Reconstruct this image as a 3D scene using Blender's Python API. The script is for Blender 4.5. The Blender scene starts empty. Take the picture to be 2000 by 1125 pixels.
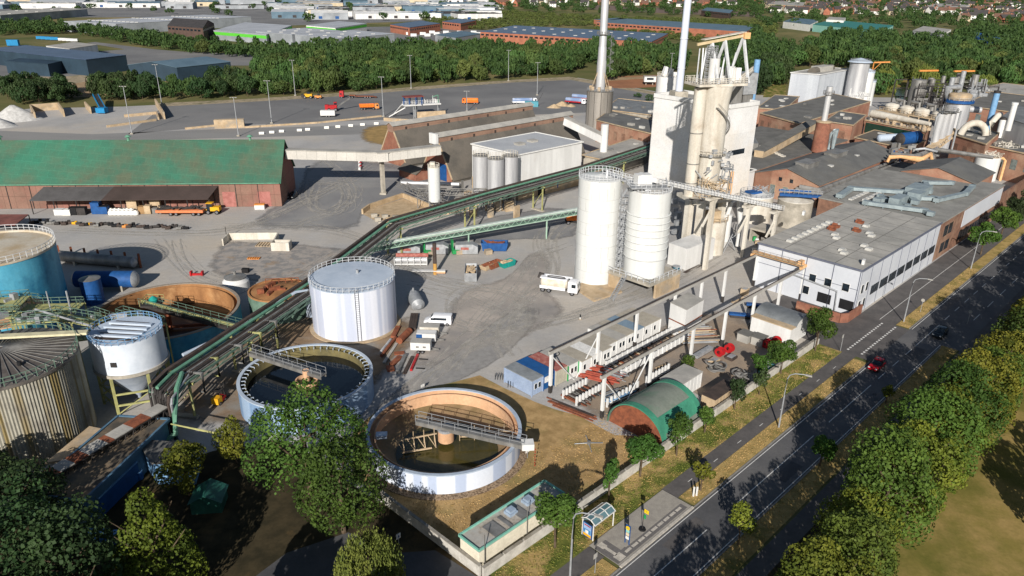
import bpy, bmesh, math, random
import numpy as np
from mathutils import Vector, Matrix
rad = math.radians
SC = bpy.context.scene
COL = SC.collection
random.seed(7)
# ---------------------------------------------------------------- camera
F = 1440.0; TH = math.atan(612 / 1440); RO = rad(.71); CH = 60.0
_c, _s = math.cos(TH), math.sin(TH)
_R0 = Vector((1, 0, 0)); _U0 = Vector((0, _s, _c)); FW = Vector((0, _c, -_s))
RT = _R0 * math.cos(RO) + _U0 * math.sin(RO)
UP = -_R0 * math.sin(RO) + _U0 * math.cos(RO)
def G(x, y, z=0.0):
 "photo pixel (2000 wide) -> point of the horizontal plane at height z"
 d = FW + RT * ((x - 1000) / F) - UP * ((y - 562.5) / F)
 t = (z - CH) / d.z
 return Vector((d.x * t, d.y * t, z))
def PX(p):
 q = Vector(p) - Vector((0, 0, CH)); w = q.dot(FW)
 return (1000 + F * q.dot(RT) / w, 562.5 - F * q.dot(UP) / w, w)
cam = bpy.data.cameras.new('camera'); co = bpy.data.objects.new('camera', cam); COL.objects.link(co)
m = Matrix((RT, UP, -FW)).transposed().to_4x4(); m.translation = (0, 0, CH); co.matrix_world = m
cam.sensor_width = 36; cam.lens = 36 * F / 2000; cam.clip_end = 9000; cam.clip_start = 1
SC.camera = co
# road frame: s along the road, t to its right side
RO_O = Vector((12.6, 62.8, 0)); RD_ = Vector((math.sin(rad(45.3)), math.cos(rad(45.3)), 0)); RN_ = Vector((RD_.y, -RD_.x, 0))
RANG = math.atan2(RD_.y, RD_.x)
def RP(s, t, z=0): 
 p = RO_O + RD_ * s + RN_ * t
 return Vector((p.x, p.y, z))
# ---------------------------------------------------------------- light
SUN_AZ = rad(7.5); SUN_EL = rad(25)      # shadows fall towards +Y, 7.5 deg to the right
w = bpy.data.worlds.new('World'); SC.world = w; w.use_nodes = True
nt = w.node_tree; bg = nt.nodes['Background']
sky = nt.nodes.new('ShaderNodeTexSky'); sky.sky_type = 'NISHITA'; sky.sun_disc = False
sky.sun_elevation = SUN_EL; sky.sun_rotation = math.pi + SUN_AZ
sky.air_density = 1.0; sky.dust_density = 0.6; sky.ozone_density = 1.6
nt.links.new(sky.outputs[0], bg.inputs[0]); bg.inputs[1].default_value = 0.054
sl = bpy.data.lights.new('sun', 'SUN'); sl.energy = 4.9; sl.angle = rad(.5); sl.color = (1, .95, .88)
so = bpy.data.objects.new('sun', sl); COL.objects.link(so)
sd = Vector((math.sin(SUN_AZ) * math.cos(SUN_EL), math.cos(SUN_AZ) * math.cos(SUN_EL), -math.sin(SUN_EL)))
so.rotation_euler = sd.to_track_quat('-Z', 'Y').to_euler()
SC.view_settings.view_transform = 'Standard'; SC.view_settings.look = 'None'; SC.view_settings.exposure = 0.27; SC.view_settings.gamma = 1
SC.cycles.max_bounces = 5; SC.cycles.diffuse_bounces = 2; SC.cycles.transparent_max_bounces = 40
SC.cycles.use_denoising = True
# ---------------------------------------------------------------- materials
def lin(c):
 return tuple((v / 255 / 12.92 if v <= 10 else ((v / 255 + .055) / 1.055) ** 2.4) for v in c) + (1,)
MATS = {}
def M(key, c, c2=None, scale=1.0, rough=.85, metal=0, kind='noise', st=(1, 1, 1), lo=.4, hi=.62, bump=0, c3=None, s3=.1, lo3=.5, hi3=.7, spec=.3, detail=5, rnd=0, grain=None):
 """procedural: c/c2 mixed by a noise (stretched by st), c3 by a second larger noise"""
 if key in MATS: return MATS[key]
 mt = bpy.data.materials.new(key); mt.use_nodes = True; n = mt.node_tree; L = n.links
 b = n.nodes['Principled BSDF']; b.inputs['Roughness'].default_value = rough; b.inputs['Metallic'].default_value = metal
 b.inputs['Specular IOR Level'].default_value = spec
 MATS[key] = mt
 if grain is None: grain = .35 if (rough <= .6 and min(c) > 150) else 1
 c = lin(c)
 b.inputs['Base Color'].default_value = c
 if c2 is None: c2 = tuple(v * .8 for v in c[:3]) + (1,)
 else: c2 = lin(c2)
 tc = n.nodes.new('ShaderNodeTexCoord'); mp = n.nodes.new('ShaderNodeMapping'); mp.inputs['Scale'].default_value = st
 L.new(tc.outputs['Object'], mp.inputs[0])
 def noise(sc, vec, det=detail, r=.6):
  q = n.nodes.new('ShaderNodeTexNoise'); q.inputs['Scale'].default_value = sc; q.inputs['Detail'].default_value = det; q.inputs['Roughness'].default_value = r
  L.new(vec, q.inputs['Vector']); return q.outputs[0]
 def ramp(v, a, z):
  q = n.nodes.new('ShaderNodeMapRange'); q.inputs[1].default_value = a; q.inputs[2].default_value = z; L.new(v, q.inputs[0]); return q.outputs[0]
 def mix(f, a, bb, mode='MIX'):
  q = n.nodes.new('ShaderNodeMix'); q.data_type = 'RGBA'; q.blend_type = mode
  if hasattr(f, 'is_output'): L.new(f, q.inputs[0])
  else: q.inputs[0].default_value = f
  for i, v in ((6, a), (7, bb)):
   if hasattr(v, 'is_output'): L.new(v, q.inputs[i])
   else: q.inputs[i].default_value = v
  return q.outputs[2]
 nz = noise(scale, mp.outputs[0]); f = ramp(nz, lo, hi)
 colr = mix(f, c, c2)
 if c3 is not None:
  f3 = ramp(noise(s3, tc.outputs['Object'], 6, .65), lo3, hi3); colr = mix(f3, colr, lin(c3))
 # fine grain on everything
 g = ramp(noise(max(scale * 6, 2.5), tc.outputs['Object'], 3), .2, .8)
 q = n.nodes.new('ShaderNodeMapRange'); q.inputs[3].default_value = 1 - .14 * grain; q.inputs[4].default_value = 1 + .12 * grain; L.new(g, q.inputs[0])
 cc = n.nodes.new('ShaderNodeCombineColor')
 for i in range(3): L.new(q.outputs[0], cc.inputs[i])
 colr = mix(1.0, colr, cc.outputs[0], 'MULTIPLY')
 if kind in ('ribx', 'riby', 'ribz', 'rings', 'panels', 'brick'):
  if kind == 'brick':
   t = n.nodes.new('ShaderNodeTexBrick'); t.inputs['Scale'].default_value = 1; t.inputs['Mortar Size'].default_value = .02
   t.inputs['Brick Width'].default_value = bump if bump else 3; t.inputs['Row Height'].default_value = 3
   L.new(tc.outputs['Object'], t.inputs[0]); colr = mix(t.outputs['Fac'], colr, mix(.5, colr, (.05, .05, .05, 1)))
  else:
   t = n.nodes.new('ShaderNodeTexWave'); t.wave_type = 'BANDS'; t.bands_direction = {'ribx': 'X', 'riby': 'Y', 'ribz': 'Z'}.get(kind, 'X')
   t.inputs['Scale'].default_value = bump if bump else 1; L.new(tc.outputs['Object'], t.inputs[0])
   colr = mix(ramp(t.outputs['Fac'], .0, .5), mix(.35, colr, (.03, .03, .03, 1)), colr)
 elif bump:
  bp = n.nodes.new('ShaderNodeBump'); bp.inputs['Strength'].default_value = min(bump, 1); bp.inputs['Distance'].default_value = .1
  L.new(nz, bp.inputs['Height']); L.new(bp.outputs[0], b.inputs['Normal'])
 if rnd:
  oi = n.nodes.new('ShaderNodeObjectInfo'); hs = n.nodes.new('ShaderNodeHueSaturation')
  q1 = n.nodes.new('ShaderNodeMapRange'); q1.inputs[3].default_value = 1 - rnd; q1.inputs[4].default_value = 1 + rnd
  L.new(oi.outputs['Random'], q1.inputs[0]); L.new(q1.outputs[0], hs.inputs['Value'])
  q2 = n.nodes.new('ShaderNodeMath'); q2.operation = 'MULTIPLY'; q2.inputs[1].default_value = 7.31; L.new(oi.outputs['Random'], q2.inputs[0])
  q3 = n.nodes.new('ShaderNodeMath'); q3.operation = 'FRACT'; L.new(q2.outputs[0], q3.inputs[0])
  q4 = n.nodes.new('ShaderNodeMapRange'); q4.inputs[3].default_value = .5 - rnd * .09; q4.inputs[4].default_value = .5 + rnd * .09
  L.new(q3.outputs[0], q4.inputs[0]); L.new(q4.outputs[0], hs.inputs['Hue']); L.new(colr, hs.inputs['Color']); colr = hs.outputs[0]
 L.new(colr, b.inputs['Base Color'])
 return mt
def Mleaf(key, c, c2, rnd=.25, scale=.35):
 mt = M(key, c, c2, scale=scale, rough=.7, spec=.25, rnd=rnd, lo=.35, hi=.65, detail=3)
 n = mt.node_tree; L = n.links; b = n.nodes['Principled BSDF']
 if 'tr' in n.nodes: return mt
 tr = n.nodes.new('ShaderNodeBsdfTranslucent'); tr.name = 'tr'; mx = n.nodes.new('ShaderNodeMixShader'); mx.inputs[0].default_value = .22
 src = b.inputs['Base Color'].links[0].from_socket
 L.new(src, tr.inputs[0]); L.new(b.outputs[0], mx.inputs[1]); L.new(tr.outputs[0], mx.inputs[2])
 L.new(mx.outputs[0], n.nodes['Material Output'].inputs[0])
 return mt
# ---------------------------------------------------------------- mesh builder
class MB:
 def __init__(s): s.v = []; s.f = []
 def add(s, vs, fs):
  o = len(s.v); s.v += [tuple(p) for p in vs]; s.f += [tuple(i + o for i in f) for f in fs]; return s
 def quad(s, *p): return s.add(p, [tuple(range(len(p)))])
 def prism(s, pts, z0, z1, z1s=None):
  n = len(pts); a = sum(pts[i][0] * pts[(i + 1) % n][1] - pts[(i + 1) % n][0] * pts[i][1] for i in range(n))
  if a < 0: pts = pts[::-1]
  vs = [(p[0], p[1], z0) for p in pts] + [(p[0], p[1], z1) for p in pts]
  return s.add(vs, [tuple(range(n))[::-1], tuple(range(n, 2 * n))] + [(i, (i + 1) % n, n + (i + 1) % n, n + i) for i in range(n)])
 def box(s, c, sz, rz=0, ry=0):
  "c = centre of the base"
  x, y, z = sz[0] / 2, sz[1] / 2, sz[2]
  cr, sr = math.cos(rz), math.sin(rz); cy, sy = math.cos(ry), math.sin(ry)
  vs = []
  for dz in (0, z):
   for dx, dy in ((-x, -y), (x, -y), (x, y), (-x, y)):
    X, Z = dx * cy + dz * sy, -dx * sy + dz * cy
    vs.append((c[0] + X * cr - dy * sr, c[1] + X * sr + dy * cr, c[2] + Z))
  return s.add(vs, [(3, 2, 1, 0), (4, 5, 6, 7), (0, 1, 5, 4), (1, 2, 6, 5), (2, 3, 7, 6), (3, 0, 4, 7)])
 def cyl(s, c, r, h, n=24, r2=None, cap=True):
  r2 = r if r2 is None else r2
  vs = [(c[0] + r * math.cos(2 * math.pi * i / n), c[1] + r * math.sin(2 * math.pi * i / n), c[2]) for i in range(n)]
  vs += [(c[0] + r2 * math.cos(2 * math.pi * i / n), c[1] + r2 * math.sin(2 * math.pi * i / n), c[2] + h) for i in range(n)]
  fs = [(i, (i + 1) % n, n + (i + 1) % n, n + i) for i in range(n)]
  if cap: fs += [tuple(range(n))[::-1], tuple(range(n, 2 * n))]
  return s.add(vs, fs)
 def lathe(s, c, prof, n=32):
  "prof: (r,z) from inside bottom; rings joined, no caps unless r=0"
  vs = []; 
  for r, z in prof:
   vs += [(c[0] + r * math.cos(2 * math.pi * i / n), c[1] + r * math.sin(2 * math.pi * i / n), c[2] + z) for i in range(n)]
  fs = []
  for k in range(len(prof) - 1):
   fs += [(k * n + i, k * n + (i + 1) % n, (k + 1) * n + (i + 1) % n, (k + 1) * n + i) for i in range(n)]
  return s.add(vs, fs)
 def tube(s, pts, r, n=6, cap=True):
  pts = [Vector(p) for p in pts]; vs = []
  for i, p in enumerate(pts):
   d = (pts[min(i + 1, len(pts) - 1)] - pts[max(i - 1, 0)]).normalized()
   a = d.cross(Vector((0, 0, 1)))
   if a.length < .05: a = d.cross(Vector((1, 0, 0)))
   a.normalize(); b = d.cross(a)
   k = 1.0
   if 0 < i < len(pts) - 1:
    d1 = (pts[i] - pts[i - 1]).normalized(); k = 1 / max(.5, d1.dot(d))
   rr = r[i] if isinstance(r, (list, tuple)) else r
   for j in range(n):
    t = 2 * math.pi * (j + .5) / n; vs.append(p + (a * math.cos(t) + b * math.sin(t)) * rr * (k if n > 4 or True else 1))
  fs = []
  for i in range(len(pts) - 1):
   fs += [(i * n + j, i * n + (j + 1) % n, (i + 1) * n + (j + 1) % n, (i + 1) * n + j) for j in range(n)]
  if cap: fs += [tuple(range(n)), tuple(range(len(pts) * n - n, len(pts) * n))[::-1]]
  return s.add(vs, fs)
 def beam(s, p, q, w=.2, h=.2):
  "rectangular bar from p to q"
  p, q = Vector(p), Vector(q); d = (q - p).normalized()
  a = d.cross(Vector((0, 0, 1)))
  if a.length < .05: a = Vector((RD_.x, RD_.y, 0))
  a = a.normalized() * w / 2; b = d.cross(a).normalized() * h / 2
  vs = [p - a - b, p + a - b, p + a + b, p - a + b, q - a - b, q + a - b, q + a + b, q - a + b]
  return s.add(vs, [(3, 2, 1, 0), (4, 5, 6, 7), (0, 1, 5, 4), (1, 2, 6, 5), (2, 3, 7, 6), (3, 0, 4, 7)])
 def rail(s, pts, h=1.1, step=2.0, r=.035, rows=2):
  pts = [Vector(p) for p in pts]
  for a, b in zip(pts, pts[1:]):
   L = (b - a).length; n = max(1, round(L / step))
   for i in range(n + 1):
    p = a.lerp(b, i / n); s.beam(p, p + Vector((0, 0, h)), r * 2, r * 2)
   for k in range(rows):
    z = Vector((0, 0, h * (k + 1) / rows)); s.beam(a + z, b + z, r * 1.8, r * 1.8)
  return s
 def ringrail(s, c, r, h=1.1, n=36, th=.04, a0=0, a1=360, rows=2):
  pts = [Vector((c[0] + r * math.cos(rad(a0 + (a1 - a0) * i / n)), c[1] + r * math.sin(rad(a0 + (a1 - a0) * i / n)), c[2])) for i in range(n + 1)]
  for p in pts: s.beam(p, p + Vector((0, 0, h)), th * 2, th * 2)
  for k in range(rows):
   z = Vector((0, 0, h * (k + 1) / rows))
   for a, b in zip(pts, pts[1:]): s.beam(a + z, b + z, th * 1.6, th * 1.6)
  return s
 def truss(s, p, q, w, h, n, r=.08):
  "box truss along p-q"
  p, q = Vector(p), Vector(q); d = (q - p).normalized(); a = d.cross(Vector((0, 0, 1))).normalized() * w / 2; u = Vector((0, 0, h))
  for sg in (-1, 1):
   A, B = p + a * sg, q + a * sg
   s.beam(A, B, r * 2, r * 2); s.beam(A + u, B + u, r * 2, r * 2)
   for i in range(n):
    x, y = A.lerp(B, i / n), A.lerp(B, (i + 1) / n); md = x.lerp(y, .5) + u
    s.beam(x, md, r, r); s.beam(md, y, r, r)
  return s
 def build(s, name, mat, parent=None, smooth=False, kind=None, label=None, cat=None, group=None):
  me = bpy.data.meshes.new(name); o = Vector((0, 0, 0))
  if parent is not None:
   q = parent
   while q is not None: o += q.location; q = q.parent
  vs = [(v[0] - o.x, v[1] - o.y, v[2] - o.z) for v in s.v]
  loc = (0, 0, 0)
  if parent is None and not kind and vs:
   xs = [v[0] for v in vs]; ys = [v[1] for v in vs]; zs = min(v[2] for v in vs)
   loc = ((min(xs) + max(xs)) / 2, (min(ys) + max(ys)) / 2, zs)
   vs = [(v[0] - loc[0], v[1] - loc[1], v[2] - loc[2]) for v in vs]
  me.from_pydata(vs, [], s.f); me.validate()
  me.materials.append(mat)
  if smooth:
   me.polygons.foreach_set('use_smooth', [True] * len(me.polygons)); me.set_sharp_from_angle(angle=rad(38))
  ob = bpy.data.objects.new(name, me); COL.objects.link(ob)
  ob.location = loc
  if parent is not None: ob.parent = parent
  if kind: ob['kind'] = kind
  if label: ob['label'] = label
  if cat: ob['category'] = cat
  if group: ob['group'] = group
  return ob
def T(name, label, cat, loc=(0, 0, 0), group=None, rz=0):
 o = bpy.data.objects.new(name, None); COL.objects.link(o); o.location = loc; o.rotation_euler.z = rz; o.empty_display_size = .5
 o['label'] = label; o['category'] = cat
 if group: o['group'] = group
 return o
def dup(root, loc, rz=0, sc=1, label=None, group=None):
 def cp(o, par):
  c = o.copy(); COL.objects.link(c); c.parent = par
  for ch in list(o.children): cp(ch, c)
  return c
 r = cp(root, None); r.location = loc; r.rotation_euler = (0, 0, rz); r.scale = (sc, sc, sc) if not isinstance(sc, tuple) else sc
 if label: r['label'] = label
 if group: r['group'] = group
 return r
def place(o, loc, rz=0, sc=1):
 o.location = loc; o.rotation_euler = (0, 0, rz); o.scale = (sc, sc, sc) if not isinstance(sc, tuple) else sc
def rect(p, q, depth):
 "p-q front edge (front faces the camera), depth away from the camera"
 p, q = Vector((p[0], p[1], 0)), Vector((q[0], q[1], 0)); d = (q - p).normalized(); nn = Vector((-d.y, d.x, 0))
 return [p, q, q + nn * depth, p + nn * depth]
def off(pts, e):
 c = sum(pts, Vector((0, 0, 0))) / len(pts)
 a = (pts[1] - pts[0]).normalized(); b = (pts[2] - pts[1]).normalized()
 return [p + a * e * (1 if (p - c).dot(a) > 0 else -1) + b * e * (1 if (p - c).dot(b) > 0 else -1) for p in pts]
# ---------------------------------------------------------------- buildings
def wall_mb(pts, z0, z1): return MB().prism(pts, z0, z1)
def gable(mbw, mbr, pts, z, hr, over=.4, th=.18, along=0):
 "pts 4 corners; ridge parallel to edge 0-1 (along=0) or 1-2 (along=1); adds gable walls to mbw and roof slabs to mbr"
 if along: pts = pts[1:] + pts[:1]
 a, b, c, d = [Vector((p[0], p[1], z)) for p in pts]
 m1 = (a + d) / 2 + Vector((0, 0, hr)); m2 = (b + c) / 2 + Vector((0, 0, hr))
 dn = Vector((0, 0, .02))
 mbw.add([a, d, m1 - dn * 2], [(0, 1, 2)]); mbw.add([b, m2 - dn * 2, c], [(0, 1, 2)])
 e = (b - a).normalized() * over; sl = (m1 - a); k = 1 + over / max(sl.length, .1)
 A, D = m1 - (m1 - a) * k - e, m1 - (m1 - d) * k - e; B, C = m2 - (m2 - b) * k + e, m2 - (m2 - c) * k + e
 M1, M2 = m1 - e, m2 + e; u = Vector((0, 0, th))
 for P, Q, S, R_ in ((A, B, M2, M1), (M1, M2, C, D)):
  vs = [P, Q, S, R_]; vs += [v + u for v in vs]
  mbr.add(vs, [(3, 2, 1, 0), (4, 5, 6, 7), (0, 1, 5, 4), (1, 2, 6, 5), (2, 3, 7, 6), (3, 0, 4, 7)])
def flat(mbr, pts, z, over=.15, th=.25, lip=.0):
 mbr.prism(off(pts, over), z, z + th)
def wpane(p, q, u, z, w_, h_, proud=.06):
 "box lying on wall p-q: centre distance u from p"
 p, q = Vector((p[0], p[1], 0)), Vector((q[0], q[1], 0)); d = (q - p).normalized(); nn = Vector((d.y, -d.x, 0))
 c = p + d * u + nn * (proud / 2 - .02); return (c.x, c.y, z), (w_, proud + .04, h_), math.atan2(d.y, d.x)
GLASS = M('window_glass', (38, 48, 56), (20, 26, 32), scale=.6, rough=.18, spec=.6)
def windows(parent, p, q, us, z, w_, h_, frame=None, name='window', mat=None, fr=.08):
 for u in us:
  c, sz, rz = wpane(p, q, u, z, w_, h_)
  if frame:
   f = MB().box((c[0], c[1], z - fr), (w_ + 2 * fr, sz[1], h_ + 2 * fr), rz).build(name, frame, parent)
   c2, s2, _ = wpane(p, q, u, z, w_, h_, .09)
   MB().box(c2, (w_, s2[1], h_), rz).build('pane', mat or GLASS, f)
  else: MB().box(c, sz, rz).build(name, mat or GLASS, parent)
def building(name, label, cat, pts, h, wm, rm, roof='flat', hr=0, along=0, over=.4, z0=0, group=None, lip=None):
 loc = (pts[0].x, pts[0].y, z0)
 t = T(name, label, cat, loc, group)
 wb = wall_mb(pts, z0, h); rb = MB()
 if roof == 'flat':
  flat(rb, pts, h, over=min(over, .2), th=.3)
 else: gable(wb, rb, pts, h, hr, over, along=along)
 w_ = wb.build('wall', wm, t); r_ = rb.build('roof', rm, t)
 if lip:
  lb = MB(); P = off(pts, .26)
  for a, b in zip(P, P[1:] + P[:1]): lb.beam(Vector((a.x, a.y, h + .3)), Vector((b.x, b.y, h + .3)), .3, .35)
  lb.build('parapet', lip, t)
 return t, r_
# ================================================================ ground and paving
m_terr = M('terrain_mat', (112, 106, 70), (84, 92, 52), scale=.02, rough=1, c3=(150, 132, 92), s3=.008, lo3=.52, hi3=.72, spec=.1)
m_yard = M('yard_concrete', (174, 171, 167), (156, 154, 152), scale=.05, rough=.92, st=(1, .5, 1), c3=(182, 172, 158), s3=.022, lo3=.45, hi3=.68, spec=.2, detail=8)
m_lot = M('lot_asphalt', (124, 123, 122), (112, 111, 111), scale=.03, rough=.9, c3=(140, 137, 134), s3=.012, lo3=.5, hi3=.75, spec=.2, detail=8)
m_asph = M('asphalt', (82, 82, 84), (70, 70, 73), scale=.12, rough=.85, c3=(98, 96, 94), s3=.05, lo3=.5, hi3=.8, spec=.25, detail=8)
m_road = M('road_asphalt', (96, 95, 96), (78, 78, 80), scale=.1, rough=.8, st=(1, 1, 1), c3=(110, 108, 106), s3=.04, lo3=.5, hi3=.8, spec=.3, detail=8)
m_path = M('path_asphalt', (98, 94, 92), (86, 83, 82), scale=.4, rough=.9, spec=.2, detail=8)
m_tan = M('dry_earth', (170, 146, 116), (146, 122, 94), scale=.15, rough=1, c3=(120, 108, 76), s3=.08, lo3=.55, hi3=.75, spec=.1, detail=8)
m_dry = M('dry_grass', (178, 148, 104), (150, 124, 84), scale=.5, rough=1, c3=(126, 118, 74), s3=.12, lo3=.5, hi3=.68, spec=.05, detail=9)
m_verge = M('verge_grass', (110, 112, 56), (80, 92, 42), scale=.5, rough=1, c3=(172, 146, 98), s3=.22, lo3=.48, hi3=.6, spec=.05, detail=9)
m_verge2 = M('verge_dry', (176, 150, 98), (148, 128, 80), scale=.7, rough=1, c3=(98, 100, 48), s3=.2, lo3=.5, hi3=.7, spec=.05, detail=9)
m_field = M('field_grass', (158, 134, 84), (132, 118, 64), scale=.25, rough=1, c3=(106, 102, 50), s3=.07, lo3=.48, hi3=.66, spec=.05, detail=9)
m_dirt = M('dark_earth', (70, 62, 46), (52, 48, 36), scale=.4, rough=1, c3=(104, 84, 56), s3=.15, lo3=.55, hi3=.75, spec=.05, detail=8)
m_pave = M('paving_slabs', (158, 152, 142), (146, 140, 132), scale=1.2, rough=.9, spec=.2, detail=8)
m_white = M('white_paint', (225, 223, 218), (205, 203, 198), scale=3, rough=.7)
m_kerb = M('kerb_stone', (196, 188, 176), (170, 164, 154), scale=2, rough=.9)
m_gravel = M('gravel', (158, 136, 112), (96, 80, 64), scale=5, rough=1, lo=.45, hi=.58, bump=.6, spec=.1)
m_sand = M('sand', (188, 166, 136), (168, 146, 116), scale=.6, rough=1, spec=.1)
def softmat(mt):
 n = mt.node_tree; L = n.links
 if 'fade' in n.nodes: return mt
 at = n.nodes.new('ShaderNodeAttribute'); at.attribute_name = 'fade'; at.name = 'fade'; tc = n.nodes.new('ShaderNodeTexCoord'); nz = n.nodes.new('ShaderNodeTexNoise'); nz.inputs['Scale'].default_value = .35; nz.inputs['Detail'].default_value = 8; nz.inputs['Roughness'].default_value = .7
 L.new(tc.outputs['Object'], nz.inputs['Vector']); a = n.nodes.new('ShaderNodeMath'); a.operation = 'ADD'; L.new(at.outputs['Fac'], a.inputs[0]); L.new(nz.outputs[0], a.inputs[1])
 mr = n.nodes.new('ShaderNodeMapRange'); mr.inputs[1].default_value = .62; mr.inputs[2].default_value = 1.05; L.new(a.outputs[0], mr.inputs[0]); tr = n.nodes.new('ShaderNodeBsdfTransparent'); mx = n.nodes.new('ShaderNodeMixShader')
 L.new(mr.outputs[0], mx.inputs[0]); L.new(tr.outputs[0], mx.inputs[1]); L.new(n.nodes['Principled BSDF'].outputs[0], mx.inputs[2]); L.new(mx.outputs[0], n.nodes['Material Output'].inputs[0]); return mt
def soft(name, pts, z, mat, inset=.3, px=True):
 P = [V_(G(*p)) if px else V_(p) for p in pts]; c = sum(P, Vector((0, 0, 0))) / len(P); n = len(P); vs = [(p.x, p.y, z) for p in P] + [(c.x + (p.x - c.x) * (1 - inset), c.y + (p.y - c.y) * (1 - inset), z) for p in P]
 b = MB().add(vs, [(i, (i + 1) % n, n + (i + 1) % n, n + i) for i in range(n)] + [tuple(range(n, 2 * n))]); o = b.build(name, softmat(mat), kind='structure')
 at = o.data.attributes.new('fade', 'FLOAT', 'POINT'); at.data.foreach_set('value', [0.0] * n + [1.0] * n); return o
V_ = lambda p: Vector((p[0], p[1], 0))
def sheet(name, pts, z, mat, kind='structure', px=True):
 P = [G(*p) if px else p for p in pts]
 a = sum(P[i].x * P[(i + 1) % len(P)].y - P[(i + 1) % len(P)].x * P[i].y for i in range(len(P)))
 if a < 0: P = P[::-1]
 return MB().quad(*[(p.x, p.y, z) for p in P]).build(name, mat, kind=kind)
def strip(name, s0, s1, t0, t1, z, mat): return sheet(name, [RP(s0, t0), RP(s1, t0), RP(s1, t1), RP(s0, t1)], z, mat, px=False)
MB().quad((-3500, -60, -.03), (3500, -60, -.03), (3500, 7000, -.03), (-3500, 7000, -.03)).build('ground', m_terr, kind='structure')
def smooth(pts, n=2):
 for _ in range(n):
  q = []
  for a, b in zip(pts, pts[1:] + pts[:1]):
   q += [(a[0] * .75 + b[0] * .25, a[1] * .75 + b[1] * .25), (a[0] * .25 + b[0] * .75, a[1] * .25 + b[1] * .75)]
  pts = q
 return pts
W_ = lambda s, t: PX(RP(s, t))[:2]
yard = [(-260, 250), (-60, 225), (60, 212), (240, 208), (620, 190), (1000, 158), (1130, 152), (1300, 182), (1700, 190), (2100, 195), (2500, 330)]
sheet('yard', [G(*p) for p in yard] + [RP(185, -9.2), RP(-12.4, -9.2), RP(-12.6, -27), G(560, 960), G(300, 1000), G(-250, 1120)], 0, m_yard, px=False)
sheet('lorry_lot', [(250, 262), (318, 208), (470, 200), (620, 191), (820, 175), (1000, 161), (1115, 156), (1180, 168), (1290, 187), (1235, 215), (1100, 222), (930, 228), (690, 236), (430, 246)], .004, m_lot)
m_bermt = M('berm', (168, 152, 128), (140, 128, 104), scale=.4, rough=1, c3=(110, 108, 78), s3=.1)
sheet('lot_margin', [(318, 208), (470, 200), (620, 191), (820, 175), (1000, 161), (1115, 156), (1180, 168), (1290, 187), (1292, 182), (1180, 161), (1112, 150), (1000, 156), (820, 169), (620, 185), (470, 194), (300, 202)], .008, m_bermt)
sheet('service_road', [(-150, 300), (-150, 250), (180, 262), (430, 252), (760, 243), (960, 237), (1000, 242), (720, 262), (500, 268), (250, 275)], .004, M('grey_road', (140, 138, 135), (128, 126, 124), scale=.05, rough=.9, st=(.3, 1, 1), detail=8))
soft('dry_lawn', smooth([(696, 264), (708, 245), (800, 241), (980, 234), (1000, 250), (860, 288), (760, 287), (704, 280)]), .012, M('parched_grass', (166, 136, 86), (140, 116, 72), scale=.3, rough=1, detail=9))
wt = m_yard.node_tree; w1 = wt.nodes.new('ShaderNodeTexWave'); w1.wave_type = 'RINGS'; w1.inputs['Scale'].default_value = .16; w1.inputs['Distortion'].default_value = 30; w1.inputs['Detail'].default_value = 4; w1.inputs['Detail Scale'].default_value = .35; w1.inputs['Detail Roughness'].default_value = .65
w2 = wt.nodes.new('ShaderNodeMapRange'); w2.inputs[1].default_value = .55; w2.inputs[2].default_value = 1; w2.inputs[3].default_value = 1.0; w2.inputs[4].default_value = 1.055; tcn = [x for x in wt.nodes if x.type == 'TEX_COORD'][0]; wm_ = wt.nodes.new('ShaderNodeMapping'); wm_.inputs['Location'].default_value = (-2, -128, 0)
wt.links.new(tcn.outputs['Object'], wm_.inputs[0]); wt.links.new(wm_.outputs[0], w1.inputs[0]); wt.links.new(w1.outputs['Fac'], w2.inputs[0]); w3 = wt.nodes.new('ShaderNodeMix'); w3.data_type = 'RGBA'; w3.blend_type = 'MULTIPLY'; w3.inputs[0].default_value = 1; bb_ = wt.nodes['Principled BSDF']; wt.links.new(bb_.inputs['Base Color'].links[0].from_socket, w3.inputs[6]); wt.links.new(w2.outputs[0], w3.inputs[7]); wt.links.new(w3.outputs[2], bb_.inputs['Base Color'])
m_dpave = M('swept_asphalt', (136, 135, 134), (122, 121, 122), scale=.07, rough=.9, st=(1, .6, 1), c3=(158, 154, 148), s3=.035, lo3=.5, hi3=.72, detail=9)
soft('paved_court', smooth([(600, 305), (705, 308), (860, 330), (830, 392), (712, 412), (700, 455), (600, 452), (470, 450), (520, 405), (572, 395)], 1), .004, m_dpave)
soft('paved_lane', smooth([(905, 428), (1130, 395), (1140, 440), (1120, 470), (1000, 468), (900, 482)], 1), .004, m_dpave)
soft('wheel_dust', smooth([(870, 600), (905, 560), (1000, 540), (1040, 480), (1090, 500), (1060, 560), (1120, 600), (1080, 640), (960, 690), (880, 720), (800, 735), (780, 700), (880, 650)], 2), .004, M('dusty_ground', (174, 164, 154), (150, 143, 136), scale=.14, rough=1, st=(.6, 1, 1), c3=(134, 130, 127), s3=.06, lo3=.5, hi3=.66, detail=9))
soft('gravel_lane', smooth([(700, 830), (760, 765), (900, 680), (1010, 590), (1080, 600), (1000, 690), (930, 730), (850, 765), (730, 850)], 2), .008, M('grey_gravel', (150, 147, 143), (134, 131, 128), scale=.8, rough=1, c3=(160, 152, 142), s3=.08, lo3=.5, hi3=.7, detail=9))
soft('tank_apron', smooth([(400, 690), (560, 590), (700, 660), (800, 600), (830, 660), (760, 720), (690, 840), (600, 840), (420, 840), (330, 830), (340, 760)], 1), .012, M('stained_earth', (148, 124, 98), (118, 98, 78), scale=.2, rough=1, c3=(134, 128, 120), s3=.12, lo3=.45, hi3=.6, detail=9))
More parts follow.
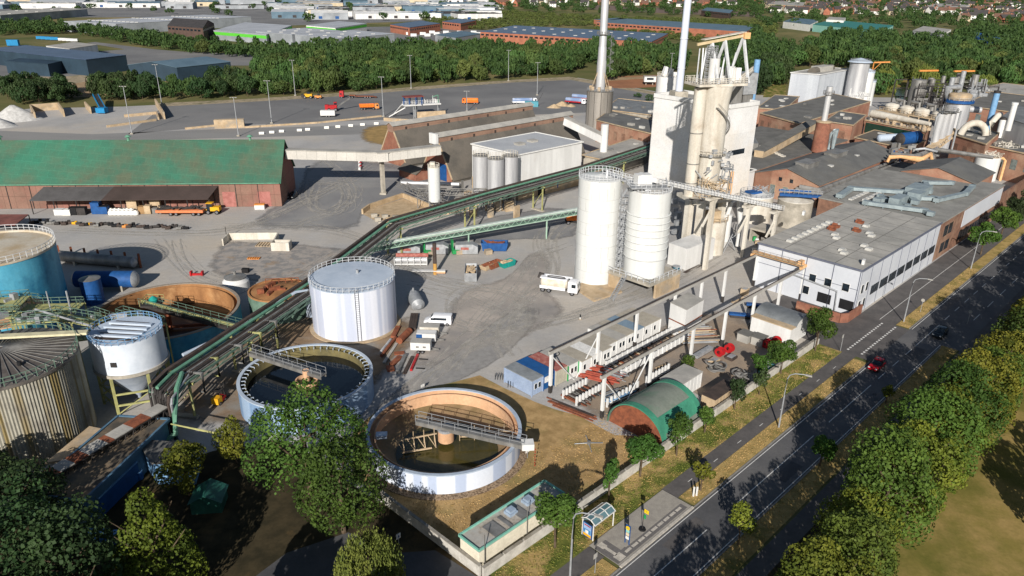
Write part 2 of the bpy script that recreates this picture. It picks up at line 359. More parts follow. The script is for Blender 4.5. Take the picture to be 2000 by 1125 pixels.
soft('steel_yard', smooth([(1080, 790), (1200, 840), (1340, 760), (1390, 790), (1545, 690), (1490, 640), (1440, 600), (1330, 610), (1220, 690), (1100, 770)], 1), .012, M('tan_concrete', (160, 142, 122), (138, 122, 106), scale=.12, rough=1, c3=(132, 124, 116), s3=.08, lo3=.45, hi3=.65, detail=9))
soft('worn_slabs', [(430, 470), (545, 470), (690, 486), (620, 545), (560, 560), (430, 545), (398, 520)], .008, M('worn_slab', (160, 152, 144), (134, 131, 128), scale=.45, rough=1, c3=(150, 128, 104), s3=.2, lo3=.56, hi3=.7, lo=.46, hi=.56, detail=9))
lawn = [G(*p) for p in [(690, 840), (740, 800), (830, 758), (880, 748), (937, 733), (985, 758), (1045, 785), (1085, 800), (1130, 812), (1200, 850)]]
sheet('brown_lawn', lawn + [RP(26, -9.4), RP(-12.3, -9.4), RP(-12.5, -27), G(690, 930)], .016, m_dry, px=False)
# left foreground under the trees
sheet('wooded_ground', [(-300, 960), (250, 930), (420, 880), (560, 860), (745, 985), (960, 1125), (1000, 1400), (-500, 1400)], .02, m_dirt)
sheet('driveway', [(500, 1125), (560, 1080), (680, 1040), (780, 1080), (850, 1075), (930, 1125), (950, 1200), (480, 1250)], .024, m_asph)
m_tk1 = M('track_dust', (192, 186, 177), (178, 173, 164), scale=.5, rough=1); m_tk2 = M("track_dark", (144, 140, 135), (132, 129, 125), scale=.5, rough=1)
RT_ = random.Random(77); TZ = [.03]
def track(pts, mt, w_=.3, gap=1.8, k=.42):
 P = [V_(G(*p)) for p in pts]
 for _ in range(3):
  Q = [P[0]]
  for a, b in zip(P, P[1:]): Q += [a.lerp(b, .25), a.lerp(b, .75)]
  P = Q + [P[-1]]
 b = MB()
 for sd_ in (-gap / 2, gap / 2):
  L = []
  for i, p in enumerate(P):
   d = (P[min(i + 1, len(P) - 1)] - P[max(i - 1, 0)]).normalized(); n_ = Vector((-d.y, d.x, 0)); L.append((p + n_ * (sd_ - w_ / 2), p + n_ * (sd_ + w_ / 2)))
  TZ[0] += .0012
  for (a, c), (e, f) in zip(L, L[1:]): b.quad(*[(q.x, q.y, TZ[0]) for q in (a, e, f, c)])
 o = b.build('tyre_tracks', softmat(mt), kind='structure'); at = o.data.attributes.new('fade', 'FLOAT', 'POINT'); at.data.foreach_set('value', [k] * len(o.data.vertices))
for base in ([(1100, 480), (1040, 500), (1010, 560), (950, 610), (900, 680), (790, 780)], [(820, 560), (900, 580), (1000, 620), (1100, 630), (1250, 560), (1420, 480)], [(1110, 430), (1060, 470), (1080, 540), (1000, 600), (960, 660), (1000, 690)], [(560, 440), (650, 420), (700, 380), (650, 330), (600, 300)], [(450, 440), (600, 440), (720, 470), (830, 540), (960, 560)], [(130, 450), (300, 460), (450, 455), (600, 400), (720, 330)], [(860, 720), (930, 660), (1060, 640), (1180, 600), (1300, 560), (1400, 500)], [(930, 640), (880, 620), (900, 570), (980, 560), (1030, 600), (1000, 650), (930, 640)], [(330, 470), (360, 520), (420, 560), (540, 560), (660, 500)], [(600, 360), (640, 350), (690, 370), (680, 410), (620, 420), (590, 390), (600, 360)]):
 for j in range(4): track([(x + RT_.uniform(-22, 22), y + RT_.uniform(-9, 9)) for x, y in base], m_tk1, RT_.uniform(.25, .7), 1.9, RT_.uniform(.2, .33))
# ---------------------------------------------------------------- road
strip('road', -80, 420, 0, 6.35, .01, m_road)
strip('road_edge', 84, 420, 6.35, 9.3, .01, m_road)
strip('median_grass', -80, 84, 6.35, 9.0, .03, m_verge2)
strip('parallel_path', -80, 420, 9.3, 11.6, .016, m_path)
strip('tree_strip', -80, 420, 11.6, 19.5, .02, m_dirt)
sheet('field', [RP(-80, 19.5), RP(420, 19.5), RP(420, 300), RP(-80, 300)], .012, m_field, px=False)
strip('bike_path', -80, -.2, -4.7, -2.4, .024, m_path)
strip('bike_path', 14.2, 69, -4.9, -2.5, .024, m_path)
strip('verge', -80, 68.5, -9.4, -4.6, .016, m_verge)
strip('dry_verge', 14.6, 67.5, -2.5, -.25, .06, m_verge2)
strip('dry_verge', -80, -.6, -2.4, -.25, .06, m_verge2)
strip('dry_verge', 86.8, 420, -2.5, -.25, .06, m_verge2)
strip('side_road', 68.5, 86.5, -24, 0, .014, m_path)
strip('footway', 86, 420, -9.2, -2.5, .018, m_path)
strip('platform', -.2, 14.2, -4.7, -.3, .12, m_pave)
kb = MB()
for s0, s1, t in ((-80, -.4, -.12), (14.4, 68.3, -.12), (86.8, 420, -.12), (-80, 83, 6.45)):
 kb.prism([RP(s0, t - .08), RP(s1, t - .08), RP(s1, t + .1), RP(s0, t + .1)], 0, .1)
kb.build('kerb', M('grey_kerb', (140, 136, 130), rough=.9, scale=1), kind='structure')
MB().prism([RP(-.2, -.34), RP(14.2, -.34), RP(14.2, -.02), RP(-.2, -.02)], 0, .16).build('bus_kerb', m_kerb, kind='structure')
mk = MB()
def dash(s0, s1, t, w_=.12, z=.018): mk.quad(*[RP(a, b, z) for a, b in ((s0, t - w_ / 2), (s1, t - w_ / 2), (s1, t + w_ / 2), (s0, t + w_ / 2))])
for a, b in ((-30, -18), (-10, 12), (19, 40), (45, 60.5), (63.5, 66.4), (69.6, 72.4), (75.6, 78.4), (80.5, 93)): dash(a, b, 3.15)
for k in range(28): dash(96 + k * 6, 98.8 + k * 6, 3.1)
for k in range(20): dash(100 + k * 9, 104 + k * 9, 7.0)
dash(-80, 68, .28, .1); dash(87, 300, .28, .1); dash(-80, 84, 6.1, .1)
for k in range(17):
 dash(70 + k * .95, 70.5 + k * .95, -4.6, .35, .026)
 dash(70 + k * .95, 70.5 + k * .95, -2.2, .35, .026)
dash(87, 170, -5.6, .09, .024)
for k in range(8): dash(18 + k * 6.2, 19 + k * 6.2, -3.4, .08, .03)
mk.build('road_markings', m_white, kind='structure')
for s, t_, L, w_ in ((6, 1.6, 7, 1.3), (27, 4.6, 5, 1.6), (44, 1.5, 11, .9), (74, 4.2, 6, 2), (101, 1.4, 9, 1.2)): sheet('road_patch', [RP(s, t_ - w_ / 2), RP(s + L, t_ - w_ / 2), RP(s + L, t_ + w_ / 2), RP(s, t_ + w_ / 2)], .014, m_path if L > 6 else m_asph, px=False)
for s, t_ in ((24, -3.9), (49, 1.6), (79, -6), (20, 4.8), (58, 4.7)): MB().cyl(RP(s, t_, .026), .34, .008, 18).build('manhole', m_asph, kind='structure')
# tactile strips of the stop
tk = MB()
def tile(s0, s1, t0, t1, z, q): q.prism([RP(s0, t0), RP(s1, t0), RP(s1, t1), RP(s0, t1)], .1, z)
dk = MB(); tile(-.1, 2.6, -4.0, -.6, .124, dk); tile(2.6, 13.6, -1.6, -.6, .124, dk)
tile(.5, 1.3, -4.1, -3.2, .13, tk); tile(.7, 1.1, -3.2, -1.6, .13, tk); tile(.4, 1.5, -1.7, -.7, .13, tk)
for k in range(9): tile(2 + k * 1.25, 3.0 + k * 1.25, -1.35, -1.0, .13, tk)
tile(2.6, 14, -4.6, -1.62, .128, MB())
dk2 = MB(); tile(1.9, 13.9, -4.6, -1.75, .1285, dk2); dk2.build('paving_inset', m_pave, kind='structure')
dk.build('dark_paving', M('dark_setts', (112, 108, 106), rough=.9, scale=4), kind='structure'); tk.build('tactile_paving', m_kerb, kind='structure')
# ---------------------------------------------------------------- white boundary walls
m_wallw = M('wall_render', (196, 192, 184), (170, 166, 158), scale=.7, rough=.95, c3=(140, 134, 122), s3=.5, lo3=.6, hi3=.8)
m_cap = M('wall_cap', (150, 145, 136), (128, 122, 112), scale=1, rough=.95)
def bwall(label, a, b, h=1.45, w_=.28):
 t = T('boundary_wall', label, 'wall', a); d = (b - a).normalized(); n_ = Vector((-d.y, d.x, 0)) * w_ / 2
 MB().prism([a - n_, b - n_, b + n_, a + n_], 0, h).build('wall', m_wallw, t)
 c_ = MB(); L = (b - a).length; n = int(L / 3)
 for i in range(n):
  p, q = a.lerp(b, i / n), a.lerp(b, (i + 1) / n - .003); c_.beam(p + Vector((0, 0, h + .05)), q + Vector((0, 0, h + .05)), w_ + .1, .09)
 c_.build('coping', m_cap, t)
bwall('white rendered boundary wall running along the street verge behind the trees', RP(-12.2, -9.5), RP(68.3, -9.2))
bwall('white rendered boundary wall between the dark tree and the pump house corner', RP(-12.2, -9.9), RP(-12.7, -28.5))
# brick wall below the white hall
m_brick = M('brick_red', (142, 94, 76), (120, 80, 66), scale=1.2, rough=.95, c3=(168, 124, 100), s3=.3)
m_brickb = M('brick_brown', (134, 100, 82), (112, 84, 70), scale=.8, rough=.95, c3=(158, 132, 110), s3=.12)
t = T('brick_boundary_wall', 'low red brick wall at the foot of the white hall by the side road', 'wall', RP(80, -9.3))
a = MB()
for p, q in ((RP(79.4, -18.8), RP(79.8, -10.4)), (RP(79.8, -10.4), RP(81.2, -9.4)), (RP(81.2, -9.4), RP(87.2, -9.35))): a.beam(p + Vector((0, 0, .95)), q + Vector((0, 0, .95)), .35, 1.9)
a.build('wall', m_brick, t)
# ================================================================ materials of the works
m_wht = M('white_cladding', (218, 217, 214), (200, 199, 196), scale=.3, rough=.6, st=(1, 1, .15), c3=(186, 180, 170), s3=.09, lo3=.58, hi3=.85)
m_silo = M('silo_paint', (214, 215, 212), (200, 201, 198), scale=.5, rough=.5, st=(1, 1, .06), c3=(190, 188, 180), s3=.25, lo3=.58, hi3=.85)
m_cream = M('lime_stained_steel', (206, 200, 188), (184, 176, 162), scale=.5, rough=.7, st=(1, 1, .1), c3=(164, 150, 132), s3=.2, lo3=.55, hi3=.8)
m_strp = M('tank_stripes', (214, 216, 224), (182, 188, 204), scale=.55, rough=.55, st=(1, 1, .02), lo=.44, hi=.56, detail=1)
m_roofb = M('tank_roof', (186, 196, 208), (170, 182, 196), scale=.2, rough=.5)
m_steel = M('bright_steel', (196, 196, 196), (168, 168, 170), scale=.5, rough=.4, metal=.25, st=(1, 1, .1))
m_dsteel = M('dull_steel', (150, 148, 144), (124, 122, 118), scale=.5, rough=.5, metal=.4, st=(1, 1, .1))
m_galv = M('galvanised', (168, 170, 172), (146, 148, 150), scale=1, rough=.55, metal=.3)
m_railw = M('white_rail', (206, 208, 210), rough=.6)
m_blue = M('tank_blue', (44, 132, 168), (96, 172, 196), scale=.18, rough=.5, st=(1, 1, .2), lo=.45, hi=.7, c3=(30, 92, 128), s3=.1)
m_rust = M('rusty_lining', (164, 118, 76), (134, 94, 60), scale=.25, rough=.9, st=(1, 1, .3), c3=(184, 142, 98), s3=.2)
m_rusts = M('rusty_steel', (142, 84, 58), (112, 66, 48), scale=1.2, rough=.9)
m_clrl = M('ochre_lining', (204, 164, 130), (188, 148, 114), scale=.3, rough=.9, st=(1, 1, .4), c3=(214, 172, 136), s3=.15)
m_green = M('pale_green_steel', (106, 130, 114), (88, 112, 98), scale=1, rough=.6)
m_pgreen = M('pipe_green', (100, 146, 122), (88, 130, 108), scale=.6, rough=.5)
m_lgreen = M('conveyor_green', (168, 196, 176), (150, 178, 158), scale=.6, rough=.6)
m_dark = M('dark_steel', (62, 58, 56), (48, 45, 44), scale=1, rough=.7)
m_brown = M('brown_tray', (78, 66, 60), (62, 54, 50), scale=.8, rough=.85)
m_yel = M('pale_yellow_steel', (170, 168, 110), (148, 146, 98), scale=1, rough=.7)
m_conc = M('concrete', (176, 168, 154), (152, 146, 134), scale=.4, rough=.95, c3=(134, 128, 116), s3=.3)
m_corr = M('streaked_corrugated', (166, 162, 148), (138, 122, 82), scale=.9, rough=.6, metal=.2, st=(1, 1, .015), lo=.46, hi=.58, c3=(118, 112, 104), s3=.25, lo3=.5, hi3=.75, detail=3)
m_croof = M('segment_roof', (112, 106, 100), (90, 84, 80), scale=.6, rough=.6, metal=.2, c3=(126, 92, 70), s3=.12, lo3=.56, hi3=.75)
m_water = M('dark_water', (10, 16, 22), (14, 20, 26), scale=.5, rough=.06, spec=.6)
m_owater = M('olive_water', (54, 52, 24), (78, 70, 36), scale=.12, rough=.12, spec=.5)
m_sludge = M('sludge', (150, 126, 96), (120, 104, 74), scale=.3, rough=.6)
m_black = M('black_matt', (30, 30, 32), (24, 24, 26), rough=.8)
m_orange = M('orange_paint', (210, 140, 74), (196, 126, 62), rough=.6)
m_pipeo = M('cream_orange_pipe', (226, 180, 130), (212, 166, 116), rough=.6)
m_bluep = M('blue_paint', (32, 82, 140), (26, 70, 122), rough=.6)
m_lbluep = M('light_blue_paint', (120, 160, 196), (104, 146, 184), rough=.6)
m_red = M('red_paint', (176, 32, 36), (150, 28, 32), rough=.5)
m_gpaint = M('green_paint', (44, 150, 84), (36, 130, 72), rough=.6)
m_teal = M('teal_paint', (32, 148, 138), (26, 128, 120), rough=.6)
m_roofg = M('roofing_felt', (112, 110, 106), (96, 95, 91), scale=.25, rough=.95, c3=(118, 116, 110), s3=.1, lo3=.5, hi3=.75, detail=8)
m_roofl = M('roof_light_grey', (172, 168, 160), (154, 151, 145), scale=.3, rough=.9, c3=(138, 136, 130), s3=.08, lo3=.5, hi3=.75, detail=8)
m_tan2 = M('stained_concrete', (190, 168, 138), (166, 144, 114), scale=.4, rough=.95, c3=(150, 140, 126), s3=.3)
def V(p, z=None): return Vector((p[0], p[1], p[2] if z is None else z))
# ---------------------------------------------------------------- striped storage tank
c = (-28.9, 123.1, 0); h = 9.4; r = 7.6
t = T('storage_tank', 'broad white tank with faint vertical stripes beside the pipe bridge', 'tank', c)
MB().cyl(c, r, h, 72).build('shell', m_strp, t, smooth=True)
rf = MB(); rf.lathe((c[0], c[1], h), [(r + .1, 0), (r + .1, .12), (r * .5, .35), (.01, .5)], 72); R1 = rf.build('roof', m_roofb, t, smooth=True)
MB().cyl((c[0] + .8, c[1] + 1, h + .4), .25, .7, 10).build('vent', m_galv, R1)
MB().ringrail((c[0], c[1], h), r, 1.1, 44, .035).build('railing', m_railw, t)
a = math.atan2(-c[1], -c[0]) + .06; ld = MB(); lp = Vector((c[0] + (r + .25) * math.cos(a), c[1] + (r + .25) * math.sin(a), 0)); tt_ = Vector((-math.sin(a), math.cos(a), 0))
for sg in (-.3, .3): ld.beam(lp + tt_ * sg, lp + tt_ * sg + Vector((0, 0, h + 1)), .06, .06)
for k in range(26): ld.beam(lp - tt_ * .3 + Vector((0, 0, .4 + k * .38)), lp + tt_ * .3 + Vector((0, 0, .4 + k * .38)), .04, .04)
ld.build('ladder', m_galv, t)
MB().cyl((c[0], c[1], 0.02), r + .7, .2, 48).build('foundation', m_tan2, t)
px_ = MB(); q = Vector((c[0] - r, c[1] - 1, 0)); px_.tube([q + Vector((.1, 0, 2)), q + Vector((-.5, 0, 2)), q + Vector((-.5, 0, 7.2)), q + Vector((-2, -2, 7.6)), q + Vector((-11, -17, 5.6)), q + Vector((-14, -22, 5.6))], .28, 8)
px_.build('feed_pipe', m_roofb, t, smooth=True)
# ---------------------------------------------------------------- round basins
def basin(label, c, r, h, wl, shell, lining, water, rimm, n=72, deck=.5, floor=.4):
 t = T('clarifier_basin', label, 'basin', (c[0], c[1], 0))
 MB().lathe((c[0], c[1], 0), [(r, 0), (r, h)], n).build('shell', shell, t, smooth=True)
 MB().lathe((c[0], c[1], 0), [(r - .35, h), (r - .35, h - .9), (r - 1.0, h - .95), (r - 1.0, h - .35), (r - 1.15, h - .35), (r - 1.15, 0.1)], n).build('lining', lining, t, smooth=True)
 MB().lathe((c[0], c[1], h), [(r + .08, -.12), (r + .08, .06), (r - .42, .06), (r - .42, -.1)], n).build('rim', rimm, t, smooth=True)
 if water: MB().cyl((c[0], c[1], .1), r - 1.1, wl, n).build('water', water, t)
 return t
def bridge(t, p, q, w_, z, mat, rm, under=.5):
 p, q = V(p, z), V(q, z); d = (q - p).normalized(); n_ = Vector((-d.y, d.x, 0)) * w_ / 2
 b = MB(); b.beam(p, q, w_, .12)
 for s in (-1, 1): b.beam(p + n_ * s + Vector((0, 0, -under / 2)), q + n_ * s + Vector((0, 0, -under / 2)), .12, under)
 o = b.build('walkway', mat, t)
 rl = MB()
 for s in (-1, 1): rl.rail([p + n_ * s, q + n_ * s], 1.1, 2.0, .03)
 rl.build('handrail', rm, o); return o
m_bstripe = M('basin_stripes', (206, 212, 222), (168, 180, 202), scale=.5, rough=.55, st=(1, 1, .02), lo=.47, hi=.53, detail=0)
c = (-9.0, 85.2); r = 10.5; h = 2.9
t = basin('round basin with an ochre lining and dry olive bottom on the brown lawn', c, r, h, .35, m_bstripe, m_clrl, None, M('basin_rim', (170, 182, 196), (156, 168, 184), rough=.6))
MB().lathe((c[0], c[1], 0), [(r - 1.1, .9), (r - 2.2, .55), (r - 3.5, .35), (0.01, .2)], 72).build('bottom', m_sludge, t, smooth=True)
MB().cyl((c[0] + .5, c[1] - 1.8, .2), 6.9, .28, 60).build('water', m_owater, t)
e = G(1026, 868, 3.4); f = G(815, 820, 3.4)
o = bridge(t, e, f, 1.05, 3.4, m_dsteel, m_galv)
MB().cyl((c[0] + .2, c[1] - .2, 1.1), 1.1, 1.9, 24).build('feed_well', m_clrl, t, smooth=True)
MB().lathe((c[0] + .2, c[1] - .2, 3.0), [(1.15, -.25), (1.15, .1), (.85, .1), (.85, -.2)], 24).build('well_collar', m_galv, t)
s = MB(); A0 = Vector((c[0], c[1], 0))
for ang, L in ((197, 6.3), (5, 9.0)):
 d = Vector((math.cos(rad(ang)), math.sin(rad(ang)), 0)); n_ = Vector((-d.y, d.x, 0))
 s.beam(A0 + d * 1.1 + Vector((0, 0, 2.2)), A0 + d * L + Vector((0, 0, 2.0)), .15, .15); s.beam(A0 + d * 2 + n_ + Vector((0, 0, .7)), A0 + d * L * .95 + n_ + Vector((0, 0, .7)), .18, .18)
 for k in range(1, 5):
  p = A0 + d * (L * k / 4.4); s.beam(p + Vector((0, 0, 2.1)), p + n_ + Vector((0, 0, .6)), .1, .1); s.beam(p + Vector((0, 0, 3.1)), p + Vector((0, 0, .7)), .08, .08); s.beam(p + n_ + Vector((0, 0, .7)), p + d * .9 + Vector((0, 0, 2.1)), .07, .07)
s.build('scraper_arm', m_tan2, t)
e2 = Vector((e.x, e.y, 0)); MB().box((e2.x + .3, e2.y, 2.9), (1.6, 1.4, .9), .1).build('bridge_carriage', m_wht, t)
barr = MB()
for k in range(7): barr.beam(e2 + Vector((1.3, -.4, .3 + k * .42)), e2 + Vector((1.3, -.4, .5 + k * .42)), .09, .09)
barr.build('warning_pole', m_red, t)
b = MB(); p = A0 + Vector((-8.4, -1.3, 2.2)); b.box(p, (1.5, 1.1, .5), .1); b.build('inlet_box', m_roofb, t)
g_ = MB(); g_.lathe((c[0], c[1], 0.03), [(r + .02, 0), (r + .02, .08), (r + 1.1, .05), (r + 1.1, 0)], 72); g_.build('gravel_ring', m_gravel, kind='structure')
c = (-30.9, 97.1); r = 9.86; h = 4.2
t = basin('round basin full of dark water behind the big leafy tree', c, r, h, 2.6, M('basin_skin', (150, 172, 196), (118, 146, 178), scale=.5, rough=.6, st=(1, 1, .03), lo=.45, hi=.55, detail=1), M('algae_lining', (116, 106, 70), (92, 86, 60), scale=.5, rough=.9), m_water, m_roofb)
br = MB()
for k in range(52):
 a = 2 * math.pi * k / 52; d = Vector((math.cos(a), math.sin(a), 0)); p = Vector((c[0], c[1], h - .1)) + d * (r - .3); br.beam(p, p - d * .8, .09, .09); br.beam(p - d * .8, p - d * .8 - Vector((0, 0, .7)), .09, .09)
br.build('weir_bracket', m_roofb, t)['kind'] = 'stuff'
e = G(489, 687, 4.7); f = G(632, 733, 4.7); bridge(t, e, f, 1.1, 4.7, m_dsteel, m_galv)
MB().lathe((c[0], c[1], 0), [(1.5, 2.3), (1.5, 3.3), (1.7, 3.3), (1.7, 2.3)], 24).build('feed_well', m_clrl, t, smooth=True)
MB().lathe((c[0], c[1], 3.1), [(.5, 0), (.5, 1.8)], 12).build('drive_column', m_clrl, t)
c = (-61.3, 118.7); r = 12.3; h = 4.6
t = basin('wide round thickener with rust brown lining beside the hopper silo', c, r, h, .8, m_blue, m_rust, M('black_sludge', (52, 42, 30), (34, 28, 22), scale=.3, rough=.5), M('worn_rim', (150, 138, 124), rough=.8))
e = G(470, 640, 5.2); f = G(280, 590, 5.2); o = bridge(t, e, f, 1.9, 5.2, m_dark, m_green)
bm_ = MB(); d = (f - e).normalized(); n_ = Vector((-d.y, d.x, 0))
bm_.beam(e - n_ * 1.4 + Vector((0, 0, -.9)), f - n_ * 1.4 + Vector((0, 0, -.9)), .5, .6); bm_.beam(e + n_ * .3 + Vector((0, 0, .3)), f + n_ * .3 + Vector((0, 0, .3)), .35, .35); bm_.build('girder', m_yel, t)
p = e.lerp(f, .9); b = MB(); b.box((p.x, p.y, 5.2), (3, 3, .3)); b.build('drive_platform', m_dark, t); MB().lathe((p.x, p.y + .6, 5.5), [(.7, 0), (.8, .5), (.4, .9), (.01, 1.1)], 14).build('gear_motor', m_teal, t, smooth=True)
b = MB(); b.rail([Vector((p.x - 1.5, p.y - 1.5, 5.4)), Vector((p.x - 1.5, p.y + 1.5, 5.4)), Vector((p.x + 1.5, p.y + 1.5, 5.4))], 1.1, 1, .035); b.build('platform_rail', m_yel, t)
for k in range(5):
 q_ = Vector((c[0], c[1], 0)) + Vector((math.cos(2.2 + k * .9) * 5, math.sin(2.2 + k * .9) * 5, 1)); 
b = MB(); b.beam(Vector((c[0] - 8, c[1] - 2, 1.4)), Vector((c[0] + 8, c[1] + 1, 1.4)), .4, .5); b.tube([(c[0], c[1], .5), (c[0], c[1], 5)], .5, 10); b.build('rake', m_rusts, t)
c = (-44.2, 128.2); r = 5.6; h = 4.4
t = T('rusty_vat', 'low rust covered round vat behind the pipe bridge', 'tank', (c[0], c[1], 0))
MB().cyl((c[0], c[1], 0), r, h, 48).build('shell', m_green, t, smooth=True); MB().lathe((c[0], c[1], h), [(r, 0), (r, .3), (r - .3, .3), (r - .4, 0), (0.01, .7)], 48).build('cover', m_rust, t, smooth=True)
b = MB()
for k in range(9): q = (c[0] + random.uniform(-3, 3), c[1] + random.uniform(-3, 3), h + .4); b.box(q, (random.uniform(.4, 2.4), .5, random.uniform(.4, 1.1)), random.uniform(0, 3))
b.rail([(c[0] - 3, c[1] + 2, h + .5), (c[0] + 3, c[1] + 3, h + .5)], 1, 1.2, .05); b.build('fittings', m_rusts, t)
c = (-56.5, 139.0)
t = T('domed_vessel', 'squat white vessel with a grey cone top beyond the rusty lining', 'tank', (c[0], c[1], 0))
MB().lathe((c[0], c[1], 0), [(2.6, 0), (2.6, 1.8), (2.0, 2.5)], 28).build('shell', m_wht, t, smooth=True); MB().lathe((c[0], c[1], 0), [(2.1, 2.5), (2.2, 2.7), (.3, 3.2), (.3, 3.9), (.01, 3.9)], 28).build('cover', m_dsteel, t, smooth=True)
# ---------------------------------------------------------------- blue tank, corrugated tank, hopper
c = (-93.1, 123.0, 0); r = 10.2; h = 13.8
t = T('storage_tank', 'bright blue tank with a pale dusty top at the left edge', 'tank', c)
MB().cyl(c, r, h, 72).build('shell', m_blue, t, smooth=True)
MB().lathe((c[0], c[1], h), [(r + .1, 0), (r + .1, .35), (r - .1, .35), (r - .3, .05), (.01, .5)], 72).build('roof', M('dusty_deck', (196, 188, 172), (172, 152, 122), scale=.15, rough=.95, c3=(206, 200, 190), s3=.1), t, smooth=True)
MB().ringrail((c[0], c[1], h + .3), r, 1.2, 60, .045).build('railing', m_railw, t)
c = (-67.3, 85.6, 0); r = 8.85; h = 12.6
t = T('corrugated_tank', 'tall corrugated tank with rust and yellow streaks and a segmented roof', 'tank', c)
n = 288; vs = []; 
sh = MB(); prof = []
for z in (0, h):
 for i in range(n):
  rr = r + (.06 if i % 2 else -.06); sh.v.append((c[0] + rr * math.cos(2 * math.pi * i / n), c[1] + rr * math.sin(2 * math.pi * i / n), z))
sh.f += [(i, (i + 1) % n, n + (i + 1) % n, n + i) for i in range(n)]; sh.build('shell', m_corr, t)
MB().lathe((c[0], c[1], h), [(r + .15, -.3), (r + .15, .1), (r - .4, .15), (.3, 1.5), (.01, 1.5)], 72).build('roof', m_croof, t, smooth=False)
rb = MB()
for k in range(44):
 a = 2 * math.pi * k / 44; rb.beam((c[0] + .5 * math.cos(a), c[1] + .5 * math.sin(a), h + 1.52), (c[0] + r * math.cos(a), c[1] + r * math.sin(a), h + .2), .07, .1)
rb.build('roof_seams', m_dsteel, t)
MB().ringrail((c[0], c[1], h + .1), r + .05, 1.2, 46, .045).build('railing', m_green, t)
b = MB(); b.cyl((c[0] + 4.5, c[1] - 3.0, h + .75), .28, .5, 10); b.build('vent', m_black, t)
g_ = MB(); g_.beam((c[0] - 9, c[1] + 1.5, h + 1.9), (c[0] + r - .6, c[1] + 6.2, h + .9), 1.1, .3); g_.build('roof_walkway', M('walkway_cream', (214, 206, 170), rough=.8), t)
c = (-56.4, 96.4, 0)
t = T('hopper_silo', 'white hopper silo with a cone bottom on yellow steel legs', 'silo', c); r = 4.95; zt = 11.5; zb = 6.6
MB().lathe(c, [(.3, .3), (.35, .8), (r - .1, zb - .3), (r - .1, zb)], 40).build('cone', M('hopper_cone', (168, 176, 188), (148, 158, 172), scale=.5, rough=.5), t, smooth=True)
MB().lathe(c, [(r, zb), (r, zt)], 48).build('shell', M('hopper_white', (206, 212, 220), (190, 198, 208), scale=.4, rough=.5, c3=(158, 110, 78), s3=.5, lo3=.68, hi3=.78), t, smooth=True)
MB().lathe(c, [(r + .22, zb - .3), (r + .22, zb + .15), (r, zb + .15)], 48).build('ring_beam', m_conc, t)
MB().cyl((c[0], c[1], zt - .05), r - .02, .1, 48).build('top_plate', m_roofb, t)
b = MB()
for k in range(5): b.beam((c[0] - 3.2 + k * .1, c[1] - 2.6 + k * 1.35, zt + .1), (c[0] + 3.1 - .2 * k, c[1] - 3.2 + k * 1.35, zt + .1), .55, .12)
b.build('grating', m_brown, t)
b = MB()
for k in range(4): b.beam((c[0] - 3.6 + k * .1, c[1] - 1.9 + k * 1.35, zt + .22), (c[0] + 3.2, c[1] - 2.5 + k * 1.35, zt + .22), .5, .3)
b.build('cover_plates', m_roofb, t)
MB().ringrail((c[0], c[1], zt), r, .9, 34, .035).build('railing', m_lbluep, t)
lg = []
for k in range(6):
 a = rad(20 + 60 * k); p = Vector((c[0] + (r - .15) * math.cos(a), c[1] + (r - .15) * math.sin(a), 0)); MB().beam(p, p + Vector((0, 0, zb - .2)), .35, .35).build('leg', m_yel, t)
 lg.append(p)
b = MB()
for z in (1.6, 3.4):
 for p, q in zip(lg, lg[1:] + lg[:1]): b.beam(V(p, z), V(q, z), .22, .25)
for p, q in zip(lg, lg[1:] + lg[:1]): b.beam(V(p, .2), V(q, 3.3), .12, .12)
b.build('bracing', m_yel, t)
MB().box((c[0] + .2, c[1] - r, zb + 1.6), (.8, .3, .7)).build('hatch', m_dark, t)
# platform jungle between the tanks
t = T('service_platform', 'green railed steel platforms and stairs between the blue tank and hopper silo', 'platform', (-74, 104, 0))
b = MB(); rl = MB()
pl = [(-62, 99, 9.2, 6.5, 2.0, .35), (-68, 103, 10.0, 9, 2.4, -.3), (-75, 108, 9.0, 9, 5.5, .1), (-82, 107, 10.4, 7, 6, .2), (-64, 106, 8.2, 10, 1.6, -.5), (-71, 99.5, 11.4, 6, 2, .2), (-58, 104, 9.6, 9, 1.4, -.42), (-78, 100, 11.8, 7, 2, .1)]
for x, y, z, sx, sy, rz in pl:
 b.box((x, y, z), (sx, sy, .15), rz)
 cr, sr = math.cos(rz), math.sin(rz); cs = [Vector((x + dx * cr - dy * sr, y + dx * sr + dy * cr, z + .15)) for dx, dy in ((-sx / 2, -sy / 2), (sx / 2, -sy / 2), (sx / 2, sy / 2), (-sx / 2, sy / 2))]
 rl.rail(cs + cs[:1], 1.1, 1.3, .04)
 for q in cs: b.beam(V(q, 0), q, .2, .2)
b.build('deck', m_yel, t); rl.build('railing', m_green, t)
b = MB()
for k in range(26): x, y, z, sx, sy, rz = random.choice(pl); b.box((x + random.uniform(-sx, sx) * .45, y + random.uniform(-sy, sy) * .4, z + .1), (random.uniform(.3, 1.6), random.uniform(.3, .9), random.uniform(.3, 1.1)), random.uniform(0, 3))
b.tube([(-77, 106, 9), (-72, 101, 12.6), (-62, 98, 11.3)], .15, 6); b.tube([(-70, 106, 8), (-70, 106, 13.5)], .14, 6); b.tube([(-73.5, 106.5, 8), (-73.5, 106.5, 13.2)], .1, 6)
b.build('pipework', m_galv, t)
t = T('round_tank', 'open round tank with a rusty rim under the platforms below the blue tank', 'tank', (-83, 109.5, 0))
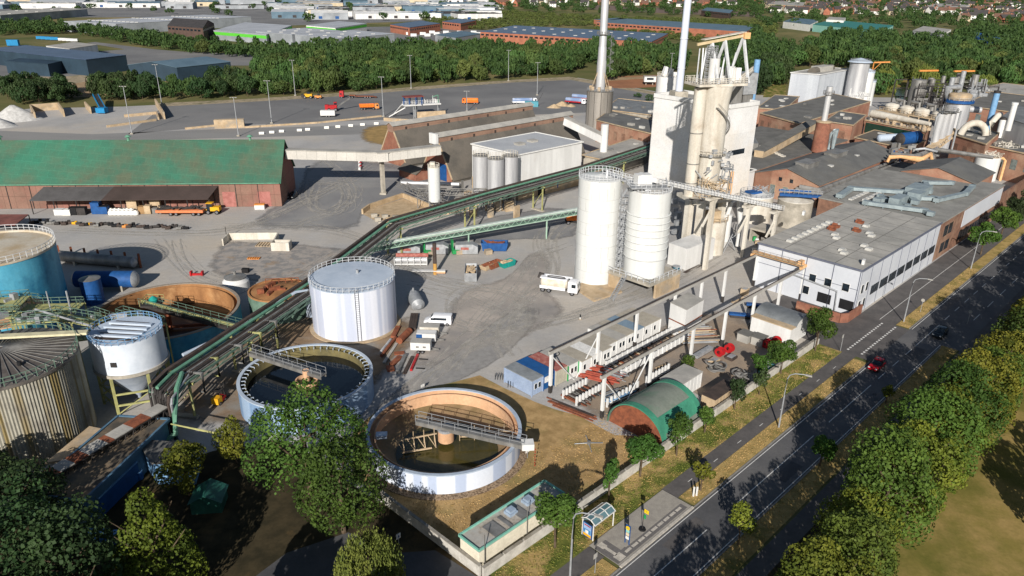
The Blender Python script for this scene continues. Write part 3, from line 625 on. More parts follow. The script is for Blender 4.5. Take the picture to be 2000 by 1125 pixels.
MB().cyl((-83, 109.5, 0), 6, 7.6, 40).build('shell', m_blue, t, smooth=True); MB().lathe((-83, 109.5, 7.6), [(6.1, 0), (6.1, .3), (4.8, .3), (4.8, .05), (.01, .1)], 40).build('cover', m_clrl, t); MB().ringrail((-83, 109.5, 7.8), 6, 1.1, 30, .04).build('railing', m_green, t)
# horizontal tanks behind the blue tank
def htank(label, p, q, r, mat, endm, z=None, name='horizontal_tank', sad=True):
 p, q = Vector(p), Vector(q); d = (q - p).normalized(); t = T(name, label, 'tank', V((p + q) / 2, 0))
 MB().tube([p, q], r, 24).build('shell', mat, t, smooth=True)
 e = MB()
 for a, s in ((p, -1), (q, 1)): e.tube([a, a + d * s * r * .3, a + d * s * r * .45], [r * .99, r * .75, r * .3], 24)
 e.build('dished_end', endm, t, smooth=True)
 if sad:
  for k in (.2, .8):
   m_ = p.lerp(q, k); MB().box((m_.x, m_.y, 0), (.5, r * 1.6, max(.1, p.z - r * .6)), math.atan2(d.y, d.x)).build('saddle', m_conc, t)
 return t
def gz(x, y, z): return G(x, y, z)
htank('long horizontal blue tank with a white end in the shade of the blue tank', gz(150, 545, 2.2), gz(262, 545, 2.2), 1.7, m_bluep, m_galv)
htank('dark horizontal tank lying along the concrete bay below the rail posts', gz(120, 500, 1.6) , gz(262, 512, 1.6), 1.2, m_dsteel, m_galv)
t = T('upright_tank', 'short upright blue grey tank in shadow between blue tank and rusty thickener', 'tank', gz(185, 590, 0)); p = gz(185, 590, 0)
MB().cyl(p, 1.9, 5, 28).build('shell', m_bluep, t, smooth=True); MB().lathe((p.x, p.y, 5), [(1.95, 0), (.1, .5)], 28).build('roof', m_dsteel, t)
# timber bay with rusty posts
t = T('storage_bay', 'concrete bay wall with seven rusty posts in the tank shadow', 'wall', gz(190, 520, 0))
p, q = gz(115, 505, 0), gz(277, 522, 0); MB().beam(V(p, 1.0), V(q, 1.0), .3, 2).build('panel_wall', m_conc, t)
for k in range(7): a = p.lerp(q, k / 6.2 + .03) + Vector((0, -.35, 0)); MB().beam(a, V(a, 3.3), .4, .4).build('post', m_rusts, t)
# ---------------------------------------------------------------- pipe bridge
WP = [V(G(318, 765, 6.4)), V(G(345, 737, 6.6)), V(G(610, 560, 7)), V(G(768, 438, 7.6)), V(G(950, 384, 7.8)), V(G(1140, 333, 7.8)), V(G(1300, 280, 7.8))]
t = T('pipe_bridge', 'long green and brown pipe bridge crossing the whole yard', 'pipe bridge', V(WP[3], 0))
def offs(k, dz=0, pts=WP):
 out = []
 for i, p in enumerate(pts):
  d = (pts[min(i + 1, len(pts) - 1)] - pts[max(i - 1, 0)]); d.z = 0; d.normalize(); out.append(p + Vector((-d.y, d.x, 0)) * k + Vector((0, 0, dz)))
 return out
MB().tube(offs(.75, .55), .27, 8).build('green_main', m_pgreen, t, smooth=True)
b = MB(); o_ = offs(1.65, .75)
for a, c_ in zip(o_, o_[1:]): b.beam(a, c_, .55, .45)
b.build('cable_tray', m_brown, t)
for k, (off_, dz, r_, mt) in enumerate(((.15, .15, .16, m_dark), (-.25, .15, .13, m_brown), (-.65, .18, .17, m_dsteel), (-1.05, .13, .12, m_brown), (-1.45, .16, .16, m_dark), (-1.85, .1, .1, m_dsteel), (.35, -.5, .18, m_dark), (-.9, -.55, .2, m_brown))):
 MB().tube(offs(off_, dz), r_, 6).build('pipe', mt, t, smooth=True)
b = MB()
for k in (2.0, -2.1):
 o_ = offs(k, -.2)
 for a, c_ in zip(o_, o_[1:]): b.beam(a, c_, .2, .35); b.beam(a + Vector((0, 0, -.8)), c_ + Vector((0, 0, -.8)), .14, .14)
L, R_ = offs(2.0, -.2), offs(-2.1, -.2)
for i in range(len(WP) - 1):
 n = max(1, int((WP[i + 1] - WP[i]).length / 3))
 for j in range(n):
  a, c_ = L[i].lerp(L[i + 1], j / n), R_[i].lerp(R_[i + 1], j / n); b.beam(a, c_, .14, .14)
  a2, c2 = L[i].lerp(L[i + 1], (j + 1) / n), R_[i].lerp(R_[i + 1], (j + 1) / n)
  b.beam(a + Vector((0, 0, -.8)), a2, .08, .08); b.beam(c_ + Vector((0, 0, -.8)), c2, .08, .08)
  b.beam(a, a + Vector((0, 0, 1.1)), .07, .07)
b.build('truss', m_green, t)
for x, y, top in ((768, 505, 7), (915, 470, 7.2), (1045, 412, 7.2), (600, 690, 6.4), (520, 680, 6.4), (1190, 320, 7.2), (440, 720, 6.2), (345, 800, 6)):
 p = G(x, y, 0); pr = min(((a.lerp(b_, k / 10)) for a, b_ in zip(WP, WP[1:]) for k in range(11)), key=lambda w_: abs(w_.x - p.x) * 2 + abs(w_.y - p.y))
 i = max(0, min(range(len(WP) - 1), key=lambda i: min((WP[i].lerp(WP[i + 1], k / 10) - pr).length for k in range(11)))); d = (WP[i + 1] - WP[i]); d.z = 0; d.normalize(); n_ = Vector((-d.y, d.x, 0))
 f = MB()
 for s in (-1.7, 1.7): f.beam(V(pr + n_ * s, 0), V(pr + n_ * s, pr.z - .3), .32, .32)
 f.beam(V(pr + n_ * 2.4, pr.z - .9), V(pr - n_ * 2.4, pr.z - .9), .3, .35); f.beam(V(pr + n_ * 1.7, 1), V(pr - n_ * 1.7, pr.z - 2.2), .12, .12)
 f.build('support_frame', m_yel, t)
 MB().box((pr.x, pr.y, 0), (.9, 4.4, .35), math.atan2(d.y, d.x)).build('footing', m_conc, t)
# drop pipes at the lower end
for k in range(9):
 e = WP[0] + Vector((-2.2 + k * .55, -.4 * k + 1, .2)); MB().tube([WP[1] + Vector((-1.6 + k * .4, .5, .2)), e, e + Vector((.1, -.5, -.5)), V(e + Vector((.15, -.7, 0)), .3)], random.uniform(.12, .24), 7).build('drop_pipe', random.choice((m_dsteel, m_dark, m_brown, m_galv, m_rusts)), t, smooth=True)
e = WP[0]; MB().tube([WP[1] + Vector((.7, .4, .5)), e + Vector((2.0, 0, .5)), e + Vector((2.6, -3, -1.8)), e + Vector((2.6, -3.6, -4.4)), e + Vector((.3, -5.2, -5.4)), e + Vector((-.8, -7.5, -5.6))], .33, 8).build('green_downpipe', m_pgreen, t, smooth=True)
for k in range(5):
 p = WP[1].lerp(WP[2], .05 + k * .13); d = (WP[2] - WP[1]).normalized(); n_ = Vector((d.y, -d.x, 0)); s = random.uniform(1.8, 3.2)
 MB().tube([p + n_ * .5, p + n_ * s + Vector((0, 0, .3)), p + n_ * s + Vector((0, 0, -2.8)), p + n_ * (s - .9) + Vector((0, 0, -2.9))], .17, 7).build('loop_pipe', m_yel if k % 2 else m_dsteel, t, smooth=True)
# red signal frame
# ---------------------------------------------------------------- green conveyor under the bridge
p, q = G(700, 484, 4.6), G(1132, 408, 6.4)
t = T('belt_conveyor', 'pale green trussed belt conveyor running below the pipe bridge to the tall silo', 'conveyor', V((p + q) / 2, 0))
MB().truss(p + Vector((0, 0, -1.1)), q + Vector((0, 0, -1.1)), 1.7, 1.2, 26, .07).build('truss', m_lgreen, t)
b = MB(); b.beam(p + Vector((0, 0, .2)), q + Vector((0, 0, .2)), .8, .25); b.build('belt_cover', M('belt_cover_paint', (196, 206, 198), rough=.6), t)
b = MB(); b.beam(p + Vector((0, 0, -.95)), q + Vector((0, 0, -.95)), 1.6, .12); b.build('underside', m_green, t)
for x, y in ((918, 476), (1069, 482)):
 g = G(x, y, 0); k = max(0, min(1, (g.x - p.x) / (q.x - p.x))); m_ = p.lerp(q, k)
 f = MB(); f.beam(V(m_ + Vector((0, .6, 0)), 0), V(m_ + Vector((0, .6, 0)), m_.z - 1.1), .22, .22); f.beam(V(m_ - Vector((0, .6, 0)), 0), V(m_ - Vector((0, .6, 0)), m_.z - 1.1), .22, .22); f.beam(V(m_ - Vector((0, .6, 0)), 2), V(m_ + Vector((0, .6, 0)), m_.z - 1.5), .1, .1); f.build('support', m_lgreen, t)
# ---------------------------------------------------------------- the two tall white silos
c = (17.8, 146.9, 0)
t = T('tall_silo', 'taller smooth white silo left of the ringed silo', 'silo', c); r = 4.45; h = 22.9
MB().cyl(c, r, h - 1.2, 64).build('shell', m_silo, t, smooth=True)
b = MB(); b.lathe(c, [(r + .02, 5.9), (r + .06, 6.0), (r + .02, 6.1)], 64); b.lathe(c, [(r, h - 1.2), (r, h - .6), (r - .35, h - .5), (.01, h + .1)], 64); b.build('top', m_silo, t, smooth=True)
MB().ringrail((c[0], c[1], h - .5), r, 1.2, 36, .04).build('railing', m_railw, t)
MB().cyl((c[0] + 1, c[1] - 1.8, h - .2), .25, 1.6, 10).build('vent', m_railw, t)
MB().prism([V(G(x, y), 0) for x, y in ((1115, 560), (1160, 590), (1215, 572), (1180, 545))], 0, .35).build('foundation', m_tan2, t)
b = MB()
for z in (3, 8.5, 11, 13.5, 16, 18.5): b.lathe(c, [(r, z), (r + .018, z + .03), (r, z + .06)], 64)
for k in range(60): a = 2.4 * k; z = (0, 3, 6, 8.5, 11, 13.5, 16, 18.5)[k % 8]; b.beam((c[0] + (r + .005) * math.cos(a), c[1] + (r + .005) * math.sin(a), z), (c[0] + (r + .005) * math.cos(a), c[1] + (r + .005) * math.sin(a), z + 2.5), .05, .05)
b.build('weld_seam', M('weld_grey', (178, 178, 172), rough=.6), t)
c = (27.2, 142.0, 0)
t = T('ringed_silo', 'white silo with six bulging rings standing on a concrete deck', 'silo', c); r = 4.3; h = 21.2
MB().cyl((c[0], c[1], 3.7), r - .15, h - 3.7, 64).build('shell', m_silo, t, smooth=True)
zs = [16.6, 15.2, 13.9, 12.5, 11.1, 9.7, 7.6]; b = MB()
for i, z in enumerate(zs): b.lathe((c[0], c[1], z), [(r - .1, .12), (r + .1, .06), (r + .16, 0), (r + .02, -.16), (r - .14, -.2)], 64)
pr = [(r - .14, 16.55)]
for a, z in zip(zs, zs[1:]): pr += [(r + .0, a - .2), (r + .04, (a + z) / 2), (r + .05, z + .12)]
b.lathe((c[0], c[1], 0), pr, 64); b.build('ring', m_silo, t, smooth=True)
MB().lathe((c[0], c[1], h), [(r - .15, 0), (r - .15, .1), (.01, .6)], 64).build('roof', m_wht, t, smooth=True)
MB().ringrail((c[0], c[1], h), r - .1, 1.1, 32, .04).build('railing', m_railw, t)
dk_ = [V(RP(*p)) for p in ((61, -51.3), (61, -40.8), (72, -40.8), (72, -51.3))]
b = MB(); b.prism(dk_, 3.2, 3.75); b.build('deck', m_conc, t)
b = MB(); b.prism([V(RP(*p)) for p in ((63.5, -41.4), (72, -41.4), (72, -40.9), (63.5, -40.9))], 0, 3.2); b.prism([V(RP(*p)) for p in ((71.5, -51.2), (71.95, -51.2), (71.95, -41.4), (71.5, -41.4))], 0, 3.2); b.prism([V(RP(*p)) for p in ((61.1, -51.2), (61.7, -51.2), (61.7, -48.5), (61.1, -48.5))], 0, 3.2); b.build('support_wall', m_tan2, t)
b = MB(); b.rail([V(p, 3.75) for p in (dk_[0], dk_[1], dk_[2])], 1.1, 1.6, .04); b.build('deck_railing', m_railw, t)
st = MB(); A_, B_ = V(RP(61, -47), 3.75), V(RP(56.2, -46.4), 0)
for s in (-.5, .5): st.beam(A_ + RN_ * s, B_ + RN_ * s, .08, .25)
for k in range(14): m_ = A_.lerp(B_, k / 14); st.beam(m_ - RN_ * .5, m_ + RN_ * .5, .25, .05)
st.rail([A_ + RN_ * .5, B_ + RN_ * .5], 1, 1.2, .03); st.build('stairs', m_galv, t)
# stair tower between silos
t = T('stair_tower', 'narrow open steel stair tower squeezed between the two white silos', 'stairs', (22.3, 144, 0))
b = MB()
for dx, dy in ((-.7, -.7), (.7, -.7), (.7, .7), (-.7, .7)): b.beam((22.4 + dx, 143.2 + dy, 0), (22.4 + dx, 143.2 + dy, 21), .12, .12)
for k in range(14):
 z = 1.5 * k; b.box((22.4, 143.2, z), (1.5, 1.5, .06)); b.beam((21.8, 142.6, z), (23, 143.8, z + 1.5), .5, .06)
b.build('frame', m_galv, t)
b = MB()
for k in range(12): b.ringrail((22.4, 143.2, 1.5 * k + 1.5), .95, .9, 4, .03)
b.build('railing', m_railw, t)
# head platform, link bridge and long conveyor
t = T('silo_head_platform', 'steel platform with drive housing on top of the ringed silo', 'platform', (27, 141.5, 21.8))
b = MB(); b.box((26.2, 140.6, 22.2), (7.4, 4, .2), .12); b.build('deck', m_galv, t)
b = MB(); b.rail([Vector(p) for p in ((22.6, 138.2, 22.4), (29.8, 139.2, 22.4), (30.2, 143, 22.4), (22.4, 142.4, 22.4), (22.6, 138.2, 22.4))], 1.1, 1, .035); b.build('railing', m_railw, t)
b = MB(); b.box((25.4, 141.6, 22.4), (3, 2.0, 2.0), .3); b.build('drive_housing', m_wht, t); MB().tube([(25.2, 140.4, 23.6), (25.2, 142.8, 23.6)], .9, 16).build('drum', m_wht, t)
b = MB(); b.tube([(26, 138.2, 22.2), (26, 138.2, 19.2)], .12, 6); b.tube([(25.4, 138.2, 22), (26.6, 138.2, 22)], .12, 6); b.build('pipe', m_railw, t)
t = T('link_bridge', 'railed steel footbridge linking the tops of the two white silos', 'walkway', (22.5, 145, 22))
b = MB(); b.beam((18.5, 147.3, 22.7), (24.2, 142.6, 22.3), 1.2, .3); b.build('deck', m_galv, t); b = MB(); n_ = Vector((.63, .77, 0)) * .6
for s in (-1, 1): b.rail([Vector((18.5, 147.3, 22.8)) + n_ * s, Vector((24.2, 142.6, 22.4)) + n_ * s], 1.1, .9, .035)
b.build('railing', m_railw, t)
p, q = Vector((27.5, 141.2, 23.3)), G(1521, 405, 9.5)
t = T('long_conveyor', 'long white covered conveyor sloping from the ringed silo down to the stone tanks', 'conveyor', V((p + q) / 2, 0))
b = MB(); b.beam(p, q, 1.3, .9); b.build('gallery', m_wht, t)
b = MB(); dd = (q - p).normalized(); n_ = Vector((dd.y, -dd.x, 0)).normalized()
b.beam(p + n_ * 1.0 + Vector((0, 0, -.5)), q + n_ * 1.0 + Vector((0, 0, -.5)), .8, .1); b.build('side_walkway', m_dsteel, t)
b = MB(); b.rail([p + n_ * 1.4 + Vector((0, 0, -.4)), q + n_ * 1.4 + Vector((0, 0, -.4))], 1.1, 1.2, .035); b.build('railing', m_railw, t)
for k, wdt in ((.42, 1.5), (.72, 1.2), (.97, 1.2)):
 m_ = p.lerp(q, k); f = MB(); f.beam(V(m_ + n_ * .4, 0), V(m_ + n_ * .4, m_.z - .5), wdt * .6, wdt * .6); f.beam(V(m_ + n_ * .4 - dd * 3, m_.z - 7), V(m_ + n_ * .4 + Vector((dd.x, dd.y, 0)) * 1.5, m_.z - 1.2), .4, .4); f.box((m_.x + n_.x * .4, m_.y + n_.y * .4, m_.z - 1.3), (4, 1.2, .5), math.atan2(dd.y, dd.x)); f.build('support_column', m_cream, t)
# ================================================================ big buildings of the works
def gridmat(key, c1, c2, cm, bw, rh, mort=.02, off_=.5, base=None, sc=.05, c3=None, xz=False):
 mt = M(key, c1, c2, scale=.15, rough=.9, c3=c3, s3=sc, lo3=.45, hi3=.65, detail=6); n = mt.node_tree; L = n.links
 b = n.nodes['Principled BSDF']; src = b.inputs['Base Color'].links[0].from_socket
 br = n.nodes.new('ShaderNodeTexBrick'); br.inputs['Scale'].default_value = 1; br.inputs['Brick Width'].default_value = bw; br.inputs['Row Height'].default_value = rh
 br.inputs['Mortar Size'].default_value = mort; br.offset = off_; br.inputs['Color1'].default_value = (1.03, 1.03, 1.03, 1); br.inputs['Color2'].default_value = (.93, .93, .93, 1); br.inputs['Mortar'].default_value = cm
 tc = n.nodes.new('ShaderNodeTexCoord'); v = tc.outputs['Object']
 if xz:
  sp = n.nodes.new('ShaderNodeSeparateXYZ'); ad = n.nodes.new('ShaderNodeMath'); cb = n.nodes.new('ShaderNodeCombineXYZ'); L.new(v, sp.inputs[0]); L.new(sp.outputs[0], ad.inputs[0]); L.new(sp.outputs[1], ad.inputs[1]); L.new(ad.outputs[0], cb.inputs[0]); L.new(sp.outputs[2], cb.inputs[1]); v = cb.outputs[0]
 L.new(v, br.inputs[0]); mx = n.nodes.new('ShaderNodeMix'); mx.data_type = 'RGBA'; mx.blend_type = 'MULTIPLY'; mx.inputs[0].default_value = 1
 L.new(src, mx.inputs[6]); L.new(br.outputs['Color'], mx.inputs[7]); L.new(mx.outputs[2], b.inputs['Base Color']); return mt
m_groof = gridmat('green_sheet_roof', (58, 98, 80), (82, 92, 74), (1.18, 1.18, 1.18, 1), 2.6, 1.5, .05, .5, c3=(52, 112, 90), sc=.04)
m_bwall = gridmat('brick_panel_wall', (136, 106, 92), (120, 92, 80), (.55, .55, .55, 1), 3.2, 3.4, .05, 0, c3=(148, 98, 88), sc=.06, xz=True)
m_hroof = M('slope_roof', (104, 98, 90), (88, 84, 78), scale=.15, rough=.95, c3=(120, 112, 100), s3=.06, lo3=.5, hi3=.7, detail=8)
m_hall_brick = gridmat('hall_brick', (150, 120, 102), (130, 104, 90), (.75, .72, .7, 1), 5, 3, .04, 0, xz=True)
# ---- green roofed warehouse
e0 = V(G(0, 408), 0); e1 = V(G(551, 403), 0); d = (e1 - e0).normalized(); back = Vector((-d.y, d.x, 0)); e0 = e0 - d * 70
pts = rect(e0, e1, 19)
t, rf = building('warehouse', 'long brick warehouse with a patchy green roof', 'warehouse', pts, 6.9, m_bwall, m_groof, 'gable', 9.6, over=.5)
gt = MB(); gt.beam(V(e0 - back * .55, 6.75), V(e1 - back * .55, 6.75), .25, .25); gt.build('gutter', m_pgreen, t)
for px in (3, 250, 488):
 q = V(e0.lerp(e1, 0), 0); k = min(range(0, 143), key=lambda k: abs(PX((e0 + d * k + back * 9.5 + Vector((0, 0, 16.9))))[0] - px)); p = e0 + d * k + back * 9.5
 b = MB(); b.cyl((p.x, p.y, 16.4), .35, 1.1, 10); b.cyl((p.x, p.y, 17.5), .9, .5, 10, .3); b.build('ridge_vent', m_pgreen, rf)
for k in (131, 140.5): windows(t, pts[0], pts[1], (k,), .05, 3.4, 4.2, None, 'gate', M('faded_gate', (168, 112, 104), (150, 96, 88), rough=.9))
b = MB()
for k in range(0, 143, 6): c_, sz, rz = wpane(pts[0], pts[1], k + 1, 0, .18, 6.6, .12); b.box(c_, (.18, sz[1], 6.6), rz)
b.build('pilaster', m_dark, t)
# lean-to canopy
a_, z_ = G(75, 390, 3.6), G(420, 388, 3.6)
A = e0 + d * (V(a_, 0) - e0).dot(d); B = e0 + d * (V(z_, 0) - e0).dot(d); out = -back
t = T('canopy', 'dark sloping canopy roof along the front of the green roofed warehouse', 'canopy', V(A + out * 3, 0))
ff = 5.6
C_ = A.lerp(B, .4)
for (p, q, mt, nm) in ((A, C_, M('canopy_felt', (84, 82, 82), (72, 70, 70), scale=.3, rough=.9), 'grey_roof'), (C_, B, M('canopy_rust', (74, 62, 58), (64, 54, 50), scale=.15, rough=.9, c3=(112, 84, 68), s3=.3, lo3=.66, hi3=.75), 'brown_roof')):
 vs = [p + out * .06 + Vector((0, 0, 5.9)), q + out * .06 + Vector((0, 0, 5.9)), q + out * ff - d * 1.5 + Vector((0, 0, 3.7)), p + out * ff - d * 1.5 + Vector((0, 0, 3.7))]; u = Vector((0, 0, .15)); vs += [v + u for v in vs]
 MB().add(vs, [(0, 1, 2, 3), (7, 6, 5, 4), (0, 4, 5, 1), (1, 5, 6, 2), (2, 6, 7, 3), (3, 7, 4, 0)]).build(nm, mt, t)
MB().add([B + Vector((0, 0, 5.8)) + out * .07, B + out * ff - d * 1.5 + Vector((0, 0, 3.7)), B + out * .07 + Vector((0, 0, .1))], [(0, 1, 2)]) 
for k in range(9): p = A.lerp(B, k / 8) + out * (ff - .4) - d * 1.4; MB().beam(p, V(p, 3.7), .22, .22).build('post', m_dark, t)
# ---- conveyor gallery between the halls
m_gal = gridmat('gallery_panels', (196, 192, 184), (184, 180, 172), (.6, .6, .6, 1), 3, 9, .05, 0, xz=True)
P0 = e1 + back * 9.5 + d * .5 + Vector((0, 0, 12.6)); P1 = V(G(746, 292, 13.6), 11.6); P2 = V(G(858, 278, 14.2), 12.0)
t = T('conveyor_gallery', 'raised white panelled conveyor gallery bending from the green warehouse to the brick hall', 'conveyor gallery', V(P1, 0))
b = MB(); r_ = MB()
for a, c_ in ((P0, P1), (P1, P2)):
 b.beam(a, c_, 2.6, 2.5); r_.beam(a + Vector((0, 0, 1.35)), c_ + Vector((0, 0, 1.35)), 3.0, .2)
b.box((P1.x, P1.y, P1.z - 1.25), (3, 3, 2.5), .3); r_.box((P1.x, P1.y, P1.z + 1.27), (3.4, 3.4, .2), .3)
b.build('gallery', m_gal, t); r_.build('roof', m_roofl, t)
g = G(749, 379, 0); b = MB(); b.beam((g.x, g.y, 0), (g.x, g.y, P1.z - 1.2), 1.0, 1.0); b.box((g.x, g.y, 0), (1.9, 1.9, .5)); b.build('support_column', m_conc, t)
# ---- beet halls (steep roofs with raised ridge galleries)
def ahall(label, p, az_, L, w_, zg, zt, gw, mat_g, lastwhite=False):
 d = Vector((math.sin(rad(az_)), math.cos(rad(az_)), 0)); n = Vector((d.y, -d.x, 0)); t = T('storage_hall', label, 'hall', p)
 ef = 1.2
 A = p - n * w_ / 2; B = p + n * w_ / 2
 for k in (0, L):
  o = d * k; MB().add([A + o, B + o, V(B + o, ef), V(p + n * gw / 2 + o, zg), V(p - n * gw / 2 + o, zg), V(A + o, ef)], [(0, 1, 2, 3, 4, 5)]).build('gable_wall', m_brick, t)
 cp = MB(); o = -d * .12
 for s in (-1, 1): cp.beam(V(p + n * s * w_ / 2 + o, ef), V(p + n * s * gw / 2 + o, zg), .3, .4)
 cp.build('gable_coping', m_tan2, t)
 rf = MB()
 for s in (-1, 1):
  vs = [V(p + n * s * (w_ / 2 + .4), ef - .4), V(p + n * s * (w_ / 2 + .4) + d * L, ef - .4), V(p + n * s * gw / 2 + d * L, zg), V(p + n * s * gw / 2, zg)]
  u = Vector((0, 0, .25)); vs += [v + u for v in vs]; rf.add(vs, [(0, 1, 2, 3), (4, 5, 6, 7), (0, 1, 5, 4), (1, 2, 6, 5), (2, 3, 7, 6), (3, 0, 4, 7)])
 for s in (-1, 1): rf.prism([p + n * s * w_ / 2, p + n * s * w_ / 2 + d * L, p + n * s * (w_ / 2 - .3) + d * L, p + n * s * (w_ / 2 - .3)], 0, ef)
 rf.build('roof', m_hroof, t)
 g = MB(); q = [p - n * gw / 2 - d * .3, p + n * gw / 2 - d * .3, p + n * gw / 2 + d * L, p - n * gw / 2 + d * L]; gr = MB()
 g.prism(q, zg - .3, zt - .8); gable(g, gr, q, zt - .8, .8, .4, along=1); g.build('ridge_gallery', mat_g, t); gr.build('gallery_roof', m_roofl, t)
 k = 5
 while k < L - 4:
  MB().box(V(p + n * (gw / 2 + .01) + d * k, zg + .2), (.3, .7, .9), math.atan2(n.y, n.x)).build('hatch', m_brown, t); k += 9.3
 return t, d, n
p2 = V(G(852, 350), 0); p2 = Vector((-24.3, 229.2, 0))
t, dA, nA = ahall('front brick storage hall with steep grey roofs, a blue gate and ridge gallery', p2, 46, 62, 15.6, 11.6, 14.4, 3.2, m_hall_brick)
c_, sz, rz = wpane(p2 - nA * 7.8, p2 + nA * 7.8, 11.2, 0.1, 3.2, 5.2, .12); MB().box(c_, sz, rz).build('gate', m_bluep, t)
g = MB(); g.box(V(p2 - dA * .8, 11.3), (3.6, .8, 3.2), math.atan2(nA.y, nA.x)); g.build('gallery_end', m_wht, t)
b = MB(); q = p2 + nA * 2.6 - dA * .14; b.box(V(q, 8.2), (.9, .2, .9), math.atan2(nA.y, nA.x)); b.build('vent', m_dark, t)
p1 = Vector((-39.3, 240.5, 0)) + Vector((-2, 8, 0))
ahall('rear brick storage hall with steep grey roofs beside the brown dry lawn', p1, 46, 66, 15.6, 11.2, 14, 3.2, m_hall_brick)
t, _ = building('shed', 'low dark tiled brick shed at the foot of the blue gated hall', 'shed', rect(p2 - nA * 10.5 - dA * 7, p2 - nA * 1.5 - dA * 7, 5), 2.4, m_brick, m_hroof, 'gable', 1.4, 0)
# small sloping white gallery to the stack
p, q = G(1105, 236, 13), G(1180, 272, 9)
t = T('conveyor_gallery', 'short white sloping gallery leaving the end of the front hall beside the steel stack', 'conveyor gallery', V((p + q) / 2, 0)); MB().beam(p, q, 2.4, 2.6).build('gallery', m_wht, t); MB().beam(p + Vector((0, 0, 1.4)), q + Vector((0, 0, 1.4)), 2.8, .15).build('roof', m_roofl, t)
b = MB(); b.cyl(V(q, 0), 1.3, 14, 14); b.build('end_tower', m_wht, t)
# ---- white laboratory hall with three steel silos
pts = [G(922, 281, 13.5), G(1013, 302, 13.5), G(1137, 277, 13.5)]; pts = [V(p, 0) for p in pts]; pts.append(pts[0] + pts[2] - pts[1])
t, rf = building('white_hall', 'plain white flat roofed hall behind the three steel silos', 'hall', pts, 13.2, m_wht, M('membrane_roof', (178, 180, 182), (164, 166, 170), scale=.1, rough=.8), 'flat', lip=m_white)
for x, y in ((1015, 282), (1040, 276)): q = G(x, y, 13.6); b = MB(); b.box((q.x, q.y, 13.5), (2.6, 2.2, .45), .7); b.box((q.x, q.y, 13.95), (2.9, 2.5, .15), .7); b.build('skylight', m_roofl, rf)
b = MB(); pw = off(pts, .06); b.prism(pw, 0, 3.6); b.build('plinth', m_tan2, t)
windows(t, pts[1], pts[2], (9.5,), .1, 3, 4.2, None, 'doorway', m_black); windows(t, pts[1], pts[2], (16.5,), 1, .5, 2.4, None, 'door', m_bluep)
for i, (x, y) in enumerate(((-9.0, 199.6), (-4.8, 196.2), (-.9, 199.6))):
 t = T('steel_silo', ('left of the three steel silos in front of the plain white hall', 'front middle of the three steel silos in front of the plain white hall', 'right of the three steel silos in front of the plain white hall')[i], 'silo', (x, y, 0), 'steel silos at the white hall')
 MB().cyl((x, y, 4.2), 2.2, 10.3, 32).build('shell', m_steel, t, smooth=True); MB().lathe((x, y, 14.5), [(2.25, -.1), (2.25, .12), (.01, .7)], 32).build('roof', m_dsteel, t)
 b = MB(); b.ringrail((x, y, 14.6), 2.1, 1, 16, .04); b.build('railing', m_cream, t)
 MB().cyl((x, y, 1.6), .5, 2.6, 20, 2.1).build('cone', m_dsteel, t, smooth=True)
 for k in range(4): a = rad(45 + 90 * k); MB().beam((x + 1.9 * math.cos(a), y + 1.9 * math.sin(a), 0), (x + 1.9 * math.cos(a), y + 1.9 * math.sin(a), 4.3), .3, .3).build('leg', m_cream, t)
# slender lime silo with its conveyor
t = T('slender_silo', 'slender white silo on a lattice frame before the brick hall', 'silo', (-21.3, 189.6, 0)); c = (-20.9, 190, 0)
MB().cyl((c[0], c[1], 4.2), 1.6, 9.1, 28).build('shell', m_silo, t, smooth=True); b = MB(); b.cyl((c[0], c[1], 13.3), 1.5, .3, 20); b.box((c[0] - .3, c[1] + .2, 13.5), (1.3, 1.3, 1.2)); b.ringrail((c[0], c[1], 13.4), 1.5, .9, 10, .05); b.build('head', m_cream, t)
b = MB(); b.truss((c[0] - 1.3, c[1] - 1.3, 0), (c[0] - 1.3, c[1] + 1.5, 0), .3, 4.2, 2, .08)
for dx, dy in ((-1.2, -1.2), (1.2, -1.2), (1.2, 1.2), (-1.2, 1.2)): b.beam((c[0] + dx, c[1] + dy, 0), (c[0] + dx, c[1] + dy, 4.4), .22, .22)
for s in (-1, 1): b.beam((c[0] - 1.2, c[1] + s * 1.2, .2), (c[0] + 1.2, c[1] + s * 1.2, 4), .12, .12); b.beam((c[0] + 1.2, c[1] + s * 1.2, .2), (c[0] - 1.2, c[1] + s * 1.2, 4), .12, .12)
b.build('frame', m_dsteel, t)
t = T('screening_frame', 'lattice screening frame with a shiny tube at the foot of the slender silo', 'frame', G(830, 395, 0))
p, q = G(783, 357, 5.2), G(897, 360, 5.2); MB().tube([p, q], .55, 12).build('tube', m_steel, t, smooth=True)
b = MB(); A_, B_ = G(778, 362, 4), G(905, 420, 3); b.truss(A_, B_, 1.5, 1.5, 14, .09); A2, B2 = G(815, 380, 4), G(990, 380, 4.5); b.truss(A2, B2, 1.6, 1.5, 14, .09)
for k in range(8): m_ = A2.lerp(B2, k / 7); b.beam(V(m_, 0), m_, .18, .18); b.beam(V(m_, 0), m_ + Vector((2, 0, 0)), .1, .1)
for k in range(14): m_ = G(random.uniform(890, 985), random.uniform(345, 395), 0); b.box(m_, (random.uniform(.4, 1.8), random.uniform(.4, 1.2), random.uniform(1, 5)), random.uniform(0, 1))
b.build('lattice', m_dsteel, t)
t = T('lime_screen', 'tan rusty screening machine half under the pipe bridge by the steel silos', 'machine', G(940, 405, 0))
b = MB()
for k in range(12): m_ = G(random.uniform(905, 1010), random.uniform(385, 425), 0); b.box(m_, (random.uniform(.5, 2.6), random.uniform(.4, 1.6), random.uniform(1, 4.5)), random.uniform(0, 1))
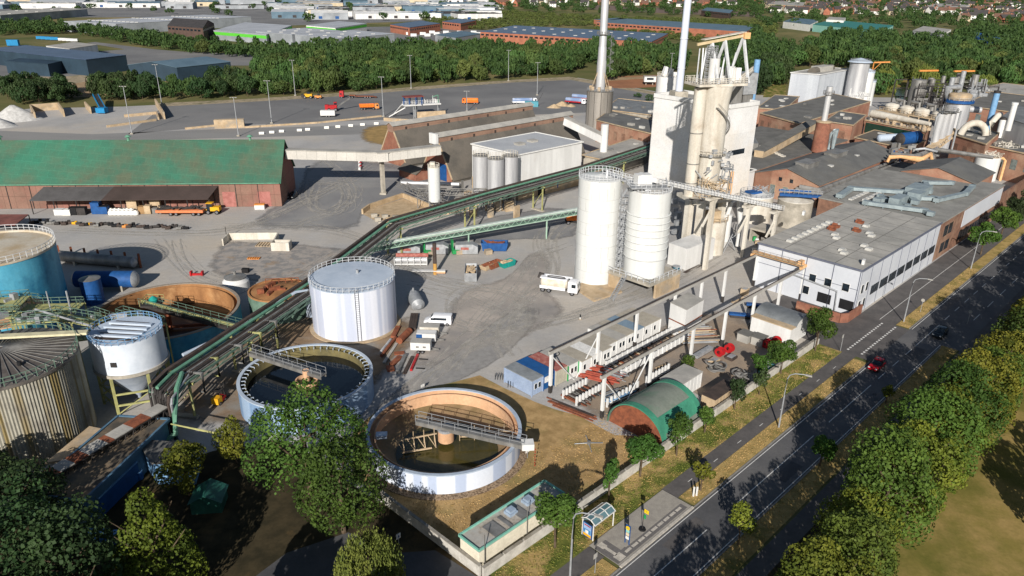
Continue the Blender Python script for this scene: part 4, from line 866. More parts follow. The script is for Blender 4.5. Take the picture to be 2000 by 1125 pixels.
for k in range(6): m_ = G(915 + k * 17, 412, 0); b.beam(m_, m_ + Vector((random.uniform(-2, 2), 0, random.uniform(3, 6))), .35, .35)
b.build('body', m_tan2, t)
# ---- white tower block with kiln and chimneys
H = 28
pts = [V(G(1278, 190, H), 0), V(G(1425, 213, H), 0), V(G(1482, 205, H), 0)]; pts.append(pts[0] + pts[2] - pts[1])
m_blk = gridmat('block_cladding', (220, 219, 217), (210, 209, 207), (.9, .9, .9, 1), 6, 7, .03, 0, c3=(214, 206, 194), sc=.05, xz=True)
t, rf = building('tower_block', 'tall windowless white tower block behind the lime kiln', 'building', pts, H, m_blk, m_roofl, 'flat')
b = MB(); 
for a, c_ in zip(off(pts, .0), off(pts, .0)[1:] + off(pts, .0)[:1]): b.beam(V(a, H + .6), V(c_, H + .6), .5, 1.1)
b.build('parapet', m_wht, t)
L01 = (pts[1] - pts[0]).length
windows(t, pts[0], pts[1], (L01 * .62,), 17.2, 4.5, 1.3, None, 'window'); windows(t, pts[0], pts[1], (L01 * .93,), 14.2, 2.4, 1.5, None, 'window'); windows(t, pts[1], pts[2], (5.2,), 15.2, 7.0, 1.4, None, 'window')
b = MB(); cc = G(1325, 190, H); b.box((cc.x, cc.y, H + .2), (4, 4, 1.6), .2); b.build('chimney_plinth', m_conc, t)
t = T('slim_chimney', 'slim pale blue white chimney rising from the white tower block roof', 'chimney', (cc.x, cc.y, H + 1.8)); MB().cyl((cc.x, cc.y, H + 1.8), 1.05, 34, 28, .95).build('flue', M('pale_flue', (206, 212, 224), (192, 198, 212), scale=.5, rough=.5, st=(1, 1, .05)), t, smooth=True)
b = MB(); 
for z in (36, 44): b.lathe((cc.x, cc.y, z), [(1.15, 0), (1.15, .2), (1.0, .2)], 24)
b.build('band', m_railw, t)
c = (51.9, 257.8, 0)
t = T('domed_tank', 'white tank with roof machinery behind the slim chimney', 'tank', (c[0], c[1], 0)); MB().cyl((c[0], c[1], 14), 3.7, 15, 40).build('shell', m_wht, t, smooth=True); MB().cyl((c[0], c[1], 0), 3.2, 14, 24).build('base', m_conc, t); MB().ringrail((c[0], c[1], 29), 3.6, 1.1, 22, .06).build('railing', m_cream, t)
b = MB(); b.box((c[0] - 1.6, c[1], 29), (1.3, 1.3, 3.2), .3, .3); b.box((c[0] + .2, c[1], 29), (1.3, 1.3, 2.6), .3, .3); b.box((c[0] + 2, c[1] - .5, 29), (1.6, 1.3, 1.4)); b.build('machinery', m_wht, t)
# kiln
K = (45.2, 168, 0)
t = T('lime_kiln', 'tall cream lime kiln with spiral stair, headframe and yellow crane beam', 'kiln', K)
MB().lathe((K[0], K[1], 0), [(2.1, 12.5), (2.1, 15), (2.6, 19), (2.6, 22.5), (2.75, 22.8), (2.75, 34.5), (3.2, 38), (.01, 38)], 40).build('shaft', m_cream, t, smooth=True)
MB().cyl((K[0] - 4.0, K[1] - .6, 12), 1.4, 25.5, 28).build('side_shaft', m_cream, t, smooth=True)
for z in (16, 20.5, 27.5): MB().lathe((K[0] - 4.0, K[1] - .6, z), [(1.5, 0), (1.5, .2), (1.4, .2)], 24).build('band', m_dsteel, t)
b = MB(); b.cyl((K[0], K[1], 22.6), 3.5, .15, 30); b.build('gallery', m_dsteel, t); MB().ringrail((K[0], K[1], 22.7), 3.4, 1.1, 24, .05).build('gallery_railing', m_cream, t)
sp = MB(); prev = None
for k in range(30):
 a = rad(-100 + 7.5 * k * .75); z = 33.5 - k * .3; p = Vector((K[0] + 3.15 * math.cos(a), K[1] + 3.15 * math.sin(a), z)); sp.box((p.x, p.y, p.z), (.9, .45, .08), a)
 if prev: sp.beam(prev + Vector((.2, -.2, 1)), p + Vector((.2, -.2, 1)), .07, .07); sp.beam(prev + Vector((.2, -.2, 0)), p + Vector((.2, -.2, 0)), .12, .3)
 prev = p
sp.build('spiral_stair', m_dsteel, t)
hd = MB(); px0, py0 = K[0] - 6.8, K[1] - 3.8
hd.box((K[0] - .4, K[1] + 1, 38), (12, 6.6, .5), .3); hd.build('head_platform', m_cream, t)
cs = [Vector((K[0] - .4 + dx * math.cos(.3) - dy * math.sin(.3), K[1] + 1 + dx * math.sin(.3) + dy * math.cos(.3), 38.5)) for dx, dy in ((-5.9, -3.2), (5.9, -3.2), (5.9, 3.2), (-5.9, 3.2))]
b = MB(); b.rail(cs + cs[:1], 1.2, 1.1, .05, 3); b.build('head_railing', m_cream, t)
hf = MB()
def fp(x, y, z): x, y, z = x * .68, y * .72, 38.5 + (z - 36) * .84; return Vector((K[0] - .4 + x * math.cos(.3) - y * math.sin(.3), K[1] + 1 + x * math.sin(.3) + y * math.cos(.3), z))
TOPZ = 46.5
for x, zz in ((-3.0, TOPZ - .6), (1.6, TOPZ), (8.2, TOPZ + 1)):
 hf.beam(fp(x - 1.6 + 2.6, -4.2, 36), fp(x, 0, zz), .5, .5); hf.beam(fp(x - 1.2, 4.2, 36), fp(x, 0, zz), .45, .45)
for x0, x1 in ((-7.8, -4.8), (-8, -3.6), (-1, 3.8)): hf.beam(fp(x0, -3.5, 36), fp(x1, 2, 44.5), .3, .3)
hf.beam(fp(3.2, -2, 36), fp(5.6, -1, 43.5), .3, .3); hf.beam(fp(-6, 2, 36), fp(-6, 2, 44.5), .2, .2); hf.build('headframe', m_railw, t)
b = MB(); b.beam(fp(-8.4, 0, TOPZ - .9), fp(9.6, 0, TOPZ + 1.3), .4, .55); b.build('crane_beam', M('dull_yellow', (198, 178, 142), (184, 164, 128), rough=.7), t)
b = MB(); b.beam(fp(-6, .9, TOPZ + .2), fp(9, .9, TOPZ + 2), 1.6, .15); b.build('beam_walkway', m_cream, t)
b = MB(); b.box(fp(8.9, -.3, TOPZ + .4), (1.4, 1.2, 1.3), .3); b.build('winch', m_pipeo, t)
b = MB()
for dx in (-.9, .9):
 for dy in (-.9, .9): b.beam(fp(-2.6 + dx, dy, 36), fp(-2.6 + dx, dy, 45), .14, .14)
for k in range(9): b.ringrail(fp(-2.6, 0, 36 + k), 1.2, 1, 4, .06)
b.build('skip_shaft', m_galv, t)
MB().cyl(fp(-2.0, -1, 36), 1.15, 5.2, 20).build('hopper', m_wht, t, smooth=True)
b = MB()
for k in range(14): b.box(fp(random.uniform(2, 8), random.uniform(-3.4, 3.4), 36), (random.uniform(.4, 1.5), random.uniform(.4, 1.3), random.uniform(.8, 3.6)), random.uniform(0, 1))
b.build('head_machinery', m_wht, t)
q = G(1432, 203, 28.3); q2 = G(1455, 200, 28.3)
MB().box((q.x, q.y + 2, 28.4), (3.6, 4, 7.5), .3).build('filter_house', m_dsteel, t); b = MB(); b.box((q2.x, q2.y + 1, 30.6), (4.0, 4.2, 5.6), .3); b.build('filter_box', m_galv, t); MB().box((q2.x, q2.y + 1, 28.4), (3.0, 3.2, 2.2), .3).build('filter_hopper', m_dsteel, t)
b = MB(); b.beam((K[0] + 5, K[1] + 4, 38.1), (q2.x + 2, q2.y + 4, 36.4), 1.4, .2); b.rail([Vector((K[0] + 5, K[1] + 3.3, 38.2)), Vector((q2.x + 2, q2.y + 3.3, 36.5))], 1.1, 1.6, .06); b.build('filter_walkway', m_cream, t)
q3 = G(1462, 196, 28.3); b = MB(); b.cyl((q3.x + 1, q3.y, 28.3), .8, 11, 16); b.build('filter_stack', m_lbluep, t, smooth=True)
# kiln foot
b = MB()
pad = [V(G(x, y), 0) for x, y in ((1303, 515), (1338, 528), (1392, 505))]; pad.append(pad[0] + pad[2] - pad[1])
b.prism(pad, 0, 5.0); b.build('plinth_block', m_wht, t)
cc = pad[0].lerp(pad[2], .5)
for k, (x, y, w_) in enumerate(((K[0] - 4.6, K[1] - 4.2, 1.5), (K[0] - 2.2, K[1] - 5.6, 1.5), (K[0] + 3.4, K[1] - 2.5, 1.3), (K[0] - 3, K[1] + 2, 1.3), (K[0] + 3, K[1] + 3, 1.3))): MB().box((x, y, 0), (w_, w_, 13), .6).build('leg', m_cream, t)
b = MB(); b.box((K[0], K[1] - .5, 12.2), (11, 8, .8), .3); b.build('mid_platform', m_cream, t)
b = MB(); b.ringrail((K[0] + .3, K[1] - .5, 13), 4.2, 1.1, 14, .06); b.ringrail((K[0] + .3, K[1] - .5, 16), 3.4, 1.1, 12, .06)
for k in range(30): b.beam((K[0] + random.uniform(-2.5, 4), K[1] + random.uniform(-4.5, -2), random.uniform(12.8, 18)), (K[0] + random.uniform(-2.5, 4), K[1] + random.uniform(-4.5, -2), random.uniform(12.8, 18)), .14, .14)
b.build('burner_pipework', m_tan2, t); b = MB(); RK = random.Random(8)
for k in range(46):
 a = RK.uniform(-2.6, -.2); r0 = RK.uniform(2.9, 4.6); z = RK.uniform(5, 24); q = Vector((K[0] + r0 * math.cos(a), K[1] + r0 * math.sin(a), z))
 if k % 2: b.beam(q, q + Vector((RK.uniform(-1.5, 1.5), RK.uniform(-.6, .6), RK.uniform(-2.5, 2.5))), .18, .18)
 else: b.box(q, (RK.uniform(.3, 1.3), RK.uniform(.3, .9), RK.uniform(.3, 1.2)), RK.uniform(0, 2))
for z in (6, 9, 13, 16, 19): b.ringrail((K[0] + 4.2, K[1] + .5, z), 1.5, 1.1, 7, .06); b.box((K[0] + 4.2, K[1] + .5, z), (2.6, 2.6, .12), .4)
for dx, dy in ((3, -.6), (5.4, -.6), (5.4, 1.8)): b.beam((K[0] + dx, K[1] + dy, 0), (K[0] + dx, K[1] + dy, 20), .16, .16)
b.build('access_steelwork', m_galv, t)
MB().cyl((K[0] + 1.6, K[1] - 3.2, 0), 3.1, 8, 28).build('lower_drum', m_cream, t, smooth=True)
b = MB(); b.ringrail((K[0] + 1.6, K[1] - 3.2, 8), 3.3, 1.2, 14, .05); b.box((K[0] + 1.0, K[1] - 4.6, 8), (3, 2, 2.6), .4); b.build('burner_cabin', m_tan2, t)
q = G(1412, 490, 0); b = MB(); b.cyl(V(q, 2.6), 1.1, 6.5, 20); b.cyl(V(q, .8), .3, 1.8, 16, 1.1); b.tube([V(q, 9), V(q, 12) + Vector((.5, 0, 0)), V(q, 13) + Vector((2.5, .6, 0)), V(q, 6) + Vector((3.5, .8, 0)), V(q, 1) + Vector((3.5, .8, 0))], .5, 10); b.build('dust_cyclone', m_wht, t, smooth=True)
b = MB()
for k in range(26): m_ = G(random.uniform(1385, 1440), random.uniform(455, 500), 0); b.beam(V(m_, random.uniform(0, 3)), V(m_, random.uniform(2, 7)) + Vector((random.uniform(-2, 2), 0, 0)), .16, .16)
for k in range(10): m_ = G(random.uniform(1312, 1330), random.uniform(380, 470), 0); b.box(V(m_, random.uniform(0, 4)), (1.5, 1, random.uniform(1, 2)), .5)
b.build('foot_pipework', m_galv, t)
b = MB(); q = V(pts[1] + (pts[2] - pts[1]) * .25, 0) + Vector((.8, -.8, 0)); q2 = V(pts[2], 0) + Vector((5, -3, 0))
t = T('bent_pipe', 'pale orange bent pipe climbing the right face of the tower block', 'pipe', q); b.tube([V(q, 11), V(q, 3.6), V(q.lerp(q2, .2), 3.0), V(q.lerp(q2, .7), 4.2), V(q2, 4.2)], .42, 10); b.build('pipe', m_pipeo, t, smooth=True)
# big steel stack
c = (35.1, 309.6, 0)
t = T('steel_stack', 'tall dull steel stack rising from a wide round riveted drum', 'chimney', c)
MB().cyl(c, 5.3, 16.6, 48).build('drum', M('drum_steel', (158, 152, 144), (136, 130, 122), scale=.3, rough=.5, metal=.35, st=(1, 1, .1)), t, smooth=True)
b = MB()
for k in range(12): a = 2 * math.pi * k / 12; b.beam((c[0] + 5.32 * math.cos(a), c[1] + 5.32 * math.sin(a), 0), (c[0] + 5.32 * math.cos(a), c[1] + 5.32 * math.sin(a), 16.6), .12, .12)
b.build('seam', m_dark, t)
MB().lathe(c, [(5.3, 16.6), (5.5, 16.8), (1.8, 17.4)], 40).build('drum_roof', m_dsteel, t); MB().ringrail((c[0], c[1], 16.8), 5.3, 1.1, 24, .05).build('railing', m_galv, t)
MB().lathe(c, [(1.9, 17), (1.9, 28), (1.75, 29), (1.65, 33.6), (1.5, 34), (1.45, 72)], 32).build('flue', m_steel, t, smooth=True)
for k in range(5): a = rad(90 * k + 30) if k < 4 else 0; MB().beam((c[0] + 4.9 * math.cos(a), c[1] + 4.9 * math.sin(a), 17), (c[0] + 1.6 * math.cos(a), c[1] + 1.6 * math.sin(a), 24.5), .22, .22).build('brace', m_tan2, t) if k < 4 else None
b = MB(); b.lathe((c[0], c[1], 38.5), [(1.4, 0), (2.5, 0), (2.5, .15), (1.4, .15)], 24); b.ringrail((c[0], c[1], 38.6), 2.5, 1.1, 14, .06); b.build('stack_platform', m_dsteel, t)
b = MB()
for k in range(60): a = rad(k * 24); z = 25 + k * .22; b.box((c[0] + 3.4 + .9 * math.cos(a), c[1] + .9 * math.sin(a), z), (.9, .4, .08), a)
b.beam((c[0] + 3.4, c[1], 24), (c[0] + 3.4, c[1], 39), .2, .2); b.build('spiral_stair', m_dsteel, t)
b = MB()
for k in range(7): a = 2 * math.pi * k / 7; b.box((c[0] + 3.9 * math.cos(a), c[1] + 3.9 * math.sin(a), 17), (1.3, 1.1, 1.5), a)
b.build('flange_box', m_tan2, t)
# ---- long white street hall
A0, A1 = RP(84.6, -9.7), RP(175, -9.3)
pts = [RP(84.6, -31), RP(84.6, -9.7), RP(128, -9.5), RP(128, -31)]
m_panel = gridmat('hall_panels', (208, 210, 216), (200, 202, 208), (.35, .36, .42, 1), 5.6, 5.2, .04, 0, xz=True)
m_panel = M('hall_panel_plain', (198, 201, 206), (190, 193, 199), scale=.15, rough=.5)
m_line = M('joint_line', (104, 108, 122), rough=.7)
t, rf = building('street_hall', 'long white panelled hall with a flat grey roof beside the street', 'hall', pts, 9.3, m_panel, m_roofl, 'flat', over=.1)
b = MB()
for s in range(0, 44, 5):
 c_, sz, rz = wpane(pts[1], pts[2], s + .1, 0, .1, 9.2, .06); b.box(c_, (.1, sz[1], 9.2), rz)
for u in (.1, 5.4, 10.6, 16, 21.1):
 c_, sz, rz = wpane(pts[0], pts[1], u, 0, .14, 9.2, .06); b.box(c_, (.14, sz[1], 9.2), rz)
for z in (5.4,): c_, sz, rz = wpane(pts[0], pts[1], 10.6, z, 21, .08, .06); b.box(c_, (21.2, sz[1], .08), rz)
c_, sz, rz = wpane(pts[1], pts[2], 21.7, 9.28, 43.4, .32, .22); b.box(c_, (43.6, .26, .34), rz); c_, sz, rz = wpane(pts[0], pts[1], 10.6, 9.28, 21.4, .32, .22); b.box(c_, (21.6, .26, .34), rz)
b.build('joints', m_line, t)
windows(t, pts[0], pts[1], (12.3, 15.4, 18.9), 4.6, 1.3, 1.5, m_white, fr=.08); windows(t, pts[0], pts[1], (11.4,), 1.7, 1.2, 1.6, m_white); windows(t, pts[0], pts[1], (15.2, 19.6), .9, 2.7, 2.0, None, 'opening', m_black)
windows(t, pts[1], pts[2], (1.7, 3.9), 1.0, .9, 1.7, m_white); windows(t, pts[1], pts[2], (1.7, 3.9), 4.4, .9, 1.7, m_white)
for k in range(8): windows(t, pts[1], pts[2], tuple(7 + k * 4.6 + j * 1.0 for j in range(4)), 2.6, .8, 1.9, None)
b = MB(); q0, _, rz = wpane(pts[0], pts[1], 8, 5.0, .2, .2, .5); q1, _, _ = wpane(pts[0], pts[1], 17.5, 4.2, .2, .2, .5); q2, _, _ = wpane(pts[0], pts[1], 17.7, .2, .2, .2, .5); q3, _, _ = wpane(pts[0], pts[1], 9, 4.9, .2, .2, .5); b.tube([Vector(q0), Vector(q1), Vector(q2)], .15, 8); b.build('facade_pipe', m_galv, t, smooth=True)
rp = random.Random(3)
for (s, t_) in [(90 + i * 2.3, -26.8) for i in range(9)] + [(91, -16), (92.5, -17), (97, -13.5), (98.5, -15), (99, -21), (101, -22.2), (106, -16.5), (107.5, -17.5), (108, -25), (112, -20)]:
 q = RP(s, t_, 9.6); b = MB(); b.box(q, (1.3, 1.2, .35), RANG); b.box(V(q, 9.95), (1.1, 1.0, .12), RANG); b.build('skylight', M('skylight_dome', (196, 194, 188), (176, 174, 168), rough=.5), rf)
for (s, t_) in ((104, -24), (106.5, -24.2), (107, -19.8), (113.5, -21.8)):
 q = RP(s, t_, 9.6); b = MB(); b.box(q, (1.2, 1.1, .5), RANG); b.box(V(q, 10.0) + Vector((-.4, .4, 0)), (1.2, 1.1, .08), RANG, -.6); b.build('open_hatch', m_rusts, rf)
for s, t_ in ((88, -11), (110, -33.5)):
 q = RP(s, t_, 9.6); b = MB(); b.box(q, (1.1, .5, .9), RANG + .2); ob = b.build('ac_unit', m_wht, rf); MB().box(V(q, 9.75) - RN_ * 0 - RD_ * .3, (.5, .5, .5), RANG + .2).build('fan', m_black, ob)
b = MB()
for k in range(1, 9): b.beam(RP(84.7 + k * 4.8, -30.9, 9.61), RP(84.7 + k * 4.8, -9.8, 9.61), .12, .03)
for k in range(1, 4): b.beam(RP(84.7, -9.7 - k * 5.3, 9.612), RP(127.9, -9.7 - k * 5.3, 9.612), .12, .03)
b.build('roof_seam', m_roofg, rf)
# ductwork on the rear part of the roof
pts2 = [RP(128.1, -38), RP(128.1, -9.55), RP(178, -9.3), RP(170, -40)]
t2, rf2 = building('street_hall', 'brick and glass rear wing of the street hall with roof ducts', 'hall', pts2, 9.1, m_brickb, M('rear_roof', (144, 142, 136), (128, 126, 121), scale=.25, rough=.95, c3=(116, 114, 109), s3=.09, lo3=.5, hi3=.7, detail=8), 'flat', over=.1)
windows(t2, pts2[1], pts2[2], (5, 8.2), 1.2, 2.6, 2.4, None); windows(t2, pts2[1], pts2[2], (5, 8.2), 5.2, 2.6, 2.6, None)
b = MB(); c_, sz, rz = wpane(pts2[1], pts2[2], 33, 1.0, 40, 7.2, .1); b.box((c_[0], c_[1], 4.6), (32, sz[1], 4.2), rz); b.build('panel_band', m_panel, t2)
windows(t2, pts2[1], pts2[2], tuple(17.5 + 2.1 * k for k in range(15)), 1.3, 1.7, 2.2, None)
m_duct = M('duct_metal', (158, 170, 172), (138, 150, 154), scale=.6, rough=.5, metal=.3)
def duct(pp, w_=1.6, h_=1.2, label='duct'):
 b = MB()
 for a, c_ in zip(pp, pp[1:]): b.beam(RP(a[0], a[1], 10.1), RP(c_[0], c_[1], 10.1), w_ * .75, h_ * .7)
 for a in pp: b.box(RP(a[0], a[1], 9.65), (w_ * .8, w_ * .8, h_ * .8), RANG)
 for a, c_ in zip(pp, pp[1:]):
  L = math.hypot(a[0] - c_[0], a[1] - c_[1])
  for k in range(int(L / 4)): m_ = RP(a[0] + (c_[0] - a[0]) * k * 4 / L, a[1] + (c_[1] - a[1]) * k * 4 / L, 9.3); b.box(m_, (w_ * .8, .2, .5), RANG)
 b.build(label, m_duct, t2)
duct([(131, -34), (140, -35), (147, -24), (139, -19)], 2.0); duct([(121.5 + 8, -27), (133, -15), (131.5, -13)], 1.8); duct([(134, -26), (142, -22), (146, -17)], 2.2); duct([(152, -20), (161, -24), (166, -19)], 1.7); duct([(145, -16), (157, -13), (166, -14)], 1.7); duct([(138, -27), (134, -19)], 1.5)
for s, t_, a, c_ in ((150, -22, 7, 4.4), (144, -20.5, 4.4, 3), (136, -22, 6, 2.4)): MB().box(RP(s, t_, 9.5), (a, c_, 2.0), RANG).build('air_handler', m_duct, t2)
for s, t_ in [(132 + 2.2 * i, -31.5) for i in range(7)] + [(134 + 2.2 * i, -29) for i in range(6)]: MB().box(RP(s, t_, 9.4), (1.6, .9, .35), RANG).build('skylight', MATS['skylight_dome'], rf2)
# street-side brick wall beyond
t = T('brick_boundary_wall', 'tall brick boundary wall beyond the glass wing along the street', 'wall', RP(180, -9.3)); MB().prism([RP(178.2, -9.9), RP(178.2, -9.4), RP(260, -9.4), RP(260, -9.9)], 0, 6.5).build('wall', m_brickb, t)
# ================================================================ factory quarter on the right
m_felt2 = M('slate_roof', (106, 106, 104), (92, 92, 91), scale=.2, rough=.9, c3=(110, 108, 102), s3=.07, lo3=.5, hi3=.75, detail=8)
m_brr = gridmat('factory_brick', (156, 112, 92), (136, 98, 80), (.7, .7, .7, 1), 4.5, 9, .04, 0, c3=(168, 136, 114), sc=.1, xz=True)
def roofpts(H, a, b_, c_):
 p = [V(G(a[0], a[1], H), 0), V(G(b_[0], b_[1], H), 0), V(G(c_[0], c_[1], H), 0)]; p.append(p[0] + p[2] - p[1]); return p
def rrect(s0, s1, t0, t1): return [RP(s0, t0), RP(s0, t1), RP(s1, t1), RP(s1, t0)]
# gable factory hall
pts = rrect(150, 208, -67, -47.5)
t, rf = building('factory_hall', 'brick factory hall with a long dark gable roof and box skylights', 'factory', pts, 6.6, m_brr, m_felt2, 'gable', 3.0, 1, over=.4)
windows(t, pts[0], pts[1], (6, 10, 13.6), .5, 1.5, 3.6, m_tan2, 'window', M('dim_pane', (120, 128, 124), (96, 104, 102), rough=.4)); windows(t, pts[0], pts[1], (8, 11.4), 5.6, 1.0, 1.1, None)
b = MB(); b.box(RP(152, -57.2, 9.2), (.2, .2, .2)); 
for s_, t_, L_, W2 in ((160, -56.2, 7, 4), (180, -56.4, 8, 4)):
 o = MB(); o.box(RP(s_, t_, 8.6), (L_, W2, 1.6), RANG); o.box(RP(s_, t_, 10.2), (L_ + .4, W2 + .4, .15), RANG); o.build('box_skylight', m_dsteel, rf)
for s_, t_ in ((188, -53), (196, -55), (168, -52.5)): MB().box(RP(s_, t_, 8.0), (1.5, 1.4, .6), RANG).build('skylight', MATS['skylight_dome'], rf)
windows(t, pts[1], pts[2], tuple(3 + 3.1 * k for k in range(18)), 1.2, 2.2, 3.0, None, 'window', MATS['dim_pane'])
for k, z in enumerate((5.4, 4.5)):
 MB().tube([RP(148.6, -52 - k, z - 1.5), RP(148.4, -52 - k, z), RP(148.5, -46.9 + k * .7, z), RP(206, -46.6 + k * .8, z)], .42, 8).build('wall_pipe', m_dsteel, t, smooth=True)
pts = rrect(151, 208, -47.3, -40)
t, rf = building('side_building', 'low flat roofed annex below the wall pipes of the gable factory hall', 'factory', pts, 4.2, m_brr, m_felt2, 'flat')
windows(t, pts[1], pts[2], tuple(2 + 2.6 * k for k in range(20)), .8, 1.9, 2.4, None, 'window', m_tan2)
pts = rrect(139, 149.5, -77, -67)
t, rf = building('small_building', 'white cube building with a dark roof left of the brick gable', 'building', pts, 7.2, m_wht, m_roofg, 'flat', lip=m_white)
pts = rrect(150.5, 216, -101, -67.4)
t, rf = building('factory_hall', 'broad dark flat roofed hall around the foot of the brick drum chimney', 'factory', pts, 7.0, m_brr, m_roofg, 'flat')
o = MB(); p, q = RP(190, -92, 8.6), RP(176, -82, 8.2); o.beam(p, q, 2.6, 2.2); o.build('long_skylight', m_dsteel, rf)
for k in range(9): q = G(1488 + k * 5.2, 286 + k * 2.4, 7.4); MB().box(V(q, 7.3), (1.3, 1.2, .35), RANG).build('skylight', m_cream, rf)
q = G(1500, 290, 7.4); MB().box(V(q, 7.3), (3.4, 2.2, .6), .2).build('roof_crate', m_wht, rf)
# covered sloping gallery
p, q = G(1482, 300, 8.5), G(1590, 240, 11.5)
t = T('roof_gallery', 'dark roofed gallery climbing across the hall towards the steel chimney', 'gallery', V(p, 7)); b = MB(); b.beam(p + Vector((0, 0, -.4)), q + Vector((0, 0, -.6)), 3, 2.6); b.build('gallery', m_tan2, t); b = MB(); b.beam(p + Vector((0, 0, 1)), q + Vector((0, 0, .9)), 3.8, .2); b.build('roof', m_roofg, t)
# brick drum chimney
q = V(G(1599, 296, 7.2), 7.2)
t = T('drum_chimney', 'steel chimney standing on a round brick drum amid the dark roofs', 'chimney', q)
MB().cyl(q, 2.5, 9.6, 32, 2.3).build('drum', m_brick, t, smooth=True); MB().lathe(q, [(2.35, 9.6), (2.5, 9.7), (2.5, 10), (.9, 10.2)], 32).build('cap', m_tan2, t); MB().cyl((q.x, q.y, 17), .95, 11.2, 22).build('flue', m_steel, t, smooth=True)
b = MB(); b.ringrail((q.x, q.y, 25.8), 1.7, 1, 10, .05); b.lathe((q.x, q.y, 25.7), [(.95, 0), (1.7, 0), (1.7, .1)], 14); b.build('platform', m_dsteel, t)
b = MB(); b.tube([(q.x + 3, q.y, 8), (q.x + 3, q.y, 13), (q.x + 4.4, q.y, 14.5), (q.x + 4.4, q.y, 8)], .5, 8); b.build('bypass_duct', MATS['duct_metal'], t)
# more brick halls
for lab, H, a, b_, c_, wm, rm in (
 ('long brick hall with a yellow roof patch behind the dark roofed gallery', 10, (1484, 222), (1560, 243), (1700, 200), m_brr, m_roofg),
 ('tall brick annex with a red gate right of the drum chimney', 11, (1612, 238), (1665, 246), (1690, 226), m_brr, m_felt2),
 ('low brown roof with pale rounded rooflights before the green glass wall', 7.5, (1670, 270), (1770, 292), (1806, 276), m_brr, m_hroof),
 ('square brick block carrying the thick bent duct', 11.5, (1862, 264), (1925, 283), (1952, 262), m_brr, m_roofg),
 ('long brick hall with bricked up windows at the right edge', 9.5, (1920, 284), (2080, 318), (2140, 280), m_brr, m_felt2),
 ('brick hall behind the steel evaporator column', 12.5, (1880, 207), (2060, 232), (2100, 200), m_brr, m_roofg),
 ('flat grey roofed hall in front of the willow trees', 10, (1900, 178), (2100, 204), (2150, 186), m_brr, m_roofl),
 ('low hall beside the riverside trees behind the grey block', 8, (1480, 212), (1530, 216), (1560, 190), m_brr, m_felt2),
 ('brick building with dark roof left of the tower block', 8, (1165, 236), (1270, 262), (1290, 240), m_brr, m_felt2),
 ('pale roofed workshop left of the tower block under the pipe bridge', 4.5, (1137, 305), (1200, 318), (1330, 270), m_conc, m_roofl),
 ('long ribbed roof shed behind the steel stack', 7, (1180, 215), (1290, 228), (1310, 205), m_conc, m_dsteel),
 ):
 pts = roofpts(H, a, b_, c_); t, rf = building('factory_hall', lab, 'factory', pts, H, wm, rm, 'flat', lip=m_tan2)
 for k in range(5):
  u, v_ = random.uniform(.12, .88), random.uniform(.15, .85); q = pts[0].lerp(pts[1], u).lerp(pts[3].lerp(pts[2], u), v_)
  MB().box(V(q, H + .25), (random.uniform(1, 2.6), random.uniform(.9, 1.6), random.uniform(.3, .9)), random.choice((RANG, RANG + 1.57))).build('rooflight', random.choice((MATS['skylight_dome'], m_dsteel, m_roofl)), rf)
 L = (pts[1] - pts[0]).length
 if L > 8: windows(t, pts[0], pts[1], tuple(2.5 + 4.5 * k for k in range(int((L - 3) / 4.5) + 1)), H - 5.5, 2.0, 3.2, None, 'blind_window', MATS['dim_pane'] if random.random() < .5 else m_brickb)
p = roofpts(9.5, (1786, 342), (1882, 362), (1912, 334)); p = rrect(172, 190, -34, -15)
t, rf = building('factory_hall', 'brick gable hall between the white cylindrical tanks and the roof ducts', 'factory', p, 9.6, m_brr, m_felt2, 'gable', 2.6, 1)
pts = roofpts(16.5, (1956, 228), (2010, 246), (2040, 222)); t, rf = building('plant_building', 'white cubic plant housing standing on the brick hall at the right edge', 'building', pts, 16.5, m_wht, m_dsteel, 'flat', z0=9.6)
# grey block with silos
H = 18; pts = roofpts(H, (1545, 143), (1601, 147), (1662, 136))
m_gblk = M('grey_block', (192, 196, 200), (174, 178, 184), scale=.25, rough=.7, st=(1, 1, .06), c3=(160, 164, 168), s3=.3, lo3=.55, hi3=.8)
t, rf = building('silo_block', 'tall pale grey windowless block with steam at its foot', 'building', pts, H, m_gblk, m_roofl, 'flat', lip=m_wht)
cx = sum(pts, Vector()) / 4
for k, (dx, dy) in enumerate(((-3, -4), (6, 6))): o = MB(); o.tube([V(cx + Vector((dx - 5, dy - 4, 0)), H + .6), V(cx + Vector((dx + 2, dy + 3, 0)), H + .6)], 2.0, 16); o.build('vault_rooflight', m_hroof, rf, smooth=True)
MB().box(V(cx, H + .3), (12, 5, 2.4), .7).build('penthouse', m_roofl, rf)
for i, (x, y, r, h, z0, lab) in enumerate(((1663, 185, 4.6, 23, 0, 'large pale cone roofed silo behind the grey block'), (1683, 180, 2.8, 18, 0, 'small white silo right of the cone roofed silo'), (1690, 196, 3.0, 12, 0, 'low white tank with pipes right of the grey block'))):
 q = G(x, 213, 0) if i < 2 else G(x, 205, 0); t = T('silo', lab, 'silo', V(q, z0)); MB().cyl(V(q, z0), r, h, 30).build('shell', m_steel if i == 0 else m_silo, t, smooth=True); MB().lathe(V(q, z0 + h), [(r + (1.2 if i == 0 else .1), -.3), (r + .1, .3), (.3, 1.6), (.01, 1.6)], 24).build('roof', m_roofb, t)
 b = MB(); b.ringrail(V(q, z0 + h), r, 1, 14, .07); b.build('railing', m_galv, t)
q = G(1690, 210, 0); t = T('yellow_jib', 'small yellow crane jib above the white silos beside the grey block', 'crane', q); b = MB(); b.beam(V(q, 10), V(q, 22), .4, .4); b.beam(V(q, 22), V(q, 22.5) + Vector((7, -2, 0)), .6, .6); b.beam(V(q, 18), V(q, 22) + Vector((3, -1, 0)), .25, .25); b.build('jib', m_orange, t)
